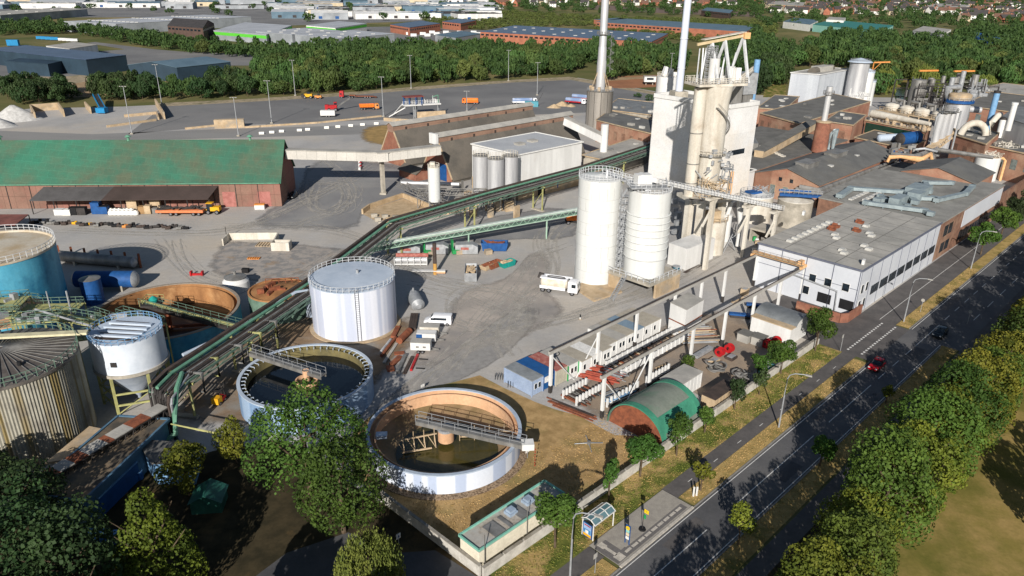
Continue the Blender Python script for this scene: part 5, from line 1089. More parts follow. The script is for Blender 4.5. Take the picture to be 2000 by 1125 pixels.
b = MB(); q = G(1668, 222, 0); t = T('pipe_platform', 'cluttered white pipe platform right of the grey block', 'platform', q); b.box(V(q, 8), (10, 5, .4)); b.box(V(q, 4), (5, 4, 4), .3); b.rail([V(q, 8.4) + Vector((dx, dy, 0)) for dx, dy in ((-5, -2.5), (5, -2.5), (5, 2.5))], 1.2, 1, .07)
for k in range(12): m_ = V(q, 8.4) + Vector((random.uniform(-4, 4), random.uniform(-2, 2), 0)); b.beam(m_, m_ + Vector((0, 0, random.uniform(1, 4))), .3, .3)
for k in range(5): m_ = V(q, 0) + Vector((-4 + 2 * k, -2, 0)); b.beam(m_, V(m_, 8), .3, .3)
b.build('frame', m_wht, t)
# green glass evaporator house with domed vessels
pts = roofpts(9.5, (1690, 236), (1808, 259), (1822, 236))
t, rf = building('evaporator_house', 'dark green glass fronted building carrying a row of domed vessels', 'building', pts, 9.5, m_brr, m_tan2, 'flat', lip=m_tan2)
c_, sz, rz = wpane(pts[0], pts[1], (pts[1] - pts[0]).length / 2, 5.2, (pts[1] - pts[0]).length - 1, 3.8, .12); MB().box(c_, sz, rz).build('glass_front', M('green_glass', (34, 66, 54), (24, 52, 44), scale=.3, rough=.25, spec=.5), t)
d = (pts[1] - pts[0]).normalized(); nn = Vector((-d.y, d.x, 0)); L = (pts[1] - pts[0]).length
pf = MB(); a = pts[0] + nn * 7; pf.prism([a, a + d * L, a + d * L + nn * 8, a + nn * 8], 13, 13.4)
for k in range(7): m_ = a + d * (L * k / 6); pf.beam(V(m_, 9.5), V(m_, 13), .35, .35)
pf.rail([V(a, 13.4), V(a + d * L, 13.4)], 1.2, 1.8, .06); pf.build('upper_deck', m_tan2, t)
for k, u in enumerate((.12, .37, .62, .9)):
 m_ = pts[0] + d * L * u + nn * 10; o = MB(); o.lathe(V(m_, 0), [(2.5, 13.4), (2.5, 15.0), (2.7, 15.1), (2.2, 15.7), (1.2, 16.1), (.01, 16.2)], 24); o.build('domed_vessel', m_cream, t, smooth=True)
 o = MB(); m2 = V(m_, 16) + d * 1.6; o.tube([m2, V(m2, 17.6), V(m2, 17.6) + d * 3, V(m2, 13.6) + d * 3.4], .35, 8); o.build('bend_pipe', m_dsteel, t, smooth=True)
o = MB(); o.tube([V(pts[0] + d * 1.5 + nn * 1.5, 9.8), V(pts[0] + d * 1.5 + nn * 1.5, 12.4), V(pts[0] + d * L + nn * 1.5, 12.4)], .75, 10); o.build('vapour_main', m_cream, t, smooth=True)
o = MB()
for k in range(26): m_ = V(pts[0] + d * random.uniform(1, L - 1) + nn * random.uniform(.5, 5), 9.8); o.cyl(m_, random.uniform(.25, .8), random.uniform(.8, 2.6), 10)
o.build('valves', m_tan2, t); pw = MB(); pw.rail([V(pts[0], 9.8), V(pts[1], 9.8)], 1.1, 1.5, .05); pw.build('railing', m_galv, t)
# evaporator columns
q = G(1828, 297, 7.5)
for i, (dx, dy, r, h) in enumerate(((-.9, 0, 1.1, 15), (1.1, .4, 1.1, 15.5), (3.0, .8, 1.1, 15), (4.9, 1.3, .9, 14))):
 pass
t = T('tube_column', 'bundle of slim bright steel columns left of the blue banded column', 'column', V(q, 7.5))
for dx, dy, r, h in ((-1.2, 0, 1.15, 12.5), (1.0, .5, 1.15, 13.2), (3.1, 1.0, 1.15, 12.6)): MB().cyl((q.x + dx, q.y + dy, 7.5), r, h, 20).build('column', m_steel, t, smooth=True)
o = MB(); o.tube([(q.x - 3, q.y - 1, 8), (q.x - 3, q.y - 1, 19), (q.x - 1.4, q.y, 20.2)], .35, 8); o.tube([(q.x + 5, q.y, 8), (q.x + 5, q.y, 21)], .3, 8); o.build('riser', m_galv, t, smooth=True); o = MB(); o.box((q.x + 1, q.y, 20.5), (6, 3, .2), .2); o.ringrail((q.x + 1, q.y, 20.7), 2.8, 1.1, 10, .06); o.build('head_platform', m_dsteel, t)
q = G(1862, 282, 5); c = (q.x, q.y + 3)
t = T('evaporator_column', 'wide bright steel column with a blue band and copper top', 'column', (c[0], c[1], 5))
MB().cyl((c[0], c[1], 4), 4.0, 15.5, 40).build('shell', m_steel, t, smooth=True); MB().lathe((c[0], c[1], 19.5), [(4.0, 0), (4.9, .1), (4.9, 1.0), (3.9, 1.1)], 36).build('band', m_bluep, t); MB().lathe((c[0], c[1], 20.5), [(3.8, 0), (3.8, 1.9), (3.0, 2.3), (.01, 2.5)], 36).build('top', m_tan2, t, smooth=True)
o = MB(); o.tube([(c[0] - 1, c[1], 23), (c[0] - 1, c[1], 24.8), (c[0] - 5.6, c[1] - 1, 24.8), (c[0] - 5.8, c[1] - 1, 16), (c[0] - 4, c[1] - 1, 15)], .55, 10); o.build('top_pipe', m_galv, t, smooth=True); o = MB(); o.tube([(c[0] + 3, c[1] - 2, 17.5), (c[0] + 7, c[1] - 2.6, 17.3)], 1.1, 14); o.build('side_vessel', m_steel, t, smooth=True); o = MB(); o.ringrail((c[0], c[1], 20.5), 4.8, 1, 18, .06); o.build('railing', m_galv, t)
t = T('process_tower', 'dark pipe crowded process frame with orange crane rails behind the steel columns', 'process plant', V(G(1830, 240, 0), 0))
rr = random.Random(11); q = G(1835, 240, 0); o = MB(); o2 = MB()
for k in range(90):
 m_ = q + Vector((rr.uniform(-12, 26), rr.uniform(2, 24), 0)); z = rr.uniform(4, 17)
 if k % 3 == 0: o.cyl(V(m_, z), rr.uniform(.4, 1.5), rr.uniform(1, 5), 12)
 elif k % 3 == 1: o.beam(V(m_, z), V(m_, z) + Vector((rr.uniform(-6, 6), rr.uniform(-1, 3), 0)), .35, .35)
 else: o.beam(V(m_, 2), V(m_, z + 2), .35, .35)
for x in range(-12, 27, 6):
 for y in (2, 12, 24): o2.beam(V(q + Vector((x, y, 0)), 0), V(q + Vector((x, y, 0)), 16), .5, .5)
for z in (8, 12, 16):
 for y in (2, 12, 24): o2.beam(V(q + Vector((-12, y, 0)), z), V(q + Vector((24, y, 0)), z), .4, .4)
 o2.rail([V(q + Vector((-12, 2, 0)), z), V(q + Vector((24, 2, 0)), z)], 1.1, 2, .07)
o.build('equipment', m_dsteel, t); o2.build('frame', m_dark, t)
for dx, L in ((-8, 12), (8, 13)): o3 = MB(); o3.beam(V(q + Vector((dx, 12, 0)), 21.5), V(q + Vector((dx + L * .8, 14, 0)), 21.5), .9, .7); o3.build('crane_rail', m_orange, t)
o3 = MB(); o3.cyl(V(q + Vector((-9, 8, 0)), 6), 3.2, 12, 24); o3.build('grey_tank', m_dsteel, t, smooth=True)
for x, y, z, h in ((1851, 195, 14, 9), (1872, 185, 14, 10)): g = G(x, y, z); o3 = MB(); o3.cyl(g, 1.0, h, 14); o3.build('flue', m_galv, t, smooth=True)
o3 = MB()
for k in range(20): m_ = G(rr.uniform(1885, 1925), rr.uniform(172, 196), 12); o3.beam(V(m_, 10), V(m_, rr.uniform(13, 20)), .35, .35); o3.cyl(V(m_, 12), rr.uniform(.4, 1.6), rr.uniform(.5, 3), 10)
o3.build('bright_vessels', m_galv, t)
# ducts, chimneys, tanks on the right
b = MB(); a = G(1880, 262, 12); pr = [a + Vector((math.cos(rad(180 - k * 18)) * 3.6 + 3, -.2 * k, math.sin(rad(k * 18)) * 4)) for k in range(11)]
t = T('bent_duct', 'thick beige inverted U duct on the square brick block', 'duct', V(a, 11.5)); b.tube(pr, 1.1, 14); b.build('duct', m_cream, t, smooth=True); b = MB(); b.tube([pr[-1] + Vector((3, 3, -1)), pr[-1] + Vector((3, 3, 4)), pr[-1] + Vector((5, 4, 6)), pr[-1] + Vector((7, 6, 6))], .9, 12); b.build('elbow', m_cream, t, smooth=True)
for (x, y, z, h, r, mt, lab) in ((1925, 268, 10, 15, .95, m_lbluep, 'light blue square chimney behind the bent duct'), (1940, 306, 3, 13, 1.0, m_wht, 'plain white chimney before the bricked up windows'), (1968, 255, 14, 8.5, .9, m_wht, 'white chimney with a capped top beside the white plant housing'), (1468, 200, 26, 0.1, .9, m_lbluep, '')):
 if not lab: continue
 g = G(x, y, z); t = T('chimney', lab, 'chimney', g); MB().cyl(g, r, h, 18).build('flue', mt, t, smooth=True); MB().cyl(V(g, z + h), r * 1.15, .7, 18).build('cap', m_dark if mt is not m_wht or y == 306 else mt, t)
for i, (x, y, r, h, lab) in enumerate(((154.2, 237.7, 3.6, 7.6, 'left ribbed white tank below the white chimney'), (162.5, 243, 3.7, 9.4, 'right ribbed white tank with an orange pipe below the white chimney'))):
 t = T('process_tank', lab, 'tank', (x, y, 0)); MB().cyl((x, y, 0), r, h, 34).build('shell', m_silo, t, smooth=True); b = MB(); b.ringrail((x, y, h), r, 1, 16, .06)
 for k in range(14): b.beam((x + rr.uniform(-3, 3), y + rr.uniform(-3, 3), h), (x + rr.uniform(-3, 3), y + rr.uniform(-3, 3), h + rr.uniform(.5, 2)), .3, .3)
 b.build('top_fittings', m_cream, t)
 b = MB(); b.cyl((x, y, h), r - .1, .1, 30); b.build('roof', m_tan2, t)
b = MB(); a = Vector((158.5, 235.5, 0)); t = T('pipe_bend', 'orange yellow pipe bend between the two ribbed white tanks', 'pipe', a); b.tube([V(a, 0), V(a, 6.6), V(a, 7.4) - Vector((1, 0, 0)), V(a, 7.4) - Vector((2.2, 0, 0))], .4, 8); b.build('pipe', m_pipeo, t, smooth=True)
# pipe rack over the roofs
t = T('roof_pipes', 'thick grey and orange pipes crossing the roofs by the steel columns', 'pipes', V(G(1740, 300, 8), 8))
MB().tube([G(1742, 300, 9.5), G(1785, 308, 9.5), G(1828, 292, 10), G(1940, 308, 10)], .55, 10).build('grey_pipe', m_dsteel, t, smooth=True)
MB().tube([G(1733, 316, 7.5), G(1738, 307, 9), G(1760, 306, 9.6), G(1800, 312, 9.6), G(1818, 300, 10), G(1820, 312, 8)], .5, 10).build('orange_pipe', m_pipeo, t, smooth=True)
MB().tube([G(1788, 300, 7), G(1790, 292, 11), G(1806, 290, 11.5), G(1830, 296, 10.5)], .35, 8).build('steel_pipe', m_galv, t, smooth=True)
b = MB()
for x, y in ((1743, 312), (1757, 316), (1825, 305), (1830, 300)): g = G(x, y, 7); b.beam(g, V(g, 10), .4, .4)
b.build('support', m_bluep, t); b = MB()
for k in range(30): g = G(rr.uniform(1740, 1830), rr.uniform(285, 315), 7.5); b.box(g, (rr.uniform(.5, 2.5), rr.uniform(.5, 1.4), rr.uniform(.5, 2)), rr.uniform(0, 3))
b.build('roof_machinery', m_dsteel, t)
g = G(1770, 280, 8); htank('dark blue horizontal vessel among the roof pipes before the green glass wall', V(g, 9.6) - Vector((3, 1, 0)), V(g, 9.6) + Vector((5, 3, 0)), 2.1, m_bluep, m_dark, sad=False)
g = G(1750, 276, 8); htank('pale horizontal vessel among the brown roofs before the green glass wall', V(g, 9) - Vector((6, 0, 0)), V(g, 9) + Vector((1, 2, 0)), 1.3, m_roofb, m_roofb, sad=False)
# inclined lattice conveyor on the right roofs
p, q = G(1812, 300, 7.5), G(1862, 262, 13); t = T('lattice_conveyor', 'weathered lattice conveyor rising against the square brick block', 'conveyor', V(p, 7)); b = MB(); b.truss(p, q, 2.2, 1.8, 9, .16); b.beam(p + Vector((0, 0, 1.9)), q + Vector((0, 0, 1.9)), 2.4, .15); b.build('truss', m_tan2, t)
# stone coloured tanks with blue platforms
for i, (x, y, r, h, lab) in enumerate(((73.6, 186, 4.4, 7.0, 'stained concrete tank under a bright blue walkway'), (64.8, 190.5, 4.3, 6.8, 'white domed tank with blue railings left of the stained concrete tank'))):
 t = T('process_tank', lab, 'tank', (x, y, 0)); MB().cyl((x, y, 0), r, h, 40).build('shell', m_conc if i == 0 else m_cream, t, smooth=True)
 MB().lathe((x, y, h), [(r + .1, 0), (r + .1, .2), (1.4, .9), (1.4, 1.1), (.01, 1.1)], 32).build('roof', m_cream if i == 0 else m_wht, t, smooth=True)
 if i == 0: b = MB(); b.beam((x - 5, y - 1.5, h + 1.8), (x + 5.2, y - 3.5, h + 1.8), 1.3, .6); b.beam((x - 4, y + 2, h + 1.9), (x + 4, y + 1, h + 1.9), .5, .5); b.build('blue_walkway', m_bluep, t); b = MB(); b.rail([(x - 5, y - 1.5, h + 2.1), (x + 5.2, y - 3.5, h + 2.1)], 1.1, 1.2, .06); b.build('railing', m_galv, t)
 else:
  b = MB(); b.box((x - 1.2, y - .8, h + .8), (3.6, 2.6, .5), .4); b.build('blue_platform', m_bluep, t); b = MB(); b.ringrail((x, y, h), r, 1.1, 20, .05)
  for k in range(12): b.beam((x + rr.uniform(-2, 4), y + rr.uniform(-2, 2), h + .5), (x + rr.uniform(-2, 4), y + rr.uniform(-2, 2), h + 2.5), .15, .15)
  b.build('railing', m_galv, t)
# low shed and clutter below the kiln conveyor
pts = [RP(110, -46), RP(110, -37), RP(116, -37), RP(116, -46)]
t = T('open_shed', 'open fronted concrete shed packed with drums and crates', 'shed', pts[0]); b = MB(); b.prism(pts, 3.0, 3.4); b.build('roof', m_conc, t); b = MB(); b.prism([pts[3], pts[2], pts[2] + RD_ * .3, pts[3] + RD_ * .3], 0, 3); b.prism([pts[1] - RN_ * .3, pts[1], pts[2], pts[2] - RN_ * .3], 0, 3); b.prism([pts[0], pts[0] + RN_ * .3, pts[3] + RN_ * .3, pts[3]], 0, 3); b.build('wall', m_conc, t)
for k in range(9):
 g = RP(109.3 + rr.uniform(0, 3), -45 + k * .85); mt = (m_gpaint, m_wht, m_tan2, m_conc)[k % 4]; lab = ('green drum in the open concrete shed', 'white sack heap in the open concrete shed', 'brown crate in the open concrete shed', 'grey crate in the open concrete shed')[k % 4]
 nm = ('drum', 'sack_heap', 'crate', 'crate')[k % 4]
 b = MB()
 if nm == 'drum': b.cyl(g, .45, 1.1, 14); b.cyl(V(g, 1.1), .48, .05, 14)
 elif nm == 'sack_heap': b.cyl(g, .7, .5, 8, .6); b.cyl(V(g, .5), .55, .5, 7, .35)
 else: b.box(g, (1, .9, .8), rr.uniform(0, 1)); b.box(V(g, .8), (1.06, .96, .08), 0)
 b.build(nm, mt, label=lab, cat=nm.replace('_', ' '), group='clutter in the open concrete shed')
# ================================================================ town and industrial estate in the distance
m_navy = M('navy_cladding', (48, 66, 80), (42, 58, 70), scale=.1, rough=.6)
m_solar = M('solar_roof', (72, 86, 112), (60, 72, 96), scale=.1, rough=.35, spec=.5)
m_bluer = M('blue_grey_roof', (96, 118, 132), (84, 106, 120), scale=.1, rough=.7)
m_grey1 = M('grey_cladding', (160, 164, 168), (128, 132, 136), scale=.05, rough=.7)
m_grey2 = M('estate_roof', (176, 179, 184), (162, 165, 170), scale=.06, rough=.8, detail=6)
m_gstripe = M('lime_stripe', (92, 190, 60), (84, 176, 54), rough=.7)
m_brfar = M('far_brick', (168, 108, 84), (150, 96, 76), scale=.2, rough=.95)
m_dbr = M('dark_brick', (92, 74, 66), (80, 64, 58), scale=.2, rough=.95)
m_rf1 = M('roof_tile_dark', (72, 68, 68), (60, 58, 58), scale=.3, rough=.9); m_rf2 = M('roof_tile_brown', (112, 84, 70), (96, 72, 62), scale=.3, rough=.9)
m_hw = M('house_white', (236, 233, 226), (222, 219, 210), scale=.2, rough=.9); m_hc = M('house_cream', (206, 190, 160), (190, 174, 146), scale=.2, rough=.9)
m_mint = M('mint_cladding', (150, 200, 186), (134, 186, 172), rough=.7); m_tealr = M('teal_roof', (58, 128, 120), (50, 114, 108), rough=.7)
def far(lab, H, a, b_, c_, wm, rm, cat='building', name='commercial_hall', lights=0, wins=0, stripe=None, roof='flat', hr=2, along=0):
 pts = roofpts(H, a, b_, c_)
 t, rf = building(name, lab, cat, pts, H, wm, rm, roof, hr, along, over=.3)
 R = random.Random(len(lab))
 for k in range(lights):
  u, v_ = (k % max(1, lights // 3) + .5) / max(1, lights // 3), (k // max(1, lights // 3) + .5) / 3.4; q = pts[0].lerp(pts[1], u).lerp(pts[3].lerp(pts[2], u), v_)
  MB().box(V(q, H + .25), (3.4, 1.8, .5), .3).build('rooflight', MATS['skylight_dome'], rf)
 for e in (0, 1):
  p, q = pts[e], pts[e + 1]; L = (q - p).length
  if wins:
   n = int(L / 5.5)
   if n: windows(t, p, q, tuple(2.7 + 5.5 * k for k in range(min(n, 24))), H - 3.2, 3.6, 1.6, None)
  if stripe: c_2, sz, rz = wpane(p, q, L / 2, H - 3.4, L - .6, 2.6, .12); MB().box(c_2, sz, rz).build('coloured_band', stripe, t)
 return t, rf, pts
far('dark navy warehouse with a solar roof at the left edge', 9.5, (-30, 96), (168, 117), (246, 108), m_navy, m_solar)
far('small dark navy wing in front of the solar roofed warehouse', 7, (10, 120), (93, 126), (120, 120), m_navy, m_navy)
t, rf, pts = far('grey blue sloping roofed yard hall behind the dry trees', 8, (250, 127), (345, 132), (450, 121), m_navy, m_bluer, roof='gable', hr=2.5, along=1)
far('low white building behind the solar roofed warehouse', 6.5, (90, 90), (136, 96), (190, 88), m_wht, m_roofl)
far('huge grey estate hall with rows of white rooflights', 10, (125, 42), (226, 47), (490, 33), m_grey1, m_grey2, lights=36)
far('wide pale estate hall behind the left tree belt', 9, (-60, 26), (0, 30), (170, 18), m_grey1, m_roofl, lights=9)
far('dark brick office block with a black gable roof', 12, (327, 50), (396, 55), (418, 46), m_dbr, m_rf1, roof='gable', hr=5, along=0, wins=1)
far('grey shop hall with lime green bands', 8, (416, 60), (520, 68), (570, 50), m_grey1, m_grey2, stripe=m_gstripe)
far('large grey hall between the tree belt and the green canopy', 9, (500, 62), (570, 68), (664, 60), m_grey1, m_grey2, lights=9)
far('long grey box hall with white rooflights at the tree belt', 9, (576, 68), (660, 76), (770, 66), m_grey1, m_grey2, lights=9)
far('white posted canopy with a lime green edge', 8, (598, 50), (655, 55), (716, 46), m_hw, m_grey2, stripe=m_gstripe)
far('brick commercial hall with a dark blue roof beside parked vans', 8, (762, 48), (800, 54), (860, 46), m_brfar, m_solar, wins=1)
far('smaller brick commercial hall with a navy roof', 8, (864, 42), (900, 46), (930, 40), m_brfar, m_solar, wins=1)
far('low flat grey hall left of the long brick hall', 6, (850, 68), (890, 74), (940, 66), m_grey1, m_bluer)
far('long brick hall with a dark blue roof and pale pillars', 9, (938, 62), (1272, 82), (1305, 66), m_brfar, m_solar, lights=24, wins=1)
far('very long low hall with a blue grey roof behind the tall stacks', 8, (1165, 43), (1455, 62), (1480, 52), m_brfar, m_bluer, wins=1)
far('small flat brick hall left of the tall steel stack', 8, (1160, 38), (1180, 40), (1225, 37), m_brfar, m_bluer)
far('mint green hall with a teal roof in the right hand woods', 8, (1588, 48), (1720, 62), (1745, 50), m_mint, m_tealr, wins=0)
far('white box beside the mint green hall', 11, (1614, 38), (1648, 40), (1652, 35), m_hw, m_roofl)
far('pale blue roofed hall left of the mint green hall', 8, (1530, 42), (1582, 48), (1600, 40), m_hw, m_bluer)
far('pink white apartment building among the trees', 10, (1782, 60), (1840, 68), (1858, 58), m_hw, m_roofl, wins=1)
far('bright blue roofed pavilion with a white end', 6, (1895, 74), (1955, 92), (1975, 80), m_hw, m_bluep, roof='gable', hr=3, along=0)
far('long school block with window bands at the top right', 10, (1808, 12), (1880, 16), (1895, 10), m_hw, m_roofl, wins=1)
far('ochre brick office slab at the top', 10, (1500, 8), (1568, 12), (1572, 5), m_hc, m_roofl, wins=1)
far('white low pavilion in the right hand woods', 4, (1684, 86), (1708, 90), (1714, 86), m_hw, m_roofl)
far('red brick station building beyond the railway', 9, (1370, 20), (1425, 26), (1432, 20), m_dbr, m_bluer, wins=1)
occupied = []
def gen_far():
 R = random.Random(5)
 hallc = [('white', m_wht), ('white', m_wht), ('grey', m_grey1), ('grey', m_grey1), ('cream', m_hc), ('blue grey', m_bluer)]; roofc = [('pale', m_wht), ('light', m_roofl), ('grey', m_grey2), ('grey', m_grey2), ('blue', m_bluer), ('dark', m_rf1)]
 n = 0
 fixed = [(o, PX(o.location)) for o in COL.objects if o.get('category') == 'building']
 used = [Vector((o.location.x, o.location.y, 0)) for o, p in fixed]
 # halls of the estate, top left
 for (x, y) in [(R.uniform(-60, 960), R.uniform(-12, 36)) for _ in range(700)]:
  g = V(G(x, y + 4, 0), 0)
  if y > 14 and x < 560: continue
  if any((g - u).length < 58 + y * -.4 for u in used): continue
  used.append(g); wn, wm = R.choice(hallc); rn, rm = R.choice(roofc); W, D = R.uniform(38, 85), R.uniform(26, 46); az_ = R.choice((.2, .2, .35, -.1)); d = Vector((math.cos(az_), math.sin(az_), 0)); pts = rect(g - d * W / 2, g + d * W / 2, D)
  H = R.uniform(6, 10); roof = R.choice(('flat', 'flat', 'gable')); t, rf = building('commercial_hall', '%s walled estate hall with a %s %s roof far behind the tree belt' % (wn, rn, 'flat' if roof == 'flat' else 'pitched'), 'building', pts, H, wm, rm, roof, 2.5, 0, over=.3, group='distant halls of the estate, %s walls %s %s roof' % (wn, rn, roof))
  for k in range(3): q = pts[0].lerp(pts[1], .2 + .3 * k).lerp(pts[3].lerp(pts[2], .2 + .3 * k), .5); MB().box(V(q, H + .1 if roof == 'flat' else H + 2.4), (5, 2, .5), az_).build('rooflight', MATS['skylight_dome'], rf)
  windows(t, pts[0], pts[1], (W * .25, W * .7), 1, 5, 3.5, None, 'gate', R.choice((m_rf1, m_grey2, m_bluep)))
  n += 1
  if n > 135: break
 # houses
 protos = {}
 for wn, wm in (('white', m_hw), ('cream', m_hc), ('brick', m_brfar)):
  for rn, rm in (('dark', m_rf1), ('brown', m_rf2)):
   pts = rect(Vector((-5.5, -4.5, 0)), Vector((5.5, -4.5, 0)), 9)
   t, rf = building('house', 'x', 'house', pts, 5.6, wm, rm, 'gable', 4.2, 0, over=.4)
   for c_ in list(t.children):       # move the parts so that the thing's origin is the middle of the house
    c_.location = Vector((pts[0].x, pts[0].y, 0))
   t.location = (0, 0, 0)
   for k, (e) in enumerate(((0, 1), (1, 2), (2, 3))):
    p, q = pts[e[0]] - Vector((0, 0, 0)), pts[e[1]]
    for u in (2.5, 6.5):
     for z in (1, 3.6):
      c_, sz, rz = wpane(p, q, u, z, 1.2, 1.3); MB().box(c_, sz, rz).build('window', GLASS, t)
   MB().box((2, 0, 8.4), (.8, .8, 2.2)).build('chimney', m_brfar, rf); protos[(wn, rn)] = [t, False]
   for c_ in rf.children: c_.location = -Vector(rf.location)
 cand = [(R.uniform(960, 2010), R.uniform(-2, 44)) for _ in range(1500)] + [(R.uniform(1520, 1600), R.uniform(70, 98)) for _ in range(40)] + [(R.uniform(1890, 2010), R.uniform(44, 86)) for _ in range(50)] + [(R.uniform(1380, 1470), R.uniform(74, 92)) for _ in range(10)] + [(R.uniform(960, 1500), R.uniform(-4, 16)) for _ in range(200)]
 m = 0
 for x, y in cand:
  if x < 1500 and y > 14 and not (x > 1370 and 70 < y < 95): continue
  if 1500 < x < 1880 and 30 < y < 66: continue
  g = V(G(x, y, 0), 0)
  if any((g - u).length < 17.5 for u in used): continue
  used.append(g); key = R.choice([('white', 'dark')] * 5 + [('cream', 'dark')] * 3 + [('white', 'brown'), ('cream', 'brown'), ('brick', 'dark'), ('brick', 'brown')]); pt = protos[key]; az_ = R.choice((.3, .3, 1.2, -.5)) + R.uniform(-.1, .1); sc = (R.uniform(1, 2.1), R.uniform(.95, 1.3), R.uniform(1, 1.35))
  lab = '%s walled house with a %s pitched roof in the distant town' % key; grp = 'distant town houses, %s walls and %s roofs' % key
  if not pt[1]: pt[1] = True; place(pt[0], g, az_, sc); pt[0]['label'] = lab; pt[0]['group'] = grp
  else: dup(pt[0], g, az_, sc, lab, grp)
  m += 1
  if m > 285: break
 return used
USED = gen_far()
# small things on the far estate
def crate_row(lab, name, cat, pos, sz, mt, grp, rz=.1):
 for k, p in enumerate(pos):
  t = T(name, lab, cat, V(p, 0), grp); MB().box(V(p, .5), sz, rz).build('body', mt, t); MB().box(V(p, .1), (sz[0] * .9, sz[1] * .9, .4), rz).build('chassis', m_black, t)
  MB().box(V(p, .5 + sz[2]), (sz[0] + .1, sz[1] + .1, .12), rz).build('lid', mt, t)
crate_row('parked white box van on the estate behind the tree belt', 'box_van', 'van', [G(1090 - 300 + 9 * k, 66 + (k % 3) * 3) for k in range(18)], (6, 2.3, 2.6), m_wht, 'white vans on the estate')
crate_row('blue skip container in a row beyond the solar roofed warehouse', 'skip', 'container', [G(80 + 9 * k, 77 + k * .6) for k in range(4)], (7, 2.4, 2.2), M('cyan_blue', (28, 128, 180), rough=.6), 'blue skips')
crate_row('white skip container in a row beyond the solar roofed warehouse', 'skip', 'container', [G(122 + 8 * k, 80 + k * .5) for k in range(4)], (6, 2.4, 2.0), m_wht, 'white skips')
g = G(27, 90); crate_row('large bright blue container above the solar roofed warehouse', 'container', 'container', [g], (9, 3, 4.5), MATS['cyan_blue'], None)
# estate road and railway
sheet('estate_paving', [(-100, -14), (960, -14), (980, 36), (560, 50), (300, 34), (-100, 34)], .016, m_lot)
sheet('estate_road', [(170, 84), (185, 82), (300, 96), (480, 112), (470, 118), (290, 104)], .02, m_lot)
sheet('estate_paving', [(470, 56), (760, 52), (980, 60), (940, 78), (640, 84), (420, 72)], .02, m_lot); sheet('earth_patch', [(100, 172), (180, 150), (300, 148), (330, 165), (180, 190), (120, 190)], .02, m_tan)
sheet('earth_patch', [(-50, 150), (120, 150), (230, 140), (240, 146), (120, 168), (-50, 180)], .024, m_bermt); sheet('estate_paving', [(-80, 158), (200, 148), (250, 128), (500, 128), (520, 108), (250, 96), (-80, 120)], .012, m_lot)
sheet('clay_ground', [(1175, 172), (1180, 150), (1290, 146), (1330, 152), (1320, 168), (1240, 172)], .016, M('red_clay', (158, 108, 76), (140, 96, 68), scale=.1, rough=1, detail=7)); sheet('clay_path', [(1180, 152), (1290, 148), (1320, 151), (1250, 154), (1190, 158)], .022, m_tan)
sheet('railway_ground', [(1130, 8), (1480, 24), (1500, 34), (1300, 26), (1120, 16)], .02, M('ballast', (122, 104, 92), (104, 88, 78), scale=.05, rough=1)); sheet('pond', [(1745, 180), (1765, 165), (1830, 172), (1800, 195), (1750, 198)], .03, M('pond_water', (38, 46, 26), (30, 38, 22), scale=.1, rough=.15, spec=.5)); sheet('pond_lawn', [(1735, 165), (1755, 155), (1785, 158), (1830, 165), (1770, 174)], .02, m_field)
sheet('meadow', [(1490, 190), (1500, 158), (1518, 150), (1535, 160), (1535, 190)], .02, m_verge)
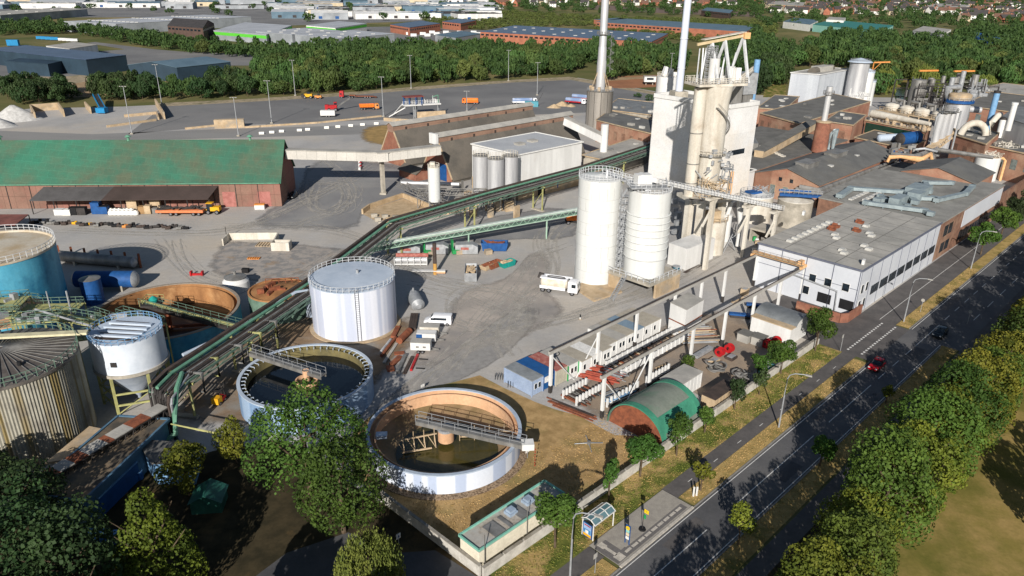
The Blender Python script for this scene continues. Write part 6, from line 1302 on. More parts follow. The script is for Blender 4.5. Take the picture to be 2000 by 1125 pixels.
# ================================================================ vegetation
m_trunk = M('bark', (96, 82, 66), (72, 60, 48), scale=2, rough=1)
LF = {'green': Mleaf('leaf_green', (82, 110, 42), (50, 76, 28), .22), 'olive': Mleaf('leaf_olive', (122, 122, 40), (80, 90, 30), .3), 'dark': Mleaf('leaf_dark', (58, 78, 42), (38, 56, 30), .3, .2),
      'belt': Mleaf('leaf_belt', (86, 104, 52), (54, 74, 38), .42, .15), 'row': Mleaf('leaf_row', (80, 102, 38), (54, 76, 28), .34), 'yellow': Mleaf('leaf_yellow', (104, 112, 34), (74, 86, 28), .15), 'willow': Mleaf('leaf_willow', (128, 134, 62), (96, 110, 50), .12), 'dry': Mleaf('leaf_dry', (142, 122, 92), (96, 92, 60), .1), 'scrub': Mleaf('leaf_scrub', (92, 104, 52), (70, 84, 44), .3, .1)}
def crown(n, rx, rz, zc, size, seed, lobes=14, shape='round', fill=.25):
 R = np.random.RandomState(seed)
 a = R.uniform(0, 2 * np.pi, lobes); u = R.uniform(-.75, .95, lobes)
 if shape == 'cone': u = R.uniform(-1, 1, lobes)
 rr = np.sqrt(np.clip(1 - u * u, 0, 1)) * R.uniform(.45, .75, lobes)
 if shape == 'cone': rr = (1 - (u + 1) / 2 * .85) * R.uniform(.3, .75, lobes)
 C = np.c_[rr * np.cos(a), rr * np.sin(a), u * .68]; C = np.r_[C, [[0, 0, 0], [0, 0, .35]]]
 Rl = np.r_[R.uniform(.26, .44, lobes), [.5, .4]]
 if shape == 'cone': Rl = Rl * (1.05 - (C[:, 2] + .8) * .4)
 k = R.choice(len(C), n, p=(Rl ** 2) / (Rl ** 2).sum())
 d = R.normal(size=(n, 3)); d[:, 2] += .25; d /= np.linalg.norm(d, axis=1)[:, None]
 rad_ = np.where(R.uniform(size=n) < fill, R.uniform(.5, 1, n), R.uniform(.88, 1.1, n))
 P = C[k] + d * (Rl[k] * rad_)[:, None]
 # drop points well inside other lobes
 keep = np.ones(n, bool)
 for j in range(len(C)): keep &= ~((np.linalg.norm(P - C[j], axis=1) < Rl[j] * .72) & (k != j))
 P, d = P[keep], d[keep]; n = len(P)
 P = P * np.array([rx, rx, rz]) + np.array([0, 0, zc])
 nn = d + R.normal(size=(n, 3)) * .55; nn /= np.linalg.norm(nn, axis=1)[:, None]
 t1 = np.cross(nn, R.normal(size=(n, 3))); t1 /= np.linalg.norm(t1, axis=1)[:, None]; t2 = np.cross(nn, t1)
 s = (size * R.uniform(.6, 1.35, n) / 2)[:, None]
 q = np.stack([P - t1 * s, P - t2 * s * .8, P + t1 * s, P + t2 * s * .8], 1).reshape(-1, 3)
 return q
def leafmesh(name, q, mat):
 me = bpy.data.meshes.new(name); n = len(q) // 4
 me.vertices.add(len(q)); me.vertices.foreach_set('co', q.astype(np.float32).ravel()); me.loops.add(n * 4); me.loops.foreach_set('vertex_index', np.arange(n * 4, dtype=np.int32)); me.polygons.add(n)
 me.polygons.foreach_set('loop_start', np.arange(0, n * 4, 4, dtype=np.int32)); me.polygons.foreach_set('loop_total', np.full(n, 4, dtype=np.int32)); me.update(calc_edges=True); me.materials.append(mat); return me
def willowq(n, rx, rz, zc, size, seed):
 R = np.random.RandomState(seed); ns = n // 26; a = R.uniform(0, 2 * np.pi, ns); rr = np.sqrt(R.uniform(.05, 1, ns)); top = zc + rz * (1 - rr ** 2 * .75) * R.uniform(.75, 1.02, ns); L = R.uniform(.5, 1.3, ns) * rz
 out = []
 for i in range(ns):
  t = np.linspace(0, 1, 26); x = rx * rr[i] * np.cos(a[i]) * (1 + .12 * t) + R.normal(size=26) * .12; y = rx * rr[i] * np.sin(a[i]) * (1 + .12 * t) + R.normal(size=26) * .12; z = np.maximum(top[i] - t * L[i], .4)
  P = np.c_[x, y, z]; az_ = R.uniform(0, 6.28, 26); t1 = np.c_[np.cos(az_), np.sin(az_), 0 * az_]; t2 = np.array([[0, 0, 1.]]) + R.normal(size=(26, 3)) * .2; s = size * .5
  out.append(np.stack([P - t1 * s * .6, P - t2 * s * 1.6, P + t1 * s * .6, P + t2 * s * 1.6], 1).reshape(-1, 3))
 return np.concatenate(out)
def trunkmb(h, r, seed, spread):
 R = random.Random(seed); b = MB(); b.tube([(0, 0, 0), (R.uniform(-.1, .1), R.uniform(-.1, .1), h * .4), (R.uniform(-.3, .3), R.uniform(-.3, .3), h * .75)], [r, r * .7, r * .35], 8)
 for k in range(6): a = R.uniform(0, 6.28); z = h * R.uniform(.3, .6); L = spread * R.uniform(.5, .85); b.tube([(0, 0, z), (L * .5 * math.cos(a), L * .5 * math.sin(a), z + h * .12), (L * math.cos(a), L * math.sin(a), z + h * .28)], [r * .45, r * .3, r * .1], 5)
 return b
def tree(name, label, loc, r, h, leaf, n, size, seed, shape='round', group=None, low=.22, cat='tree', trunk=None, fill=.25, rz=0):
 t = T(name, label, cat, loc, group)
 zc = h * (low + (1 - low) / 2); rz_ = h * (1 - low) / 2 * 1.08
 q = willowq(n, r, rz_ * 1.1, zc, size, seed) if shape == 'willow' else crown(n, r, rz_, zc, size, seed, max(12, int(n / 450)) if shape != 'sparse' else 9, shape, fill)
 me = leafmesh('crown', q, LF[leaf]); o = bpy.data.objects.new('crown', me); COL.objects.link(o); o.parent = t
 tb = trunkmb(h, trunk or max(.12, r * .055), seed, r * .8); me2 = bpy.data.meshes.new('trunk'); me2.from_pydata(tb.v, [], tb.f); me2.materials.append(m_trunk); o2 = bpy.data.objects.new('trunk', me2); COL.objects.link(o2); o2.parent = t
 return t
# ---- near trees
N_ = [('leafy_tree', 'broad bright green tree overhanging the dark water basin', (608, 968), 7.2, 14.3, 'green', 21000, .36, 'round', .06),
      ('leafy_tree', 'dense green tree between the dark basin and the boundary wall', (672, 1040), 5.5, 12, 'green', 15000, .34, 'round', .08),
      ('shrub_tree', 'olive brown small tree at the left of the broad green tree', (462, 905), 2.5, 7, 'olive', 3500, .3, 'round', .1),
      ('shrub_tree', 'rounded olive tree in front of the blue lean-to', (368, 968), 3.3, 7.5, 'olive', 5000, .32, 'round', .08),
      ('pointed_tree', 'big pointed yellow green tree at the bottom left', (322, 1185), 5.4, 15.5, 'yellow', 17000, .32, 'cone', .03),
      ('dark_tree', 'dark tree at the foot of the streaked corrugated tank', (50, 1060), 5.5, 10.5, 'dark', 9000, .4, 'round', .05),
      ('dark_tree', 'dark tree in the bottom left corner', (20, 1230), 8, 16, 'dark', 13000, .42, 'round', .05),
      ('dark_tree', 'dark bushy tree right of the corner tree at the bottom left', (165, 1230), 5.6, 14, 'dark', 10000, .4, 'round', .05),
      ('dark_tree', 'low dark tree at the left edge above the corner tree', (-40, 1010), 5, 9, 'dark', 6000, .42, 'round', .05),
      ('birch_tree', 'drooping pale green birch in front of the boundary wall', (728, 1190), 3.3, 9.5, 'willow', 9000, .24, 'willow', .1)]
for i, (nm, lab, p, r, h, lf, n, sz, shp, low) in enumerate(N_): tree(nm, lab, V(G(*p), 0), r, h, lf, n, sz, 100 + i, shp, low=low)
for i, (x, y, r, h) in enumerate(((-52, 47, 7, 14), (-38, 46, 7, 13), (-24, 46, 5.5, 11), (-66, 50, 7, 14), (-12, 49, 4.5, 9.5))):  # trees added out of view so their shadows darken the bottom left
 tree('dark_tree', 'tree added below the bottom edge for its shade', Vector((x, y, 0)), r, h, 'dark', 3500, .7, 150 + i, group='trees added below the bottom edge for shade', low=.08)
S_ = [(-3.1, -7.3, 2.8, 7.2, 'green', 5200, 'full green street tree in front of the low pump house'), (7.5, -8.0, 1.4, 6.2, 'green', 1900, 'slim street tree behind the glass bus shelter'), (14.5, -8.4, 2.6, 6.4, 'green', 4200, 'wide street tree left of the rusty end of the green barrel roof'),
      (21.8, -7.7, 1.7, 6.8, 'green', 2300, 'narrow street tree before the green barrel roof'), (29.3, -8.0, 1.2, 4.2, 'green', 1100, 'small street tree at the far end of the green barrel roof'), (38, -8.3, 1.5, 5.6, 'dark', 1500, 'thin dark street tree by the brown roofed box'),
      (44.6, -7.8, 1.3, 4.6, 'dark', 1100, 'small dark street tree behind the boundary wall near the curved street lamp'), (53.4, -8.7, 2.7, 5.8, 'green', 4200, 'low spreading street tree near the red cable drums'), (48.6, -10.4, 1.9, 4.6, 'green', 2200, 'bushy tree inside the boundary wall by the cable drums'),
      (65.4, -8.4, 2.8, 8.3, 'green', 4800, 'tall street tree beside the curved roof shed'), (70.5, -10.5, 1.6, 5, 'green', 1400, 'slender tree in front of the low brick wall'),
      (33.7, 6.9, 1.7, 4.6, 'green', 3000, 'compact bright green tree at the far kerb'), (12.4, 7.0, 1.9, 5.4, 'olive', 1300, 'thin crowned young tree at the far kerb'), (56.5, 6.9, 1.0, 3.4, 'olive', 600, 'small reddish sapling at the far kerb'),
      (17.6, -1.3, 1.5, 4.4, 'olive', 900, 'sparse brown young tree at the end of the bus stop paving'), (142, -3.2, 3.6, 8, 'green', 4500, 'round street tree beside the brick and glass wing'), (158, -3.2, 3.8, 8.4, 'green', 4200, 'larger street tree at the far end of the brick and glass wing'), (171, -3.0, 3.8, 9, 'dark', 3500, 'far dark street tree at the right edge'), (186, -3.0, 4, 9, 'dark', 3500, 'last dark street tree at the right edge')]
for i, (s, t_, r, h, lf, n, lab) in enumerate(S_): tree('street_tree', lab, RP(s, t_), r, h, lf, n, .3 if r < 3 else .42, 200 + i, 'sparse' if 'thin crowned' in lab or 'sparse' in lab or 'sapling' in lab else 'round', low=.3, fill=.4)
tree('shrub', 'green bush beside the white site container under the runway beam', V(G(1345, 722), 0), 1.5, 2.6, 'green', 1200, .25, 260, low=.02, cat='shrub')
# ---- tree row right of the road
protoR = [tree('roadside_tree', 'x', Vector((0, 0, 0)), 5.0, 12.4, ('olive', 'row', 'olive', 'row')[k], 17000, .34, 300 + k, group='row of olive green trees along the road', low=.1) for k in range(4)]
R = random.Random(21); ss = -34; k = 0
while ss < 230:
 t_ = 18.4 + R.uniform(-1.1, 1.1); lab = 'olive green roadside tree in the long row beyond the carriageway'; sc = R.uniform(.84, 1.1)
 if k < 4: protoR[k]['label'] = lab; place(protoR[k], RP(ss, t_), R.uniform(0, 6), sc)
 else: dup(protoR[k % 4], RP(ss, t_), R.uniform(0, 6), (sc, sc, sc * R.uniform(.9, 1.1)), lab)
 ss += R.uniform(5.6, 7.6); k += 1
tree('leafy_tree', 'tree of the field edge beyond the right side of the picture', V(G(1965, 950), 0) + Vector((1.5, -13, 0)), 5.5, 10, 'olive', 5000, .55, 340)
tree('leafy_tree', 'second tree of the field edge beyond the right side of the picture', V(G(1965, 950), 0) + Vector((10, -7, 0)), 5.5, 10, 'olive', 5000, .55, 341)
# ---- grass tufts
def tufts(name, lab, areas, dens, mat, size, seed):
 R_ = np.random.RandomState(seed); out = []
 for s0, s1, t0, t1 in areas:
  n = int((s1 - s0) * (t1 - t0) * dens); s = R_.uniform(s0, s1, n); t_ = R_.uniform(t0, t1, n); x = RO_O.x + RD_.x * s + RN_.x * t_; y = RO_O.y + RD_.y * s + RN_.y * t_; P = np.c_[x, y, np.full(n, .04)]
  if name == 'lawn_tufts': P = P[np.hypot(x + 9, y - 85.2) > 11.9]; n = len(P)
  a = R_.uniform(0, 6.28, n); size = size * .9; d = np.c_[np.cos(a), np.sin(a), 0 * a] * (size * R_.uniform(.3, 1, n))[:, None]; u = np.c_[R_.normal(0, .3, n), R_.normal(0, .3, n), R_.uniform(.6, 1.4, n)] * size; out.append(np.stack([P - d, P + d, P + d * .6 + u, P - d * .6 + u], 1).reshape(-1, 3))
 o = bpy.data.objects.new(name, leafmesh(name, np.concatenate(out), mat)); COL.objects.link(o); o['kind'] = 'stuff'; o['label'] = lab; o['category'] = 'grass'
mt_g = M('tuft_green', (112, 118, 56), (168, 144, 92), scale=.35, rough=1, lo=.45, hi=.58, spec=.05, detail=6); mt_d = M('tuft_dry', (186, 156, 108), (150, 126, 80), scale=.4, rough=1, spec=.05, detail=6)
tufts('verge_tufts', 'green and yellow grass of the street verge before the white wall', [(-14, 68, -9.1, -4.9)], 24, mt_g, .11, 1); tufts('dry_tufts', 'dry yellow grass of the narrow strips beside the road', [(14.8, 67, -2.4, -.4), (-14, -.8, -2.3, -.4), (87, 130, -2.4, -.4), (-12, 83, 6.6, 8.9)], 22, mt_d, .11, 2)
tufts('lawn_tufts', 'parched brown grass around the ochre lined basin', [(-11.8, 24, -21, -14), (-2, 24, -14, -9.8), (-11.8, 6, -26.5, -21)], 14, mt_d, .1, 3)
# ---- belts
def inpoly(x, y, P):
 c = False
 for (x1, y1), (x2, y2) in zip(P, P[1:] + P[:1]):
  if (y1 > y) != (y2 > y) and x < (x2 - x1) * (y - y1) / (y2 - y1) + x1: c = not c
 return c
BELTS = [([(505, 188), (640, 183), (830, 167), (1000, 154), (1110, 148), (1150, 128), (1140, 108), (1000, 104), (850, 100), (640, 102), (520, 112), (505, 150)], 8.5, 'belt', (3.6, 7), (7, 14)),
         ([(0, 205), (160, 202), (150, 178), (30, 178)], 8, 'dark', (4.6, 6.2), (8, 11.5)), ([(178, 200), (300, 197), (298, 172), (190, 178)], 7.5, 'dark', (4, 6), (8, 12)), ([(390, 196), (492, 188), (488, 168), (400, 172)], 7.5, 'dark', (4, 6), (8, 12)), ([(300, 198), (395, 194), (395, 172), (300, 175)], 6.5, 'dry', (2.6, 4.2), (6, 9)),
         ([(0, 70), (140, 66), (260, 88), (400, 108), (560, 122), (560, 106), (380, 90), (240, 70), (100, 52), (0, 54)], 11, 'belt', (4, 7), (7, 12)), ([(1185, 158), (1235, 150), (1330, 140), (1340, 112), (1230, 104), (1180, 120)], 9, 'belt', (5, 6.5), (10, 14)), ([(1128, 118), (1175, 128), (1195, 108), (1180, 90)], 8, 'belt', (4, 6), (11, 14)),
         ([(1400, 150), (1465, 168), (1475, 190), (1500, 180), (1535, 170), (1545, 120), (1480, 92), (1400, 85)], 9, 'dark', (5, 7), (11, 15)), ([(1700, 190), (1745, 184), (1740, 160), (1830, 160), (1845, 178), (1990, 175), (2040, 150), (2040, 98), (1880, 108), (1700, 104), (1560, 108), (1545, 132), (1640, 136), (1690, 150)], 11, 'belt', (5, 7.5), (10, 15)),
         ([(1480, 92), (1600, 104), (1880, 104), (2030, 92), (2030, 60), (1980, 62), (1900, 60), (1860, 82), (1760, 84), (1720, 70), (1610, 74), (1600, 96), (1510, 92), (1470, 66)], 14, 'belt', (5.5, 8), (9, 14)), ([(940, 60), (1160, 50), (1160, 34), (1000, 24), (830, 34), (830, 48)], 13, 'scrub', (4, 7), (3, 5.5)), ([(1160, 70), (1500, 90), (1520, 50), (1480, 44), (1430, 42), (1160, 34)], 13, 'scrub', (4, 7), (3, 6)),
         ([(1480, 60), (1780, 60), (2030, 60), (2030, 0), (1480, 6)], 34, 'belt', (5, 9), (8, 13)), ([(560, 44), (960, 40), (960, 2), (0, 0), (0, 30), (300, 26)], 75, 'belt', (6, 10), (8, 12)), ([(960, 22), (1480, 36), (1480, 0), (960, 0)], 34, 'belt', (6, 10), (7, 11)), ([(1150, 182), (1300, 205), (1290, 192), (1160, 172)], 14, 'belt', (2, 3), (2.4, 4)),
         ([(-60, 4), (2060, 4), (2060, -16), (-60, -20)], 42, 'belt', (8, 14), (8, 13))]
R = random.Random(99); cand = []
BX = [(1535, 136, 1715, 225), (1372, 70, 1470, 96)]
grid = {}
def near(p, dmin, lst):
 return any((p - q).length < dmin for q in lst)
for bi, (poly, sp, kind, rr, hh) in enumerate(BELTS):
 W3 = [G(*p) for p in poly]; P2 = [(p.x, p.y) for p in W3]; x0, x1 = min(p[0] for p in P2), max(p[0] for p in P2); y0, y1 = min(p[1] for p in P2), max(p[1] for p in P2)
 mine = []; tries = int((x1 - x0) * (y1 - y0) / sp ** 2 * 3.2)
 for _ in range(tries):
  p = Vector((R.uniform(x0, x1), R.uniform(y0, y1), 0))
  if not inpoly(p.x, p.y, P2) or near(p, sp * .8, mine): continue
  q = PX(p)
  if any(a <= q[0] <= c_ and b_ <= q[1] <= d_ for a, b_, c_, d_ in BX): continue
  if bi >= 13 and near(p, 12, USED): continue
  mine.append(p); r = R.uniform(*rr); cand.append((r / q[2], p, r, R.uniform(*hh), kind, q))
cand.sort(key=lambda c_: -c_[0])
LAB = {'belt': ('broadleaf_tree', 'mid green broadleaf tree in the wooded belts behind the works'), 'dark': ('dark_tree', 'dark green tree of the thickets at the lorry lot and park edge'), 'dry': ('dry_tree', 'half bare brownish tree between the dark thickets at the lot edge'), 'scrub': ('scrub_bush', 'low scrub bush on the wasteland before the railway')}
PT = {}
for kd in LAB:
 PT[kd] = [tree(LAB[kd][0], LAB[kd][1], Vector((0, 0, 0)), 1, 1, kd, 1700 if kd != 'dry' else 900, .125, 400 + j, 'round', LAB[kd][1].replace('tree', 'trees').replace('bush', 'bushes'), low=.04, cat='bush' if kd == 'scrub' else 'tree', trunk=.03) for j in range(4)]
usedp = set(); rest = []
NIND = 268
for i, (pr, p, r, h, kd, q) in enumerate(cand):
 if i < NIND:
  j = R.randrange(4); o = PT[kd][j]; az_ = R.uniform(0, 6.28)
  if (kd, j) not in usedp: usedp.add((kd, j)); place(o, p, az_, (r, r, h))
  else: dup(o, p, az_, (r, r, h))
 else: rest.append((p, r, h, kd))
def kill(o):
 for c_ in list(o.children): kill(c_)
 bpy.data.objects.remove(o)
for kd in PT:
 for j in range(4):
  if (kd, j) not in usedp: kill(PT[kd][j])
for kd in ('belt', 'scrub'):
 base = [crown(330, 1, .52, .52, .22, 500 + j, 9, 'round', .2) for j in range(5)]; out = []
 for i, (p, r, h, k2) in enumerate(rest):
  if (k2 == 'scrub') != (kd == 'scrub'): continue
  a = R.uniform(0, 6.28); b_ = base[i % 5]; ca, sa = math.cos(a), math.sin(a); q = np.c_[(b_[:, 0] * ca - b_[:, 1] * sa) * r + p.x, (b_[:, 0] * sa + b_[:, 1] * ca) * r + p.y, b_[:, 2] * h]; out.append(q)
 if out:
  o = bpy.data.objects.new('distant_trees' if kd == 'belt' else 'distant_scrub', leafmesh('distant_trees', np.concatenate(out), LF[kd])); COL.objects.link(o); o['kind'] = 'stuff'
  o['label'] = 'far off trees between the houses and halls reading as one green mass' if kd == 'belt' else 'low scrub covering the wasteland before the railway'; o['category'] = 'trees' if kd == 'belt' else 'scrub'
print('TREES', len(cand), 'rest', len(rest))
for i, (x, y, r, h, lab) in enumerate(((1722, 176, 6.5, 13, 'pale green willow right of the grey block'), (1800, 168, 7.5, 13.5, 'broad pale willow at the pond'), (1822, 184, 7, 10, 'rounded pale willow in front of the broad willow'), (1915, 152, 6, 12, 'upright pale willow at the right'), (1920, 172, 6, 9, 'low pale willow behind the bright pipework'))):
 tree('willow_tree', lab, V(G(x, y + 6), 0), r, h, 'willow', 5200, .7, 600 + i, 'willow', low=.05)
# ================================================================ vehicles
m_tyre = M('tyre_rubber', (28, 28, 30), (22, 22, 24), rough=.9); m_rim = M('wheel_rim', (150, 150, 154), rough=.4, metal=.6); m_lamp = M('lamp_glass', (220, 220, 214), rough=.2, spec=.6)
m_carred = M('car_red', (172, 20, 30), (150, 16, 26), rough=.25, spec=.6); m_carblk = M('car_black', (26, 34, 40), (20, 26, 32), rough=.25, spec=.6); m_vanw = M('van_white', (232, 232, 234), (224, 224, 226), rough=.3, spec=.5)
m_cyl = m_white
def wheels(t, xs, W, r=.33, w_=.22):
 for x in xs:
  for s in (-1, 1):
   o = MB(); o.tube([(x, s * (W / 2 - w_), r), (x, s * W / 2, r)], r, 18); wh = o.build('wheel', m_tyre, t, smooth=True)
   o = MB(); o.tube([(x, s * (W / 2 - .02), r), (x, s * (W / 2 + .015), r)], r * .58, 12); o.build('rim', m_rim, wh)
def loft(secs):
 "secs: list of (x, z0, z1, halfwidth bottom, halfwidth top)"
 b = MB(); n = 8
 for x, z0, z1, wb, wt in secs:
  zm = z0 + (z1 - z0) * .55
  b.v += [(x, -wb * .92, z0), (x, -wb, z0 + .12), (x, -wb, zm), (x, -wt, z1 - .03), (x, -wt * .9, z1), (x, wt * .9, z1), (x, wt, z1 - .03), (x, wb, zm), (x, wb, z0 + .12), (x, wb * .92, z0)]
 n = 10
 for i in range(len(secs) - 1): b.f += [(i * n + j, (i + 1) * n + j, (i + 1) * n + (j + 1) % n, i * n + (j + 1) % n) for j in range(n)]
 b.f += [tuple(range(n)), tuple(range((len(secs) - 1) * n, len(secs) * n))[::-1]]
 return b
def car(name, label, col_, L=4.1, W=1.72, H=1.5, van=False, group=None):
 t = T(name, label, 'van' if van else 'car', (0, 0, 0), group); h = W / 2; a = L / 2
 if van:
  loft([(-a, .35, 1.0, h * .95, h * .93), (-a + .04, .3, 1.05, h, h * .97), (a - 1.5, .3, 1.1, h, h * .97), (a - .75, .3, 1.05, h, h * .94), (a - .12, .3, .85, h * .96, h * .86), (a, .38, .72, h * .85, h * .7)]).build('body', col_, t, smooth=True)
  loft([(-a + .04, 1.0, H - .03, h * .97, h * .86), (-a + .3, 1.0, H, h * .98, h * .88), (a - 2.0, 1.0, H, h * .98, h * .88), (a - 1.75, 1.0, H - .05, h * .97, h * .85), (a - .85, 1.0, 1.1, h * .94, h * .8)]).build('roof', col_, t, smooth=True)
  g = MB(); g.beam((a - 1.66, 0, H - .14), (a - .93, 0, 1.12), W * .76, .05); g.build('windscreen', GLASS, t)
  for s in (-1, 1):
   o = MB(); o.box((-.55, s * (h * .975), 1.15), (2.3, .05, .45)); o.build('side_window', GLASS, t); o = MB(); o.box((a - 1.75, s * h * .965, 1.12), (.75, .06, .42)); o.build('side_window', GLASS, t)
  MB().box((-a + .03, 0, 1.2), (.06, W * .7, .5)).build('rear_window', GLASS, t)
 else:
  loft([(-a, .45, .8, h * .88, h * .84), (-a + .12, .3, .92, h * .97, h * .93), (-a + .8, .25, .95, h, h * .94), (a - 1.3, .25, .95, h, h * .94), (a - .35, .28, .82, h * .97, h * .88), (a, .38, .62, h * .84, h * .72)]).build('body', col_, t, smooth=True)
  loft([(-a + .1, .85, .95, h * .9, h * .8), (-a + .55, .85, H - .06, h * .93, h * .72), (-a + 1.1, .85, H, h * .94, h * .74), (a - 2.1, .85, H - .02, h * .94, h * .74), (a - 1.15, .85, .97, h * .92, h * .8)]).build('cabin', GLASS, t, smooth=True)
  loft([(-a + .5, H - .1, H - .03, h * .74, h * .7), (-a + 1.1, H - .05, H + .02, h * .76, h * .73), (a - 2.12, H - .06, H + .01, h * .76, h * .72), (a - 2.02, H - .12, H - .04, h * .76, h * .7)]).build('roof', col_, t, smooth=True)
  o = MB()
  for s in (-1, 1): o.beam((-.15, s * h * .9, .93), (-.15, s * h * .74, H - .05), .1, .05)
  o.build('door_pillar', col_, t)
 for s in (-1, 1): o = MB(); o.box((a - .16, s * h * .66, .6), (.2, .3, .16)); o.build('headlight', m_lamp, t); o = MB(); o.box((-a + .02, s * h * .75, .65), (.08, .25, .2)); o.build('tail_light', m_red, t)
 wheels(t, (-a + .75, a - .8), W)
 return t
def cab(t, x, col_, W=2.45, H=2.9, L=2.0):
 loft([(x, .6, H, W / 2, W / 2 * .94), (x + L - .35, .6, H, W / 2, W / 2 * .94), (x + L - .08, .6, H - .5, W / 2 * .98, W / 2 * .9), (x + L, .6, 1.7, W / 2 * .97, W / 2 * .93)]).build('cab', col_, t, smooth=True)
 MB().beam((x + L - .12, 0, H - .42), (x + L + .03, 0, 1.85), W * .84, .05).build('windscreen', GLASS, t)
 for s in (-1, 1): MB().box((x + L * .6, s * W / 2 * .975, 1.75), (.9, .07, .75)).build('side_window', GLASS, t); MB().box((x + L - .02, s * W * .38, .8), (.1, .4, .22)).build('headlight', m_lamp, t)
 MB().box((x + L - .03, 0, .45), (.12, W * .95, .5)).build('bumper', m_dark, t)
def truck(name, label, kind, colc, colb, L=9, group=None):
 t = T(name, label, 'truck', (0, 0, 0), group); a = L / 2; cab(t, a - 2.1, colc)
 MB().box((-.4, 0, .75), (L - 1.2, .9, .3)).build('chassis', m_dark, t)
 wheels(t, ((-a + 1.0, -a + 2.3, a - 1.2) if kind != 'dump' else (-a + .9, -a + 2.2, a - 2.9, a - 1.3)), 2.4, .5, .32)
 x0, x1 = -a + .1, a - 2.4
 if kind == 'tank':
  o = MB(); o.tube([(x0 + .3, 0, 2.0), (x0 + .6, 0, 2.0), (x1 - .3, 0, 2.0), (x1, 0, 2.0)], [.8, 1.12, 1.12, .8], 22); tk = o.build('tank', colb, t, smooth=True)
  o = MB(); o.box(((x0 + x1) / 2, 0, 3.0), (x1 - x0 - 1, .9, .12)); o.build('walkway', m_dsteel, tk)
  for s in (-1, 1): MB().box(((x0 + x1) / 2, s * 1.1, .85), (x1 - x0 - .5, .2, .6)).build('side_skirt', colc if colc is not m_vanw else m_red if group else m_vanw, t)
 if kind == 'dump':
  b = MB(); W, H = 2.5, 1.3; z = 1.25
  b.add([(x0, -W / 2 + .25, z), (x1, -W / 2 + .25, z), (x1, W / 2 - .25, z), (x0, W / 2 - .25, z), (x0 - .3, -W / 2, z + H), (x1 + .1, -W / 2, z + H), (x1 + .1, W / 2, z + H), (x0 - .3, W / 2, z + H)], [(3, 2, 1, 0), (0, 1, 5, 4), (1, 2, 6, 5), (2, 3, 7, 6), (3, 0, 4, 7)])
  for s in (-1, 1):
   for k in range(6): b.box((x0 + .4 + k * (x1 - x0 - .8) / 5, s * (W / 2 - .06), z + .1), (.14, .14, H - .1))
   b.beam((x0 - .3, s * W / 2, z + H), (x1 + .1, s * W / 2, z + H), .14, .14)
  b.build('tipper_body', colb, t)
 return t
ANG = lambda p, q: math.atan2(q.y - p.y, q.x - p.x)
t = car('hatchback_car', 'shiny red hatchback driving on the road past the side street', m_carred, 4.0, 1.72, 1.48); place(t, RP(66.9, 1.5, .012), RANG + math.pi)
t = car('dark_car', 'dark hatchback in the tree shade near the median end', m_carblk, 4.2, 1.76, 1.46); place(t, RP(88, 4.7, .012), RANG + math.pi)
g = G(572, 386); t = car('dark_car', 'dark car parked in the shadow at the end of the green roofed warehouse', m_carblk, 4.4, 1.78, 1.5); place(t, g, rad(-95))
g = G(856, 632); t = car('white_van', 'white passenger van parked beside the box trailers', m_vanw, 5.2, 1.95, 1.95, True); place(t, g, math.pi - rad(4))
# suction tanker truck
A_, B_ = G(1064, 566), G(1120, 574); t = truck('tanker_truck', 'dusty white suction tanker truck in front of the tall white silos', 'tank', m_vanw, M('dusty_tank', (214, 204, 188), (190, 178, 160), scale=1, rough=.6), 8.4)
o = MB(); o.box((-1, .0, 2.95), (5.6, 2.1, .25)); o.beam((-3, .4, 3.3), (2.6, .4, 3.3), .25, .25); o.build('boom_deck', m_vanw, t); o = MB(); o.ringrail((-.4, -.3, 3.2), .0001, .01, 3, .001)
pts_ = [(-.6 + 1.2 * math.cos(a) + (.7 if math.cos(a) > 0 else -.7), -.25 + .42 * math.sin(a), 3.3) for a in [2 * math.pi * k / 20 for k in range(21)]]
MB().tube(pts_, .09, 6).build('suction_hose', m_black, t); MB().tube([(-3.4, .4, 3.3), (-4.2, .2, 3.5), (-4.5, -.2, 2.6)], .22, 8).build('hose_arm', m_dark, t); MB().box((-1, 1.16, 1.0), (5.5, .12, .6)).build('locker', m_vanw, t)
place(t, (A_ + B_) / 2, ANG(A_, B_))
# trucks on the lot
t = truck('dump_truck', 'orange tipper truck on the upper lorry lot', 'dump', m_orange, M('tipper_orange', (232, 122, 40), (216, 108, 34), rough=.6), 9.2); place(t, G(722, 214), rad(12))
t = truck('tanker_truck', 'orange tank truck right of the loading platform on the lot', 'tank', MATS['tipper_orange'], MATS['tipper_orange'], 8.6); place(t, G(919, 203), rad(180))
tb = M('tank_bluewhite', (110, 132, 168), (190, 194, 204), scale=.4, rough=.5, st=(.3, 1, 1))
t = truck('tanker_truck', 'blue and white tank lorry left of the teal skip at the lot edge', 'tank', m_vanw, tb, 13, None); place(t, G(1024, 203), rad(8))
t = truck('tanker_truck', 'front red skirted tank lorry beside the steel stack', 'tank', m_vanw, tb, 11.5, 'x'); del t['group']; place(t, G(1124, 203), rad(-25))
t = truck('tanker_truck', 'rear blue tank lorry half behind the steel stack', 'tank', m_vanw, tb, 11.5, 'x'); del t['group']; place(t, G(1136, 196), rad(-25))
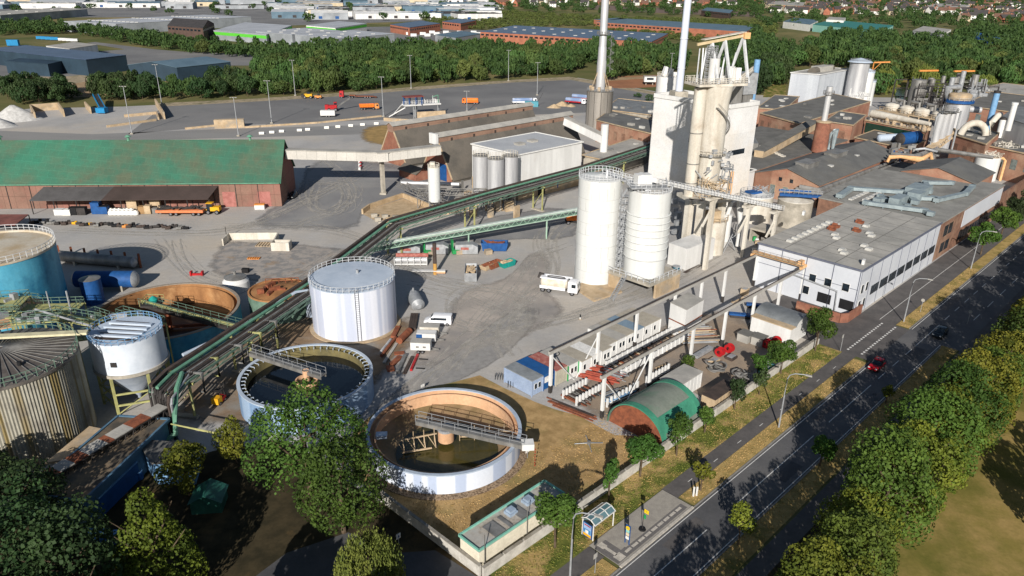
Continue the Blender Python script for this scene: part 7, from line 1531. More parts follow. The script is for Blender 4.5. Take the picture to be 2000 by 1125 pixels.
# red truck with low loader
t = T('low_loader', 'red lorry with an empty red low loader at the far edge of the lot', 'truck', (0, 0, 0)); cab(t, 0, m_red, 2.5, 3.6, 2.2)
for c_ in t.children: c_.location.x -= 0
o = MB(); o.box((-2.5, 0, 1), (5, 1, .35)); o.build('chassis', m_dark, t); o = MB(); o.beam((-3, 0, 1.4), (-6, 0, 1.3), 2.4, .3); o.beam((-6, 0, 1.0), (-15, 0, .9), 2.5, .25); o.beam((-15, 0, .9), (-17, 0, .5), 2.4, .15); o.build('low_bed', m_rusts, t); wheels(t, (-.0 + 1, -3.2, -4.4, -11, -12.3, -13.6), 2.4, .48, .3)
place(t, G(672, 191), rad(180) + .05)
t = T('red_harvester', 'red farm machine with a raised grey chute on the lot', 'machine', (0, 0, 0)); o = MB(); o.box((0, 0, 1), (4, 2.4, 1.8)); o.box((1.4, 0, 2.8), (1.4, 2, 1.4)); o.box((-2.6, 0, .8), (1.6, 2.6, 2.2)); o.build('body', m_red, t); MB().beam((2, 0, 2), (8, 2.5, 5.4), .7, .5).build('chute', m_dsteel, t); MB().box((1.45, 0, 3.0), (1.2, 2.05, .9)).build('cab_window', GLASS, t); wheels(t, (-1.6, 1.4), 2.9, .8, .5); place(t, G(650, 217), rad(10))
t = T('box_trailer', 'plain white box trailer beside the red farm machine', 'trailer', (0, 0, 0)); MB().box((0, 0, .7), (6.4, 2.4, 2.2)).build('box', m_wht, t); MB().box((0, 0, .4), (6.8, 1, .3)).build('chassis', m_dark, t); wheels(t, (-.6, .6), 2.3, .4, .25); place(t, G(641, 228), rad(5))
t = T('road_roller', 'yellow and grey road machine at the far lot edge', 'machine', (0, 0, 0)); MB().box((0, 0, .8), (4, 2, 1.5)).build('body', M('machine_yellow', (224, 168, 34), (206, 152, 30), rough=.6), t); MB().box((-2.6, 0, .5), (2, 2, 1.5)).build('engine', m_dark, t); wheels(t, (-1.8, 1.3), 2.2, .7, .5); MB().box((.2, 0, 2.3), (1.6, 1.7, 1.1)).build('cab', GLASS, t); place(t, G(603, 192), 0)
t = T('road_roller', 'small orange machine right of the yellow road machine', 'machine', (0, 0, 0)); MB().box((0, 0, .6), (3.4, 1.8, 1.1)).build('body', m_orange, t); MB().box((.3, 0, 1.7), (1, 1.4, .9)).build('cab', GLASS, t); wheels(t, (-1.1, 1.1), 2, .5, .35); place(t, G(622, 193), 0)
m_yl = MATS['machine_yellow']
t = T('wheel_loader', 'orange wheeled excavator half hidden behind the tall smooth silo', 'excavator', (0, 0, 0)); MB().box((0, 0, 1.1), (3.4, 2.4, 1.2)).build('engine_housing', MATS['tipper_orange'], t); MB().box((1.4, .4, 1.6), (1.6, 1.4, 1.7)).build('cab', m_vanw, t); MB().box((1.45, .4, 2.1), (1.64, 1.3, .9)).build('cab_window', GLASS, t); MB().box((0, 0, .6), (3, 1.6, .5)).build('undercarriage', m_dark, t); wheels(t, (-1.3, 1.3), 2.5, .55, .4); MB().tube([(1.6, -.7, 1.8), (3.8, -.7, 4), (5.4, -.7, 2.6)], .25, 6).build('boom', MATS['tipper_orange'], t); place(t, G(1118, 436), rad(5))
t = T('loader', 'yellow loader at the right end of the canopy', 'loader', (0, 0, 0)); MB().box((.8, 0, .9), (2.4, 1.7, 1.1)).build('body', m_yl, t); MB().box((-.6, 0, 1.0), (1.5, 1.5, 1.9)).build('cab', GLASS, t); MB().box((-.6, 0, 2.9), (1.7, 1.7, .15)).build('cab_roof', m_yl, t); wheels(t, (-1, 1.3), 2.1, .6, .4); MB().beam((-1.2, 0, 1.3), (-2.8, 0, .7), 1, .25).build('lift_arm', m_yl, t); MB().box((-3.1, 0, .3), (.8, 2, .8)).build('bucket', m_dark, t); place(t, G(417, 417), 0)
t = T('forklift', 'forklift with a yellow rear between the pipe bridge and the dark basin', 'forklift', (0, 0, 0)); MB().box((-.7, 0, .35), (1.1, 1.15, 1.0)).build('counterweight', m_yl, t); MB().box((.3, 0, .35), (1.1, 1.15, .6)).build('body', m_red, t); MB().box((0, 0, 2.1), (1.3, 1.1, .08)).build('overhead_guard', m_dark, t)
for x, y in ((-.5, -.5), (-.5, .5), (.6, -.5), (.6, .5)): MB().beam((x, y, .9), (x, y, 2.1), .07, .07).build('guard_post', m_dark, t)
for s in (-.3, .3): MB().beam((1.0, s, .1), (1.0, s, 2.8), .12, .12).build('mast', m_dark, t); MB().beam((1.0, s, .15), (2.1, s, .15), .14, .06).build('fork', m_dark, t)
wheels(t, (-.7, .6), 1.2, .3, .2); place(t, G(430, 786), rad(78))
# box trailers
for i, (x, y, lab, c1) in enumerate(((823, 686, 'front white twin axle box trailer beside the rusty scrap', m_wht), (834, 668, 'middle trailer with a blue nose beside the rusty scrap', m_bluep), (840, 655, 'rear beige box trailer behind the white van side', m_cream))):
 t = T('box_trailer', lab, 'trailer', (0, 0, 0)); b = loft([(-1.7, .55, 2.0, .88, .86), (1.6, .55, 2.0, .88, .86), (1.7, .6, 1.9, .85, .8)]); b.build('box', m_wht if i != 2 else m_cream, t)
 if i == 1: MB().box((-1.2, 0, .6), (1.05, 1.78, 1.3)).build('blue_nose', m_bluep, t)
 else:
  for s in (-.5, .7): MB().box((s, -.88, 1.1), (.5, .04, .3)).build('vent', m_dsteel, t)
  MB().box((0, 0, 2.0), (3.5, 1.8, .06)).build('lid', m_roofl, t)
 MB().tube([(1.6, .5, .5), (3.0, 0, .5), (1.6, -.5, .5)], .06, 6).build('drawbar', m_dsteel, t); wheels(t, (-.35, .35) if i == 0 else (0,), 1.9, .3, .18); place(t, V(G(x, y), 0), rad(-3))
# ================================================================ site cabins and containers
m_cblue = M('cabin_blue', (150, 166, 190), (138, 154, 180), scale=.5, rough=.6); m_cb2 = M('container_blue', (28, 84, 142), (24, 74, 126), scale=.6, rough=.6); m_cred = M('container_red', (150, 84, 76), (170, 110, 100), scale=1.5, rough=.8, c3=(186, 140, 128), s3=.8, lo3=.6, hi3=.7)
m_crib = M('corrugated_cream', (190, 184, 166), (170, 164, 146), scale=.6, rough=.8, kind='ribx', bump=3)
specs = [(18.3, -37.8, -31.8, m_cblue, M('cabin_roof_grey', (136, 140, 142), (120, 124, 126), scale=.5, rough=.8), 'pale blue cabin with a grey roof at the near end of the cabin row'), (20.9, -37.8, -31.8, m_cb2, m_cb2, 'deep blue container between the pale blue cabin and the red roofed one'), (23.4, -37.6, -31.4, MATS['corrugated_cream'], m_cred, 'cream container with a faded red roof in the cabin row'),
         (26.0, -37.4, -31.2, m_wht, m_roofl, 'cabin with green corner posts and a hose on its roof')]
k = 0
for i in range(9): specs.append((28.6 + 2.55 * i, -36.6 - (1.2 if i > 3 else 0), -30.6 - (.8 if i > 2 else 0), m_wht, (M('ribbed_cabin_roof', (178, 170, 154), (164, 156, 142), scale=.8, rough=.85, kind='ribx', bump=2.2), m_white, m_roofl, M('slate_blue_roof', (120, 140, 156), (110, 130, 146), rough=.8))[(0, 1, 0, 0, 2, 0, 3, 0, 0)[i]],
    'white site cabin number %s of the row, counted from the green posted cabin' % ('one two three four five six seven eight nine'.split()[i])))
for s0, ta, tb_, wm, rm, lab in specs:
 pts = [RP(s0, ta), RP(s0, tb_), RP(s0 + 2.45, tb_), RP(s0 + 2.45, ta)]; t = T('site_container' if wm is not m_wht and wm is not m_cblue else 'site_cabin', lab, 'container' if wm in (m_cb2, m_crib) else 'cabin', pts[1], 'row of site cabins')
 MB().prism(pts, .1, 2.7).build('body', wm, t); MB().prism(off(pts, .05), 2.7, 2.85).build('roof', rm, t)
 fr = MB(); P = off(pts, .03)
 for p in P: fr.beam(V(p, 0), V(p, 2.7), .16, .16)
 fr.build('corner_post', m_gpaint if 'green corner' in lab else (m_wht if wm is m_wht else wm), t)
 if wm in (m_wht, m_cblue): windows(t, pts[1], pts[2], ((.8, 1.65), (.7,), (.9, 1.75))[int(s0) % 3], 1.15, .5, .85, m_white, fr=.06)
 if wm is m_cb2: windows(t, pts[1], pts[2], (1.2,), 1.3, 1.9, 1.0, None, 'panel', m_white)
 if 'hose' in lab: MB().tube([RP(27.2 + .9 * math.cos(a), -35.4 + .9 * math.sin(a), 2.92) for a in [2 * math.pi * k / 18 for k in range(19)]], .06, 5).build('roof_hose', m_black, t)
pts = [RP(51.8, -31.2), RP(51.8, -26.7), RP(60, -26.7), RP(60, -31.2)]
pts = [RP(52.6, -30.4), RP(52.0, -26.6), RP(58.2, -27), RP(58.8, -30.8)]
t = T('stacked_container', 'two white containers stacked beside the runway beam posts', 'container', pts[1]); MB().prism(pts, .05, 2.7).build('lower_container', m_wht, t); MB().prism(pts, 2.95, 5.9).build('upper_container', m_wht, t); MB().prism(off(pts, .02), 2.7, 2.95).build('joint_frame', m_rusts, t); MB().prism(off(pts, .05), 5.9, 6.0).build('roof', m_roofl, t)
for (s0, s1, ta, tb_, h, lab, wm, rm) in ((33.4, 40, -18.8, -15.4, 2.7, 'white site container right behind the green barrel roof', m_wht, m_roofl), (34.8, 41, -12.2, -9.9, 2.2, 'brown roofed plywood crate container at the boundary wall', m_tan2, m_brown)):
 pts = [RP(s0, ta), RP(s0, tb_), RP(s1, tb_), RP(s1, ta)]; t = T('site_container', lab, 'container', pts[1]); MB().prism(pts, .05, h).build('body', wm, t); MB().prism(off(pts, .06), h, h + .12).build('roof', rm, t); b = MB()
 for k in range(7): c_, sz, rz = wpane(pts[1], pts[2], .3 + k * (s1 - s0 - .6) / 6, .1, .06, h - .2, .04); b.box(c_, sz, rz)
 b.build('rib', wm, t)
for i in range(2):
 t = T('grey_bin', ('left grey lidded skip bin before the curved roof shed', 'right grey lidded skip bin before the curved roof shed')[i], 'skip', RP(59.6 + i * .3, -19.6 + i * 2.5)); q = RP(60 + i * .6, -18.9 + i * 2.4); MB().box(q, (2.2, 2.1, 1.5), RANG).build('bin', m_roofl, t); MB().box(V(q, 1.5), (2.4, 2.3, .1), RANG).build('lid', m_roofg, t)
# curved roof shed
t = T('curved_roof_shed', 'white clad shed with a curved grey metal roof', 'shed', RP(64, -12.4)); pts = [RP(63.6, -20), RP(63.6, -12.4), RP(70.2, -12.4), RP(70.2, -20)]; MB().prism(pts, 0, 3.2).build('wall', m_wht, t)
def barrel(s0, s1, t0, t1, z, hz, along, n=14, th=.12):
 b = MB(); prof = []
 for k in range(n + 1):
  a = math.pi * k / n; prof.append((.5 - .5 * math.cos(a), math.sin(a) * hz))
 for e in (0, 1):
  for u, z_ in prof:
   for dz in (0, th): b.v.append(tuple(RP(s0 + (s1 - s0) * (e if along == 's' else u), t0 + (t1 - t0) * (u if along == 's' else e), z + z_ + dz)))
 m = (n + 1) * 2
 for k in range(n): a, c_ = 2 * k, 2 * k + 2; b.f += [(a + 1, c_ + 1, m + c_ + 1, m + a + 1), (a, m + a, m + c_, c_), (a, c_, c_ + 1, a + 1), (m + a, m + a + 1, m + c_ + 1, m + c_)]
 return b
barrel(65.2, 70.6, -20.3, -12.2, 3.2, 1.2, 't').build('roof', M('curved_metal', (126, 130, 132), (110, 114, 116), scale=.5, rough=.5, metal=.3), t, smooth=True)
MB().prism([RP(63.5, -20.1), RP(63.5, -12.3), RP(65.4, -12.3), RP(65.4, -20.1)], 3.2, 3.35).build('lean_roof', m_tan2, t)
e = MB()
for tt2 in (-20, -12.4): e.add([RP(65.3 + 5.2 * (.5 - .5 * math.cos(math.pi * k / 12)), tt2, 3.2 + 1.18 * math.sin(math.pi * k / 12)) for k in range(13)], [tuple(range(13))])
e.build('gable_panel', m_wht, t)
# green barrel roofed shed
t = T('barrel_shed', 'half round shed with green edges and a rusty red front', 'shed', RP(21.6, -15)); m_bg = M('barrel_green', (66, 136, 110), (56, 120, 98), scale=.5, rough=.7); m_bgr = M('barrel_grey', (120, 126, 116), (106, 114, 104), scale=.4, rough=.8, c3=(92, 120, 100), s3=.3)
barrel(21.6, 31.6, -19.4, -9.9, .0, 4.4, 's', 24).build('roof', m_bgr, t, smooth=True)
barrel(21.5, 22.6, -19.5, -9.8, .0, 4.45, 's', 24, .16).build('green_edge', m_bg, t, smooth=True); barrel(30.6, 31.7, -19.5, -9.8, .0, 4.45, 's', 24, .16).build('green_edge', m_bg, t, smooth=True)
b = MB()
for u0, u1 in ((0, .2), (.8, 1)):
 n = 5
 for k in range(n):
  ua, ub = u0 + (u1 - u0) * k / n, u0 + (u1 - u0) * (k + 1) / n
  def bp(s, u): a = math.acos(1 - 2 * u); return RP(s, -19.4 + 9.5 * u, 4.4 * math.sin(a) + .18)
  b.quad(bp(22, ua), bp(31.2, ua), bp(31.2, ub), bp(22, ub))
b.build('green_flank', m_bg, t)
MB().add([RP(21.75, -19.3 + 9.3 * (.5 - .5 * math.cos(math.pi * k / 20)), 4.3 * math.sin(math.pi * k / 20)) for k in range(21)], [tuple(range(21))]).build('front', m_rusts, t)
MB().add([RP(31.5, -19.3 + 9.3 * (.5 - .5 * math.cos(math.pi * k / 20)), 4.3 * math.sin(math.pi * k / 20)) for k in range(21)], [tuple(range(21))]).build('rear', m_bgr, t)
# pump house
pts = [RP(-12.0, -13.4), RP(-12.0, -10.3), RP(1.5, -10.3), RP(1.5, -13.4)]
t, rf = building('pump_house', 'low cream pump house with a pale green roof edge in the wall corner', 'building', pts, 2.9, M('cream_render', (222, 214, 194), (206, 198, 178), scale=.5, rough=.9), M('gravel_roof', (176, 168, 156), (146, 136, 124), scale=3, rough=1, c3=(170, 168, 162), s3=.15, lo3=.45, hi3=.55), 'flat', over=.05)
b = MB(); P = off(pts, .1)
for a, c_ in zip(P, P[1:] + P[:1]): b.beam(V(a, 3.28), V(c_, 3.28), .2, .24)
b.build('roof_edge', M('verdigris', (132, 190, 172), (118, 176, 158), rough=.6), t)
for s in (-5.4, -2.6): o = MB(); o.box(RP(s, -12.2, 3.2), (1.2, 1.1, .35), RANG); o.box(RP(s, -12.2, 3.55), (.9, .8, .3), RANG); o.build('dome_rooflight', M('blue_dome', (150, 166, 184), rough=.7), rf)
for s, w_ in ((-8.6, 1.6), (-6.9, .5), (-4.6, 1.3), (-1.9, 1.3), (-.3, .3)): MB().box(RP(s, -11.6, 3.2), (w_, 2.1, .12), RANG).build('roof_sheet', m_dsteel, rf)
windows(t, pts[1], pts[2], (3, 6.2, 9), .2, 1.1, .6, None, 'vent', m_dsteel)
for s in (-11.5, -5): q = RP(s, -9.95); MB().beam(q, V(q, 5.2), .07, .07).build('lightning_rod', m_dsteel, t)
# ---- crane runways
for i, (t_, ss_, lab) in enumerate(((-30.7, (21.3, 32.6, 43, 54.5, 63.4, 72, 84.4), 'rear long steel crane runway beam on white columns beside the cabins'), (-20.6, (21.6, 33.2, 44.8, 55, 65, 75, 84.8), 'front long steel crane runway beam on white columns before the barrel roof'))):
 t = T('crane_runway', lab, 'crane runway', RP(21, t_), 'crane runways'); MB().beam(RP(20.8, t_, 7.1), RP(86, t_, 7.1), .42, .5).build('runway_beam', m_roofl, t); b = MB(); b.beam(RP(20.8, t_, 7.42), RP(86, t_, 7.42), .12, .12); b.build('rail', m_brown, t)
 for s in ss_:
  if i == 0 and s > 80: pass
  MB().beam(RP(s, t_, 0), RP(s, t_, 6.85), .42, .42).build('column', m_wht, t); MB().beam(RP(s, t_, 0), RP(s, t_, 1.3), .46, .46).build('column_foot', m_dark, t)
 MB().beam(RP(21.3, t_, 6.5), RP(27, t_, 0), .14, .14).build('brace', m_wht, t); MB().beam(RP(32.9, t_, 6.6), RP(27.5, t_, .2), .14, .14).build('brace', m_wht, t)
t = T('crane_girder', 'orange cream travelling crane girder spanning the two runways at the white hall', 'crane', RP(83.8, -25.5)); MB().beam(RP(83.4, -31.2, 7.8), RP(83.4, -20.1, 7.8), .5, .7).build('girder', m_pipeo, t); MB().beam(RP(82.7, -31.2, 8.0), RP(82.7, -20.1, 8.0), .5, .1).build('walkway', m_tan2, t)
MB().box(RP(83.4, -21, 7.9), (1.4, .8, .8), RANG).build('trolley', m_pipeo, t); b = MB()
for t_ in (-30.9, -20.4): b.beam(RP(82, t_, 7.5), RP(85, t_, 7.5), .4, .5)
b.build('end_carriage', m_pipeo, t); b = MB(); b.rail([RP(82.4, -31, 8.05), RP(82.4, -20.4, 8.05)], .9, 1.3, .03); b.build('railing', m_dsteel, t)
# ---- steel stock
def stakes(lab, s0, s1, t_, n, h=1.5, board=False):
 t = T('stake_row', lab, 'stake row', RP(s0, t_))
 for k in range(n): s = s0 + (s1 - s0) * k / (n - 1); MB().beam(RP(s, t_, 0), RP(s, t_, h), .3, .3).build('stake', m_wht, t)
 MB().beam(RP(s0, t_ + .25, .25), RP(s1, t_ + .25, .25), .3, .35).build('base_beam', m_dark, t)
 if board:
  for k in range(n - 1): a, b_ = s0 + (s1 - s0) * (k + .12) / (n - 1), s0 + (s1 - s0) * (k + .88) / (n - 1); MB().beam(RP(a, t_, h * .62), RP(b_, t_, h * .62), .1, h * .7).build('board', m_wht, t)
 return t
stakes('white boarded stake row nearest the site cabins', 33.4, 52, -29.3, 14, 1.6, True); stakes('white boarded stake row under the front runway beam', 32.9, 52, -25.8, 16, 1.6, True)
stakes('short row of white stakes left of the red bar heap', 21.5, 26.8, -28.1, 8, 1.5); stakes('short row of white stakes nearest the brown lawn', 21.5, 27.5, -25.4, 9, 1.5); stakes('white stake row beside the barrel roof', 24.5, 32, -21.9, 9, 1.5); stakes('white stake row behind the white site container', 34, 40, -21.6, 8, 1.7)
def bars(lab, name, cx, cy, n, L, mats, W2, zt, ang=0, seed=1):
 R = random.Random(seed); t = T(name, lab, 'steel stock', RP(cx, cy))
 for k in range(n):
  mt = R.choice(mats); o = R.uniform(-W2, W2); l = L * R.uniform(.6, 1); z = R.uniform(.08, zt); d_ = RN_ * math.cos(ang) + RD_ * math.sin(ang); p_ = RD_ * math.cos(ang) - RN_ * math.sin(ang); c_ = RP(cx, cy, z) + p_ * o + d_ * R.uniform(-.6, .6)
  MB().beam(c_ - d_ * l / 2, c_ + d_ * l / 2, R.uniform(.08, .25), R.uniform(.08, .2)).build('bar', mt, t)
bars('red painted bar heap between the two runways', 'bar_heap', 31.3, -28.5, 40, 6.5, [M('red_oxide', (170, 84, 66), (150, 72, 58), rough=.9)], 2.2, .9, .35, 3)
bars('grey lattice frames lying on the red bar heap', 'frame_heap', 33, -27, 16, 4.5, [m_galv, m_dsteel], 2, 1.4, .2, 4)
bars('grey and rust steel bars between the short stake rows', 'bar_stack', 24, -26.6, 26, 4.8, [m_dsteel, m_rusts, m_dark], 2.8, .5, 0, 5)
bars('long rusty beams between the boarded stake rows', 'beam_stack', 42, -27.5, 34, 3.8, [m_rusts, m_brown, m_dark, m_tan2], 9, .7, 0, 6)
bars('loose brown bars and grey scaffold tubes behind the stacked containers', 'tube_heap', 55, -25.8, 60, 7, [m_rusts, m_tan2, m_galv, m_dsteel, m_brown], 3.6, 1.5, .9, 7)
bars('timber and flat steel lying in front of the site cabins', 'plank_stack', 42, -31.0, 26, 2, [m_tan2, m_sand, m_brown], 9, .3, 1.4, 8); bars('blue and grey profiles beside the barrel roof', 'profile_stack', 28, -22.4, 14, 5, [m_lbluep, m_galv, m_dsteel], 1.6, .8, 1.4, 9)
bars('thin rusty rails along the edge of the brown lawn', 'rail_stack', 20, -25, 8, 9, [m_rusts, m_brown], .8, .15, .15, 10)
for i, (s, t_) in enumerate(((51.4, -18.9), (53.8, -18.5), (60.2, -14.9), (62.4, -14.2))):
 t = T('cable_drum', ('red cable drum nearest the hose heap', 'second red cable drum beside the runway column', 'red cable drum in front of the grey skip bins', 'red cable drum in the shade of the spreading tree')[i], 'cable drum', RP(s, t_)); q = RP(s, t_, .8)
 for e in (-.4, .4): MB().tube([q + RD_ * e, q + RD_ * (e + .12)], .8, 18).build('flange', m_red, t)
 MB().tube([q - RD_ * .4, q + RD_ * .4], .35, 12).build('core', m_dark, t)
for i, (s, t_, lab) in enumerate(((46.5, -17.0, 'heap of grey hoses behind the white site container'), (46.8, -12.2, 'heap of blue grey hoses at the boundary wall'))):
 R = random.Random(i); t = T('hose_heap', lab, 'hose heap', RP(s, t_))
 for k in range(9):
  c_ = RP(s + R.uniform(-1, 1), t_ + R.uniform(-1, 1), .2 + .12 * k); r_ = R.uniform(.6, 1.2); MB().tube([c_ + Vector((r_ * math.cos(a), r_ * math.sin(a), .15 * math.sin(a * 2 + k))) for a in [2 * math.pi * j / 14 for j in range(15)]], .13, 6).build('hose', m_dsteel if k % 3 else m_dark, t, smooth=True)
for i, (s, t_, mt, lab, sz) in enumerate(((48.5, -18.2, m_tan2, 'open wooden crate beside the hose heap', (1.6, 1.3, .6)), (50, -21.3, m_galv, 'long flat metal box at the runway column', (5, 1, .5)), (52, -17, m_brown, 'low brown pallet stack near the cable drums', (1.8, 1.4, .4)), (52.5, -10.9, m_teal, 'grey blue flat box under the spreading tree', (3, 1.4, .7)), (78.6, -29.5, m_tan2, 'brown pallet boxes at the corner of the white hall', (1.4, 1.2, 1.3)), (61, -32, m_orange, 'orange barrier pallet behind the stacked containers', (2, 1, 1.0)), (75, -29, m_tan2, 'yellow timber beam lying near the hall corner', (4, .5, .3)))):
 t = T('storage_crate', lab, 'crate', RP(s, t_)); MB().box(RP(s, t_, .12), sz, RANG).build('box', mt, t); MB().box(RP(s, t_, 0), (sz[0] * .95, sz[1] * .95, .1), RANG).build('pallet', m_brown, t); MB().box(RP(s, t_, .12 + sz[2]), (sz[0] * .8, sz[1] * .7, .06), RANG).build('contents', m_galv, t)
t = T('steel_coil_rack', 'blue roller racks under the front runway near the white hall', 'rack', RP(70, -24)); 
for s in (66.5, 73): MB().beam(RP(s, -26, .9), RP(s + 3, -21.5, .9), 1.0, .35).build('rack_top', m_bluep, t); MB().beam(RP(s + .5, -26, .3), RP(s + 3.3, -21.5, .3), .9, .5).build('rack_base', m_dark, t)
# ================================================================ street furniture
def lamp(s, t_, lab, h=9.1):
 t = T('street_lamp', lab, 'street lamp', RP(s, t_), 'curved street lamps along the road'); b = MB(); q = RP(s, t_); d_ = (RN_ * .9 + RD_ * .45).normalized(); b.tube([q, V(q, h * .6), V(q, h - 1.0), V(q, h - .35) + d_ * .25, V(q, h) + d_ * .9, V(q, h + .1) + d_ * 2.4], [.13, .1, .085, .075, .07, .06], 8); b.build('mast', m_galv, t, smooth=True); MB().beam(V(q, h + .08) + d_ * 2.2, V(q, h) + d_ * 3.1, .32, .16).build('lamp_head', m_roofl, t)
for a in ((38.3, -1.3, 'curved street lamp on the dry verge opposite the barrel roof'), (89.2, -2.0, 'curved street lamp at the end of the street hall near the side road'), (129.9, -1.9, 'farthest curved street lamp beside the round street tree'), (-5.4, -3.0, 'nearest curved street lamp at the bottom edge by the bus stop')): lamp(*a)
for i, (x, y, h) in enumerate(((258, 262, 18.5), (316, 203, 18.5), (531, 241, 17.8), (577, 187, 18), (749, 228, 17.5), (803, 173, 18), (993, 158, 18), (1049, 186, 17), (466, 266, 15), (912, 218, 9.5), (1308, 160, 17))):
 names = ['left of the lot above the green roof', 'by the thicket left of the lot', 'in front of the lot above the warehouse end', 'behind the yellow road machine', 'beside the loading platform', 'behind the loading platform', 'before the long brick hall', 'by the tank lorries', 'near the stained concrete block', 'beside the orange tank truck', 'behind the domed tank']
 q = V(G(x, y), 0); t = T('floodlight_mast', 'tall floodlight mast ' + names[i], 'floodlight', q, 'floodlight masts around the lot'); MB().tube([q, V(q, h)], [.2, .11], 8).build('mast', m_galv, t, smooth=True); MB().beam(V(q, h) - Vector((1.3, 0, 0)), V(q, h) + Vector((1.3, 0, 0)), .14, .14).build('crossbar', m_galv, t); MB().box(V(q, 0), (1.1, 1.1, .5)).build('footing', m_conc, t)
 for s in (-1.1, 0, 1.1): MB().box((q.x + s, q.y - .25, h - .1), (.5, .5, .2)).build('floodlight', m_roofl, t)
def sign(lab, s, t_, h, kind='round', col_=None):
 q = RP(s, t_); t = T('road_sign', lab, 'sign', q); MB().tube([q, V(q, h)], .045, 6).build('post', m_galv, t); c_ = V(q, h - .3)
 if kind == 'round': MB().tube([c_ - RD_ * .06, c_ - RD_ * .09], .33, 20).build('sign_plate', m_roofl, t)
 else: MB().beam(c_ - RD_ * .08 - Vector((0, 0, .32)), c_ - RD_ * .08 + Vector((0, 0, .32)), .6, .03).build('sign_plate', m_roofl, t)
 return t
sign('round road sign at the median end in the tree shade', 97.1, 6.7, 2.9); sign('round road sign on the verge beside the street hall', 96.3, -1.4, 2.9); sign('grey backed sign plate on a post before the bus stop paving', -2.9, -1.6, 2.8, 'sq'); sign('slim sign post at the corner of the side road', 68.6, -5.3, 3.2, 'sq')
t = T('marker_post', 'two short white marker posts at the end of the bus stop paving', 'post', RP(16, -1.2)); MB().beam(RP(16, -1.3), RP(16, -1.3, 1.5), .12, .2).build('post', m_wht, t); MB().beam(RP(16.4, -1.1), RP(16.4, -1.1, 1.4), .12, .2).build('post', m_wht, t)
# bus shelter
t = T('bus_shelter', 'bus shelter with a faceted glass roof and white frame', 'bus shelter', RP(1, -4.9)); b = MB(); S0, S1, TA, TB = .7, 4.4, -6.5, -4.9
for s in (S0, S1):
 for tt2 in (TA, TB): b.beam(RP(s, tt2, .1), RP(s, tt2, 2.35), .1, .1)
prof = [(TA - .15, 2.4), (TA + .45, 2.8), (TB - .45, 2.8), (TB + .2, 2.4)]
for k in range(4):
 s = S0 + (S1 - S0) * k / 3
 for a, c_ in zip(prof, prof[1:]): b.beam(RP(s, a[0], a[1]), RP(s, c_[0], c_[1]), .09, .09)
for a in prof: b.beam(RP(S0 - .05, a[0], a[1]), RP(S1 + .05, a[0], a[1]), .09, .09)
b.build('frame', m_white, t); m_gl = M('shelter_glass', (96, 124, 130), (84, 112, 118), rough=.1, spec=.6)
for a, c_ in zip(prof, prof[1:]): MB().add([RP(S0, a[0], a[1]), RP(S1, a[0], a[1]), RP(S1, c_[0], c_[1]), RP(S0, c_[0], c_[1])] + [RP(S0, a[0], a[1] - .03), RP(S1, a[0], a[1] - .03), RP(S1, c_[0], c_[1] - .03), RP(S0, c_[0], c_[1] - .03)], [(0, 1, 2, 3), (7, 6, 5, 4)]).build('roof_pane', m_gl, t)
MB().beam(RP(S0 + .1, TA, 1.2), RP(S1 - .1, TA, 1.2), .04, 2.0).build('rear_pane', m_gl, t); b = MB(); b.beam(RP(S0, TB + .02, 2.2), RP(S1, TB + .02, 2.2), .06, .25); b.build('blue_fascia', m_bluep, t)
p0_, p1_ = RP(S0 - .06, TA + .12), RP(S0 - .06, TB - .12)
po = MB().beam(V(p0_, 1.2), V(p1_, 1.2), .1, 1.9).build('poster_case', m_bluep, t); c0 = p0_ - RD_ * .06
def pl(u0, u1, z0, z1, mt, dd_=.0): a_, b_ = p0_.lerp(p1_, u0) - RD_ * (.055 + dd_), p0_.lerp(p1_, u1) - RD_ * (.055 + dd_); MB().quad(V(a_, z0), V(b_, z0), V(b_, z1), V(a_, z1)).build('poster', mt, po)
pl(.08, .92, .35, 2.05, M('poster_sky', (150, 178, 214), rough=.5)); pl(.12, .88, .8, 1.35, M('poster_blue', (60, 110, 170), (80, 150, 190), scale=4, rough=.5), .004); pl(.3, .62, .75, 1.2, m_white, .008); pl(.08, .92, .35, .7, m_yl, .004); pl(.15, .85, 1.8, 1.95, m_red, .004)
MB().beam(RP(S0 + .6, TA + .4, .55), RP(S1 - .6, TA + .4, .55), .4, .06).build('bench', m_dsteel, t)
# timetable pillar and stop sign
t = T('timetable_pillar', 'blue framed timetable pillar with a round yellow stop sign', 'bus stop sign', RP(3.2, -1.9)); b = MB()
for e in (-.28, .28): b.beam(RP(3.2, -1.9 + e, .12), RP(3.2, -1.9 + e, 2.7), .09, .09)
b.beam(RP(3.2, -2.18, 2.7), RP(3.2, -1.62, 2.7), .09, .09); b.build('frame', m_bluep, t); q = RP(3.12, -1.9, 2.4)
MB().tube([q, q - RD_ * .04], .26, 20).build('round_sign', M('sign_yellow', (236, 196, 20), (228, 188, 16), rough=.5), t)
for z, mt in ((1.95, m_mint), (1.5, m_hc), (1.0, m_white)): MB().beam(RP(3.15, -2.12, z), RP(3.15, -1.68, z), .05, .38).build('timetable', mt, t)
def text(s, size, loc, rz, mat, parent, name='lettering', rx=90):
 cu = bpy.data.curves.new(name, 'FONT'); cu.body = s; cu.size = size; cu.align_x = 'CENTER'; cu.align_y = 'CENTER'; cu.extrude = .004
 o = bpy.data.objects.new(name, cu); COL.objects.link(o); dg = bpy.context.evaluated_depsgraph_get(); me = bpy.data.meshes.new_from_object(o.evaluated_get(dg)); bpy.data.objects.remove(o)
 me.materials.clear(); me.materials.append(mat); o = bpy.data.objects.new(name, me); COL.objects.link(o); o.rotation_euler = (rad(rx), 0, rz); q_ = Vector(loc); pp = parent
 while pp: q_ = q_ - pp.location; pp = pp.parent
 o.location = q_; o.parent = parent; return o
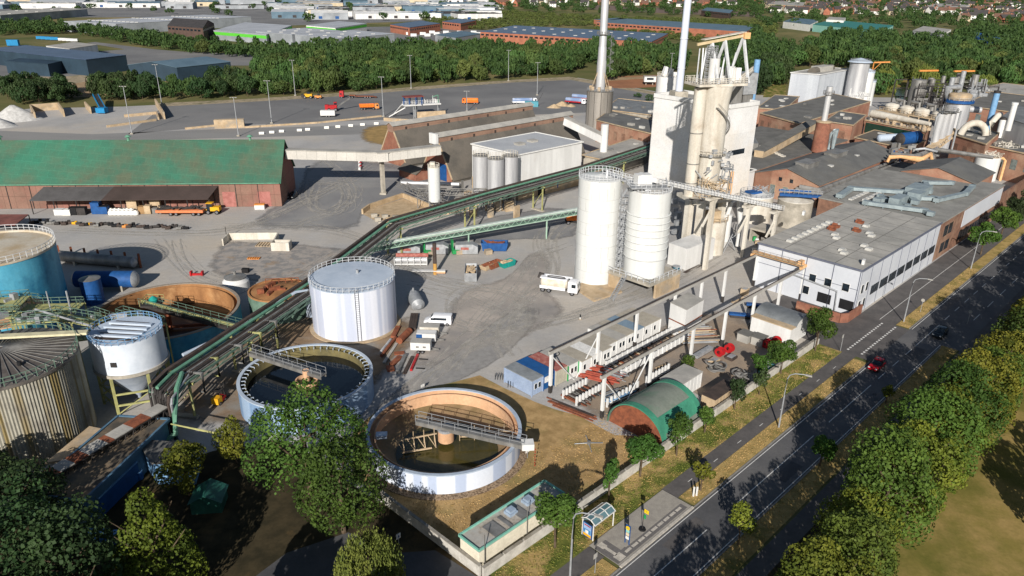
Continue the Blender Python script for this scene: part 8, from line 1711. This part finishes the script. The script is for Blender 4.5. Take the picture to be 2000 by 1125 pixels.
text('H', .34, q - RD_ * .06, RANG - rad(90), m_gpaint, t)
t = T('bus_stop_sign', 'stop sign post on a round black foot with a yellow and a green plate', 'bus stop sign', RP(6.4, -2.1)); b = MB(); b.cyl(RP(6.4, -2.1, .12), .45, .14, 20, .38); b.build('foot', m_black, t); MB().tube([RP(6.4, -2.1, .2), RP(6.4, -2.1, 3.1)], .035, 6).build('post', m_dark, t)
MB().beam(RP(6.4, -2.05, 2.9), RP(6.4, -1.45, 2.9), .03, .5).build('yellow_plate', MATS['sign_yellow'], t); MB().beam(RP(6.4, -2.05, 2.1), RP(6.4, -1.75, 2.1), .03, .6).build('green_plate', m_gpaint, t)
text('H', .36, RP(6.36, -1.75, 2.9), RANG - rad(90), m_gpaint, t)
t = T('notice_sign', 'small white notice plate on the lawn before the birch', 'sign', G(779, 1062)); q = V(G(779, 1062), 0); MB().beam(V(q, 0), V(q, 1.3), .06, .06).build('post', m_galv, t); MB().beam(V(q, .75), V(q, 1.45), .6, .04).build('plate', m_white, t); MB().tube([V(q, 1.1) - Vector((0, .03, 0)), V(q, 1.1) - Vector((0, .06, 0))], .14, 14).build('symbol', m_bluep, t)
# ================================================================ yard objects
t = T('pressure_vessel', 'grey pressure vessel lying tilted beside the striped tank', 'vessel', G(810, 598)); p, q = V(G(808, 592), 1.5), V(G(817, 606), 1.1)
MB().tube([p - (q - p).normalized() * 1.3, p - (q - p).normalized() * .8, p, q, q + (q - p).normalized() * .7], [.4, 1.1, 1.3, 1.3, .5], 22).build('shell', m_galv, t, smooth=True); MB().tube([p.lerp(q, .6) + Vector((.2, -1.0, .5)), p.lerp(q, .6) + Vector((.25, -1.35, .7))], .32, 14).build('manhole', m_black, t); MB().tube([p + Vector((0, 0, 1.1)), p + Vector((0, 0, 1.8))], .2, 8).build('nozzle', m_galv, t); MB().box((p.x, p.y, 0), (1.8, .5, .6), .4).build('cradle', m_rusts, t)
def lie(name, lab, a, b_, r, mt, n=10, flatw=None):
 p, q = G(*a), G(*b_); p.z = q.z = r + .02; o = MB(); o.tube([p, q], r, n) if not flatw else o.beam(p, q, flatw, r * 2); return o.build(name, mt, smooth=not flatw, label=lab, cat='scrap')
lie('rusty_pipe', 'thick rusty pipe section lying left of the box trailers', (780, 672), (800, 652), .62, m_rusts, 18); 
for k in range(3): lie('steel_beam', ('left dark brown steel beam below the white van', 'middle dark brown steel beam below the white van', 'right dark brown steel beam below the white van')[k], (800 + k * 5, 646), (805 + k * 5, 617), .3, m_brown, flatw=.45)
lie('rusty_plate', 'bent rusty plate at the foot of the striped tank', (768, 660), (778, 640), .2, m_rusts, flatw=.9); lie('rusty_plate', 'pear shaped rusty sheet nearest the dark basin', (755, 722), (770, 720), .15, m_rusts, flatw=1.8); lie('rusty_plate', 'long rusty sheet above the pear shaped one', (765, 714), (782, 698), .15, m_rusts, flatw=1.0); lie('rusty_plate', 'narrow rusty sheet below the thick rusty pipe', (770, 692), (790, 690), .12, m_rusts, flatw=.9)
lie('grey_duct', 'long grey duct lying on the scrap ground', (777, 730), (792, 697), .3, m_dsteel, flatw=.6); lie('red_beam', 'red and rust beam lying right of the grey duct', (803, 725), (816, 695), .2, m_red, flatw=.4); lie('pipe_bundle', 'thin pipe bundle between the grey duct and the red beam', (790, 731), (806, 698), .12, m_brown, flatw=.6)
lie('shiny_pipe', 'shiny corrugated pipe beside the striped tank foot', (744, 690), (763, 666), .25, m_steel); lie('shiny_pipe', 'second shiny pipe coated brown beside the striped tank foot', (745, 698), (773, 662), .28, m_rusts); lie('pipe_bundle', 'pale pipe bundle pointing at the dark basin', (750, 710), (775, 672), .12, m_roofl, flatw=.5); lie('trestle', 'black bracket trestle right of the red beam, upper one', (818, 702), (836, 703), .08, m_black, flatw=.12); lie('trestle', 'black bracket trestle right of the red beam, lower one', (812, 720), (830, 721), .08, m_black, flatw=.12)
# skips
def skip(lab, a, L, W, H, mt, rz, fill=None, slope=.4):
 q = V(G(*a), 0); t = T('skip', lab, 'skip', (0, 0, 0)); b = MB(); x, y = L / 2, W / 2
 o_ = [(-x + slope, -y, .1), (x - slope, -y, .1), (x - slope, y, .1), (-x + slope, y, .1), (-x, -y, H), (x, -y, H), (x, y, H), (-x, y, H)]; b.add(o_, [(3, 2, 1, 0), (0, 1, 5, 4), (1, 2, 6, 5), (2, 3, 7, 6), (3, 0, 4, 7)]); i_ = [(v[0] * .96, v[1] * .93, max(v[2], .2)) for v in o_]; b.add(i_, [(0, 1, 2, 3), (4, 5, 1, 0), (5, 6, 2, 1), (6, 7, 3, 2), (7, 4, 0, 3)])
 for p, r_ in zip(o_[4:], o_[5:] + o_[4:5]): b.beam(p, r_, .12, .12)
 for k in range(6): b.box((-x * .8 + k * x * .32, -y, .2), (.1, .12, H - .2)); b.box((-x * .8 + k * x * .32, y, .2), (.1, .12, H - .2))
 b.build('body', mt, t)
 if fill:
  R = random.Random(int(a[0])); f = MB()
  for k in range(26): f.beam((R.uniform(-x, x) * .8, R.uniform(-y, y) * .8, H * .7), (R.uniform(-x, x) * .8, R.uniform(-y, y) * .8, H * .9 + .2), R.uniform(.1, .5), .12)
  f.build('scrap_load', fill, t)
 place(t, q, rz); return t
skip('long bright blue skip filled with rusty scrap', (966, 488), 6.3, 2.4, 2.0, m_bluep, 0, m_rusts); skip('grey skip with timber inside standing end on to the yard', (920, 542), 6, 2.5, 2.1, m_galv, rad(92), m_tan2); skip('small rusty skip beside the end on grey skip', (950, 526), 3, 1.6, 1.1, m_tan2, .9, m_rusts); skip('larger rusty skip in the middle of the skip group', (964, 522), 4.2, 1.8, 1.2, m_rusts, .85, m_rusts); skip('teal skip at the right end of the skip group', (990, 520), 4, 1.8, 1.2, m_teal, .75, m_tan2)
for i, (x, y) in enumerate(((800, 496), (855, 494), (912, 494))):
 q = V(G(x, y), 0); t = T('waste_compactor', ('left', 'middle', 'right')[i] + ' grey waste compactor box under the green conveyor', 'compactor', q); b = loft([(-2.6, .1, 2.4, 1.25, 1.2), (1.4, .1, 2.5, 1.25, 1.2), (2.6, .1, 1.9, 1.2, 1.15)]); b.v = [(v[0] + q.x, v[1] + q.y, v[2]) for v in b.v]; b.build('container', m_galv, t)
 if i < 2: MB().box((q.x + 3.4, q.y, .8), (.2, 2, 2.6), .3).build('open_lid', m_gpaint, t); MB().box((q.x + 4.2, q.y - .8, .3), (1.6, 1.2, .9), .3).build('hopper', m_gpaint, t)
 MB().box((q.x - .4, q.y - 1.27, 1.2), (1.8, .06, .6)).build('label_plate', m_cred, t); MB().box((q.x + 5, q.y - .6, .1), (1.6, 1.4, 1.0), .4).build('power_unit', m_tan2, t)
t = T('rust_pipe_stack', 'free standing rusty pipe with a yellow foot among the skips', 'pipe', G(850, 538)); q = V(G(850, 536), 0); MB().cyl(V(q, 2.6), .42, 4.6, 18).build('upper_pipe', m_brown, t, smooth=True); MB().cyl(q, .42, 2.6, 18).build('lower_pipe', M('ochre_rust', (188, 146, 76), (150, 104, 62), scale=1, rough=.8), t, smooth=True); MB().tube([V(q, .5), V(q, .5) + Vector((2.2, 0, 0))], .3, 10).build('side_pipe', m_clrl, t)
t = T('tank_trailer', 'long white pipe skid with two horizontal tanks behind the striped tank', 'tank skid', G(805, 525)); p, q = V(G(772, 517), 1.2), V(G(835, 517), 1.2); MB().tube([p, q], .6, 16).build('tank', m_steel, t, smooth=True); MB().tube([p + Vector((0, 1.8, .4)), q + Vector((0, 1.8, .4))], .5, 14).build('tank', m_cred, t, smooth=True); b = MB(); b.beam(p + Vector((0, .4, -.8)), q + Vector((0, .4, -.8)), 2.6, .2)
for k in range(6): b.beam(V(p.lerp(q, k / 5), .2) + Vector((0, -1, 0)), V(p.lerp(q, k / 5), 2.2) + Vector((0, -1, 0)), .12, .12)
b.build('frame', m_wht, t); MB().beam(V(G(805, 536), .9), V(G(870, 536), .9), .9, .15).build('walkway', m_wht, t)
# L shaped concrete wall with pallets
t = T('concrete_wall', 'pale concrete retaining wall with a small attached trough', 'wall', G(437, 474)); b = MB()
W3 = [V(G(*p), 0) for p in ((436, 480), (448, 468), (544, 467), (533, 488))]
for a, c_ in zip(W3, W3[1:]): b.beam(V(a, .85), V(c_, .85), .3, 1.7)
b.build('wall', m_cream, t); q = V(G(548, 490), 0); b = MB(); b.box(V(q, 0), (4.2, .25, 2.0)); b.box((q.x, q.y + 2.2, 0), (4.2, .25, 2.0)); b.box((q.x - 2, q.y + 1.1, 0), (.25, 2.2, 2.0)); b.box((q.x + 2, q.y + 1.1, 0), (.25, 2.2, 2.0)); b.build('trough', m_cream, t)
t = T('yard_post', 'thin dark post at the end of the concrete retaining wall', 'post', G(443, 466)); MB().tube([V(G(443, 466), 0), V(G(443, 466), 3)], .08, 6).build('post', m_dark, t)
for i, (x, y, sx, sy, mt, lab) in enumerate(((517, 478, 3.4, 3, m_tan2, 'orange brown pallet grid beside the concrete retaining wall'), (496, 505, 2.6, 1.2, m_orange, 'small orange pallet lying on the worn slabs'), (480, 532, 1.4, .9, m_black, 'black box on the worn slabs'), (385, 538, 2.6, 1, m_red, 'red machine attachment beside the rusty basin'))):
 q = V(G(x, y), 0); t = T('pallet' if i < 2 else 'yard_box', lab, 'pallet' if i < 2 else 'box', q); b = MB()
 if i < 2:
  for k in range(6): b.box((q.x - sx / 2 + sx * k / 5, q.y, .1), (.18, sy, .14)); b.box((q.x, q.y - sy / 2 + sy * k / 5, 0), (sx, .14, .1))
 elif i == 2: b.box(q, (sx, sy, .8)); b.box(V(q, .8), (sx + .1, sy + .1, .1))
 else: b.box(q, (sx, .3, .5)); b.box((q.x - 1.2, q.y, 0), (.35, .9, 1.0)); b.box((q.x + 1.2, q.y, 0), (.35, .9, 1.0))
 b.build('body', mt, t)
# sand bunker
t = T('sand_bunker', 'sand coloured bunker walls with white concrete blocks before the paved court', 'bunker', G(780, 400)); b = MB(); W3 = [V(G(*p), 0) for p in ((708, 418), (722, 408), (787, 386), (845, 410))]
for a, c_ in zip(W3, W3[1:]): b.beam(V(a, .7), V(c_, .7), .5, 1.4)
b.build('wall', m_sand, t)
for k in range(7): q = V(G(731 + k * 7, 424 + (k % 3) * 7 + k * .5), 0); MB().box(q, (1.6, .9, .9), .3).build('block', m_conc, t)
sheet('sand_floor', [(708, 418), (722, 409), (787, 388), (845, 410), (770, 428), (735, 432)], .02, m_sand); b = MB()
for k in range(9): p = V(G(765 + k * 17, 438 - k * 3.2), 0); MB().box(p, (2.8, .4, 1.9), rad(14)).build('wall_panel', m_sand, t)
# goods under the canopy
R = random.Random(31); d0 = (e1 - e0).normalized(); 
GO = [('storage_box', 'white steel box under the left end of the canopy', 'box', 118, 406, 2.2, 1.6, 1.5, m_wht), ('storage_box', 'second white steel box under the canopy', 'box', 133, 406, 2.0, 1.6, 1.4, m_hw), ('waste_bin', 'dark lidded bin left of the blue boxes', 'bin', 146, 405, 1.8, 1.6, 1.9, m_black), ('waste_bin', 'second dark lidded bin left of the blue boxes', 'bin', 162, 405, 2.2, 1.6, 1.9, m_dark), ('blue_locker', 'tall bright blue skip under the canopy', 'skip', 191, 403, 2.2, 1.8, 3.0, m_bluep), ('blue_locker', 'shorter blue box with a dark lid under the canopy', 'box', 205, 403, 2.2, 1.8, 2.0, m_bluep), ('crate', 'cream crate stack right of the white bags', 'crate', 262, 397, 2.6, 1.8, 2.9, m_tan2), ('crate', 'brown cardboard stack under the canopy', 'crate', 279, 403, 1.6, 1.4, 1.9, M('cardboard', (158, 126, 88), rough=.9)), ('crate', 'pale cardboard stack under the canopy', 'crate', 291, 403, 1.6, 1.4, 2.1, m_sand), ('crate', 'grey drum crate beside the orange trailer', 'crate', 305, 403, 1.4, 1.2, 1.4, m_dsteel), ('crate', 'tan panel crate behind the grey drum crate', 'crate', 305, 396, 2.8, 1, 2.8, m_sand)]
for nm, lab, cat, x, y, sx, sy, sz, mt in GO: q = V(G(x, y + 14), 0); t = T(nm, lab, cat, q); MB().box(V(q, .1), (sx, sy, sz), .05).build('body', mt, t); MB().box(V(q, .1 + sz), (sx + .1, sy + .1, .1), .05).build('lid', m_black if 'bin' in nm or 'dark lid' in lab else mt, t)
for k in range(13):
 q = V(G(218 + (k % 7) * 8, 420 - (k // 7) * 4), 0); t_ = MB(); t_.lathe(q, [(.45, 0), (.75, .15), (.8, .8), (.6, 1.15), (.25, 1.2), (.25, 1.35), (.01, 1.35)], 10); t_.build('bulk_bag', m_hw, smooth=True, label='white bulk bag in the heap under the canopy', cat='bag', group='white bulk bags under the canopy')
for i, x in enumerate((332, 376)): t = T('flat_trailer', ('left orange flat trailer loaded with scrap under the canopy', 'right orange flat trailer loaded with scrap under the canopy')[i], 'trailer', (0, 0, 0)); MB().box((0, 0, .9), (6.4, 2.1, .7)).build('bed', M('faded_orange', (214, 128, 84), rough=.8), t); wheels(t, (.6, 2.0), 2.0, .5, .3); b = MB(); [b.beam((R.uniform(-3, 3), R.uniform(-.9, .9), 1.7), (R.uniform(-3, 3), R.uniform(-.9, .9), 2.4), .4, .3) for k in range(12)]; b.build('scrap_load', m_dark, t); place(t, G(x, 420), .05)
for k in range(44):
 x = 62 + k * 7; y = 436 + k * .26 + R.uniform(-2, 3); q = V(G(x, y), 0); mt = (m_yl if k in (12, 16) else m_orange if k == 26 else R.choice((m_dark, m_black, m_brown, m_dark, m_dsteel))); c_ = 'yellow' if mt is m_yl else 'orange' if mt is m_orange else 'grey' if mt is m_dsteel else 'dark'
 b = MB(); b.tube([q + Vector((-.6, 0, .35)), q + Vector((.6, .2, .35))], .35, 9); b.box(q + Vector((.3, .3, 0)), (.7, .5, R.uniform(.5, 1.1)), R.uniform(0, 2)); b.build('machine_part', mt, label=c_ + ' machine part in the long scrap row before the canopy', cat='machine part', group=c_ + ' parts of the scrap row')
g = G(508, 408); t = T('grit_box', 'white grit box with an orange lid at the brick gate', 'box', g); MB().box(g, (2.6, 1.3, 1.2), .1).build('box', m_wht, t); MB().box(V(g, 1.2), (2.7, 1.4, .25), .1).build('lid', m_orange, t)
# low red roof and long tank at the left edge
t = T('open_shed', 'low rusty red roofed shelter above the blue tank at the left edge', 'shed', G(30, 440)); p = [G(-60, 420, 3), G(56, 420, 3), G(30, 440, 3), G(-90, 442, 3)]; MB().prism([V(q, 0) for q in p], 3, 3.2).build('roof', M('rust_red_roof', (134, 84, 76), (110, 70, 64), scale=.4, rough=.9), t)
for q in p: MB().beam(V(q, 0), V(q, 3), .2, .2).build('post', m_dark, t)
# ---- upper lot: bays, heap, conveyor, platform, blocks
t = T('lime_heap', 'pale grey conical heap at the left edge', 'heap', G(30, 240)); 
def heap(q, r, h, seed, sy=1.0):
 R = random.Random(seed); n = 26; b = MB(); rings = [(1, 0), (.82, .18), (.55, .5), (.28, .8), (.08, 1)]
 for k, z in rings:
  for i in range(n): a = 2 * math.pi * i / n; rr = r * k * (1 + .08 * math.sin(3 * a + seed) + R.uniform(-.04, .04)); b.v.append((q.x + rr * math.cos(a), q.y + rr * math.sin(a) * sy, h * z + (R.uniform(-.1, .1) if z > 0 else -.02)))
 for k in range(len(rings) - 1): b.f += [(k * n + i, k * n + (i + 1) % n, (k + 1) * n + (i + 1) % n, (k + 1) * n + i) for i in range(n)]
 b.f.append(tuple(range((len(rings) - 1) * n, len(rings) * n))); return b
m_lime = M('lime_grit', (196, 194, 190), (172, 170, 166), scale=.8, rough=1, bump=.4)
heap(V(G(30, 233), 0), 10.5, 6, 1, .8).build('heap', m_lime, t, smooth=True); t = T('lime_heap', 'second pale heap cut off by the left edge', 'heap', G(-20, 245)); heap(V(G(-18, 246), 0), 10, 4.5, 2, .8).build('heap', m_lime, t, smooth=True)
def bay(lab, pts_, h, w_=.6): 
 t = T('concrete_bay', lab, 'bay', V(G(*pts_[0]), 0)); b = MB(); P = [V(G(*p), 0) for p in pts_]
 for a, c_ in zip(P, P[1:]): b.beam(V(a, h / 2), V(c_, h / 2), w_, h)
 b.build('wall', m_tan2, t)
bay('u shaped tan bunker beside the pale heap', ((70, 234), (62, 218), (116, 214), (126, 228)), 3.2); bay('single slanted concrete slab left of the blue conveyor', ((168, 211), (178, 222)), 3); bay('long concrete bay wall at the corner of the lot', ((305, 206), (322, 233)), 3.2); bay('low tan kerb bay left of the lot corner', ((243, 229), (306, 223), (310, 234)), 1.2); bay('low tan kerb before the left floodlight mast', ((209, 249), (305, 236)), .9); bay('stained concrete block beside the lot kerb', ((420, 250), (478, 248)), 3.4, 2.6); bay('low pale kerb left of the stained concrete block', ((362, 253), (420, 247)), .8); bay('low pale kerb right of the stained concrete block', ((478, 250), (620, 241), (745, 228)), .7)
bay('timber weir wall below the loading platform', ((815, 232), (870, 229)), 3.0); bay('pale concrete channel wall in front of the weir', ((750, 236), (812, 240), (930, 228), (930, 216)), 1.4)
t = T('mobile_conveyor', 'light blue mobile belt conveyor at the thicket edge', 'conveyor', G(197, 210)); p, q = V(G(203, 220), 1.6), V(G(190, 203), 4.4); b = MB(); 
for e in (-1.3, 1.3): b.beam(p + Vector((e, 0, 0)), q + Vector((e, 0, 0)), .3, .9)
b.box((p.x + .4, p.y - 2, .4), (4, 3.4, 2.2)); b.build('frame', MATS['cyan_blue'], t); MB().beam(p, q, 2.2, .2).build('belt', m_dark, t)
for k in (.3, .8): MB().beam(V(p.lerp(q, k), 0), V(p.lerp(q, k), p.lerp(q, k).z), .3, .3).build('leg', MATS['cyan_blue'], t)
t = T('loading_platform', 'white loading platform with a blue frame and red roof at the lot', 'platform', G(800, 225)); a = G(787, 205, 6); c_ = G(858, 201, 6); mid = (a + c_) / 2; b = MB(); b.box((mid.x, mid.y, 5.7), ((c_ - a).length, 5, .5), math.atan2((c_ - a).y, (c_ - a).x)); b.beam(a, G(770, 225, .4), 2, .3); b.beam(a + Vector((3, 0, 0)), G(760, 228, .2), .4, .4); b.build('deck', m_wht, t)
r0 = a.lerp(c_, .28); ra = math.atan2((c_ - a).y, (c_ - a).x); MB().box((r0.x, r0.y, 9.4), (9, 4.6, .3), ra).build('roof', M('dull_red_roof', (128, 66, 60), rough=.8), t); b = MB()
for dx in (-4, -1.5, 1.5, 4):
 for dy in (-2, 2): b.beam((r0.x + dx, r0.y + dy, 6.2), (r0.x + dx, r0.y + dy, 9.4), .3, .3)
b.build('roof_frame', m_bluep, t); b = MB(); b.rail([V(a, 6.2), V(c_, 6.2)], 1.3, 1.4, .07)
for k in range(12): q = a.lerp(c_, random.uniform(.5, .95)); b.beam(V(q, 6.2), V(q, random.uniform(7, 9.5)), .2, .2)
b.build('railing', m_wht, t); b = MB()
for k in (.3, .35, .97): 
 for dy in (-2, 2): q = a.lerp(c_, k); b.beam((q.x, q.y + dy, 0), (q.x, q.y + dy, 5.7), .4, .4)
b.build('support', m_galv, t); b = MB(); q = a.lerp(c_, .97); b.beam(V(q, 6), V(q, 9.6), .3, .3); b.beam(V(q, 9.6), V(a.lerp(c_, .8), 8.8), .3, .3); b.build('end_frame', m_pgreen, t)
for i, (x, y) in enumerate(((511, 262), (531, 260), (550, 258), (585, 256), (601, 254.5), (638, 251), (660, 249), (685, 247), (708, 245), (735, 243))): q = V(G(x, y), 0); b = MB(); b.box(q, (1.9, .8, .5), .2); b.box(V(q, .5), (1.9, .35, .4), .2); b.build('kerb_block', m_hw, label='pale concrete block in the row along the service road', cat='concrete block', group='concrete blocks along the service road')
t = T('barrier_row', 'red and white striped barrier beside the paved court', 'barrier', G(704, 322))
for k in range(7): q = V(G(703 + (k % 2) * 1.5, 311 + k * 3.4), 0); MB().box(q, (.7, 1.5, .9)).build('barrier', m_red if k % 2 else m_wht, t)
t = T('teal_skip', 'teal open container with a pole at the lot edge', 'container', G(1038, 207)); q = V(G(1038, 208), 0); MB().box(q, (6.5, 2.6, 2.6), .05).build('body', M('teal_blue', (84, 150, 164), rough=.7), t); MB().beam(V(q, 2) + Vector((3, 0, 0)), V(q, 6.5) + Vector((5.4, 0, 0)), .15, .15).build('pole', m_dark, t)
for i, (x, y, r, h) in enumerate(((1082, 210, 3.6, 1.6), (1098, 206, 4, 2), (1115, 208, 2.5, 1.2))): heap(V(G(x, y), 0), r, h, 10 + i, .8).build('sand_heap', m_sand, label='tan sand heap beside the tank lorries', cat='heap', group='sand heaps at the lorry lot', smooth=True)
# small kiosks etc behind the lot
t = T('lot_cabin', 'white raised cabin behind the lot corner near the clay ground', 'cabin', G(1268, 168)); q = V(G(1268, 166), 0); MB().box(V(q, 2), (7, 4, 3)).build('body', m_wht, t); MB().box(V(q, 5), (7.4, 4.4, .2)).build('roof', m_roofl, t); MB().box((q.x, q.y - 2.05, 3.2), (4, .1, 1.2)).build('window', GLASS, t); [MB().beam((q.x + dx, q.y, 0), (q.x + dx, q.y, 2), .4, .4).build('leg', m_conc, t) for dx in (-2, 2)]
# ================================================================ bottom left: long low building, old conveyor, annex
t = T('machine_house', 'long low building with a weathered roof and blue wall in the shade', 'building', (-50, 76, 0)); P = [V(G(233, 818, 4), 0), V(G(326, 824, 4), 0), V(G(162, 980, 4), 0), V(G(60, 965, 4), 0)]; P = P[::-1]
MB().prism(P, 0, 4).build('wall', M('shaded_blue', (84, 116, 138), (70, 100, 122), scale=.4, rough=.7), t); MB().prism(off(P, .15), 4, 4.25).build('roof', M('moss_roof', (132, 112, 88), (98, 90, 78), scale=.6, rough=1, c3=(74, 70, 64), s3=.25, lo3=.45, hi3=.65), t); b = MB()
Q = off(P, .25)
for a, c_ in zip(Q, Q[1:] + Q[:1]): b.beam(V(a, 4.25), V(c_, 4.25), .3, .35)
b.build('fascia', MATS['shaded_blue'], t)
t = T('old_conveyor', 'old conveyor roof of grey and red rusty sheets beside the long low building', 'conveyor', (-52, 78, 0)); a, c_ = G(318, 792, 5.4), G(-30, 1000, 5.0); n = 26
for k in range(n): p, q = a.lerp(c_, k / n), a.lerp(c_, (k + .98) / n); MB().beam(p, q, 1.9, .12 + (k % 2) * .03).build('roof_sheet', m_rusts if k in (3, 4, 5, 9, 13, 14, 17, 18, 21) else m_roofl, t)
b = MB(); b.truss(a + Vector((0, 0, -2)), c_ + Vector((0, 0, -2)), 1.7, 1.8, 20, .09)
for k in range(6): q = a.lerp(c_, k / 6); b.beam(V(q, 0), V(q, 3.4), .25, .25)
b.build('truss', m_dark, t)
t, rf = building('annex', 'blue walled annex with a dark flat roof behind the olive tree', 'building', [V(G(300, 905, 3.2), 0), V(G(375, 905, 3.2), 0), V(G(386, 872, 3.2), 0), V(G(268, 862, 3.2), 0)], 3.2, m_lbluep, m_roofg, 'flat'); t = T('bent_pipe', 'thin white bent pipe above the annex roof', 'pipe', G(320, 850)); MB().tube([G(334, 828, 4), G(420, 846, 4), G(423, 862, .1)], .1, 6).build('pipe', m_yel, t)
P = [G(*p) for p in ((152, 985), (205, 1000), (275, 915), (238, 900))]; P = [V(G(150, 965, 2.6), 0), V(G(193, 975, 2.6), 0), V(G(268, 903, 2.6), 0), V(G(240, 895, 2.6), 0)]
t = T('site_container', 'long blue container in the shade under the long low building', 'container', P[0]); MB().prism(P, .1, 2.6).build('body', m_cb2, t); MB().prism(off(P, .05), 2.6, 2.75).build('roof', m_lbluep, t)
for i, (x, y) in enumerate(((272, 935), (187, 1052), (205, 1055), (226, 1058))): q = V(G(x, y), 0); t = T('blue_barrel', ('blue tank container at the end of the long blue container', 'left blue barrel behind the pointed tree', 'middle blue barrel behind the pointed tree', 'right blue barrel behind the pointed tree')[i], 'barrel', q); MB().cyl(q, .55, 1.2, 16).build('body', m_bluep, t, smooth=True); MB().cyl(V(q, 1.2), .58, .06, 16).build('lid', m_lbluep, t)
M('tarp_green', (44, 96, 84), (36, 82, 72), rough=.5); t = T('tarp_shelter', 'green tarpaulin covered shelter beside the path to the basins', 'shelter', G(410, 990)); q = V(G(410, 995), 0); b = MB(); P = rect(q + Vector((-1.8, -1, 0)), q + Vector((1.7, -.6, 0)), 3); wb = MB(); wb.prism(P, 0, 1.7); gable(wb, b, P, 1.7, 1.0, .25, .06, 1); wb.build('side', MATS['tarp_green'], t); b.build('cover', MATS['tarp_green'], t)
q = V(G(130, 905), 0); t, rf = building('small_building', 'small flat tan roofed building against the streaked tank', 'building', [V(G(95, 905, 3.5), 0), V(G(145, 897, 3.5), 0), V(G(205, 845, 3.5), 0), V(G(170, 838, 3.5), 0)], 3.5, m_hw, m_tan2, 'flat')
t = T('tripod_stand', 'low grey cross shaped pipe stand on the brown lawn', 'stand', G(1150, 868)); q = V(G(1150, 868), .25); b = MB()
for a in (0.1, 1.7, 3.2, 4.8): b.tube([q, q + Vector((math.cos(a) * 2, math.sin(a) * 2, -.1))], .06, 5)
b.build('arms', m_galv, t); MB().cyl(V(q, 0), .25, .5, 10).build('hub', m_dsteel, t)
for i, (x, y) in enumerate(((967, 742), (992, 757))): q = V(G(x, y), 0); t = T('bicycle_stand', ('left bicycle rack in front of the pale blue cabin', 'right bicycle rack in front of the pale blue cabin')[i], 'bike rack', q); [MB().tube([q + Vector((k * .4, 0, 0)), q + Vector((k * .4, .1, .8)), q + Vector((k * .4, .7, .8)), q + Vector((k * .4, .8, 0))], .035, 5).build('hoop', m_black, t) for k in range(4)]
for i, (x, y, lab) in enumerate(((826, 766, 'small white sign plate at the rim of the ochre lined basin'), (1030, 895, 'small white sign plate beside the basin bridge carriage'))): q = V(G(x, y), 0); t = T('notice_sign', lab, 'sign', q); MB().beam(q, V(q, 1.2), .05, .05).build('post', m_galv, t); MB().beam(V(q, .95), V(q, 1.4), .7, .04).build('plate', m_white, t)
q = V(G(1133, 624), 0); t = T('marker_post', 'short black and white marker post standing alone on the yard', 'post', q); MB().cyl(q, .12, .5, 10).build('lower_band', m_wht, t); MB().cyl(V(q, .5), .12, .5, 10).build('upper_band', m_black, t); MB().box(q, (.5, .5, .08)).build('base', m_tan2, t)
q = V(G(1320, 530), 0); t = T('blue_bin', 'blue green wheeled bin beside the white plinth block', 'bin', q); MB().cyl(q, .8, 1.2, 14).build('bin', M('bin_teal', (36, 92, 110), rough=.5), t, smooth=True); MB().cyl(V(q, 1.2), .85, .1, 14).build('lid', m_galv, t)
t = T('floor_channel', 'rusty steel floor channel beside the white plinth block', 'channel', G(1352, 528)); MB().beam(V(G(1337, 533), .04), V(G(1368, 518), .04), .9, .06).build('channel', m_brown, t)

# steam at the foot of the grey block
q = G(1640, 205, 0); me = heap(V(q, 0), 7, 13, 5); t = me.build('steam', M('steam', (255, 255, 255)), kind='stuff', label='white steam drifting up beside the pale grey block', cat='steam', smooth=True); sm = MATS['steam'].node_tree
sm.nodes.clear(); so_ = sm.nodes.new('ShaderNodeOutputMaterial'); pv = sm.nodes.new('ShaderNodeVolumePrincipled'); pv.inputs['Color'].default_value = (1, 1, 1, 1); sn = sm.nodes.new('ShaderNodeTexNoise'); sn.inputs['Scale'].default_value = .22; sn.inputs['Detail'].default_value = 4; sr = sm.nodes.new('ShaderNodeMapRange'); sr.inputs[1].default_value = .5; sr.inputs[2].default_value = .75; sr.inputs[4].default_value = .35
st_ = sm.nodes.new('ShaderNodeTexCoord'); sm.links.new(st_.outputs['Object'], sn.inputs[0]); sm.links.new(sn.outputs[0], sr.inputs[0]); sm.links.new(sr.outputs[0], pv.inputs['Density']); sm.links.new(pv.outputs[0], so_.inputs['Volume']); t.location.z = 6
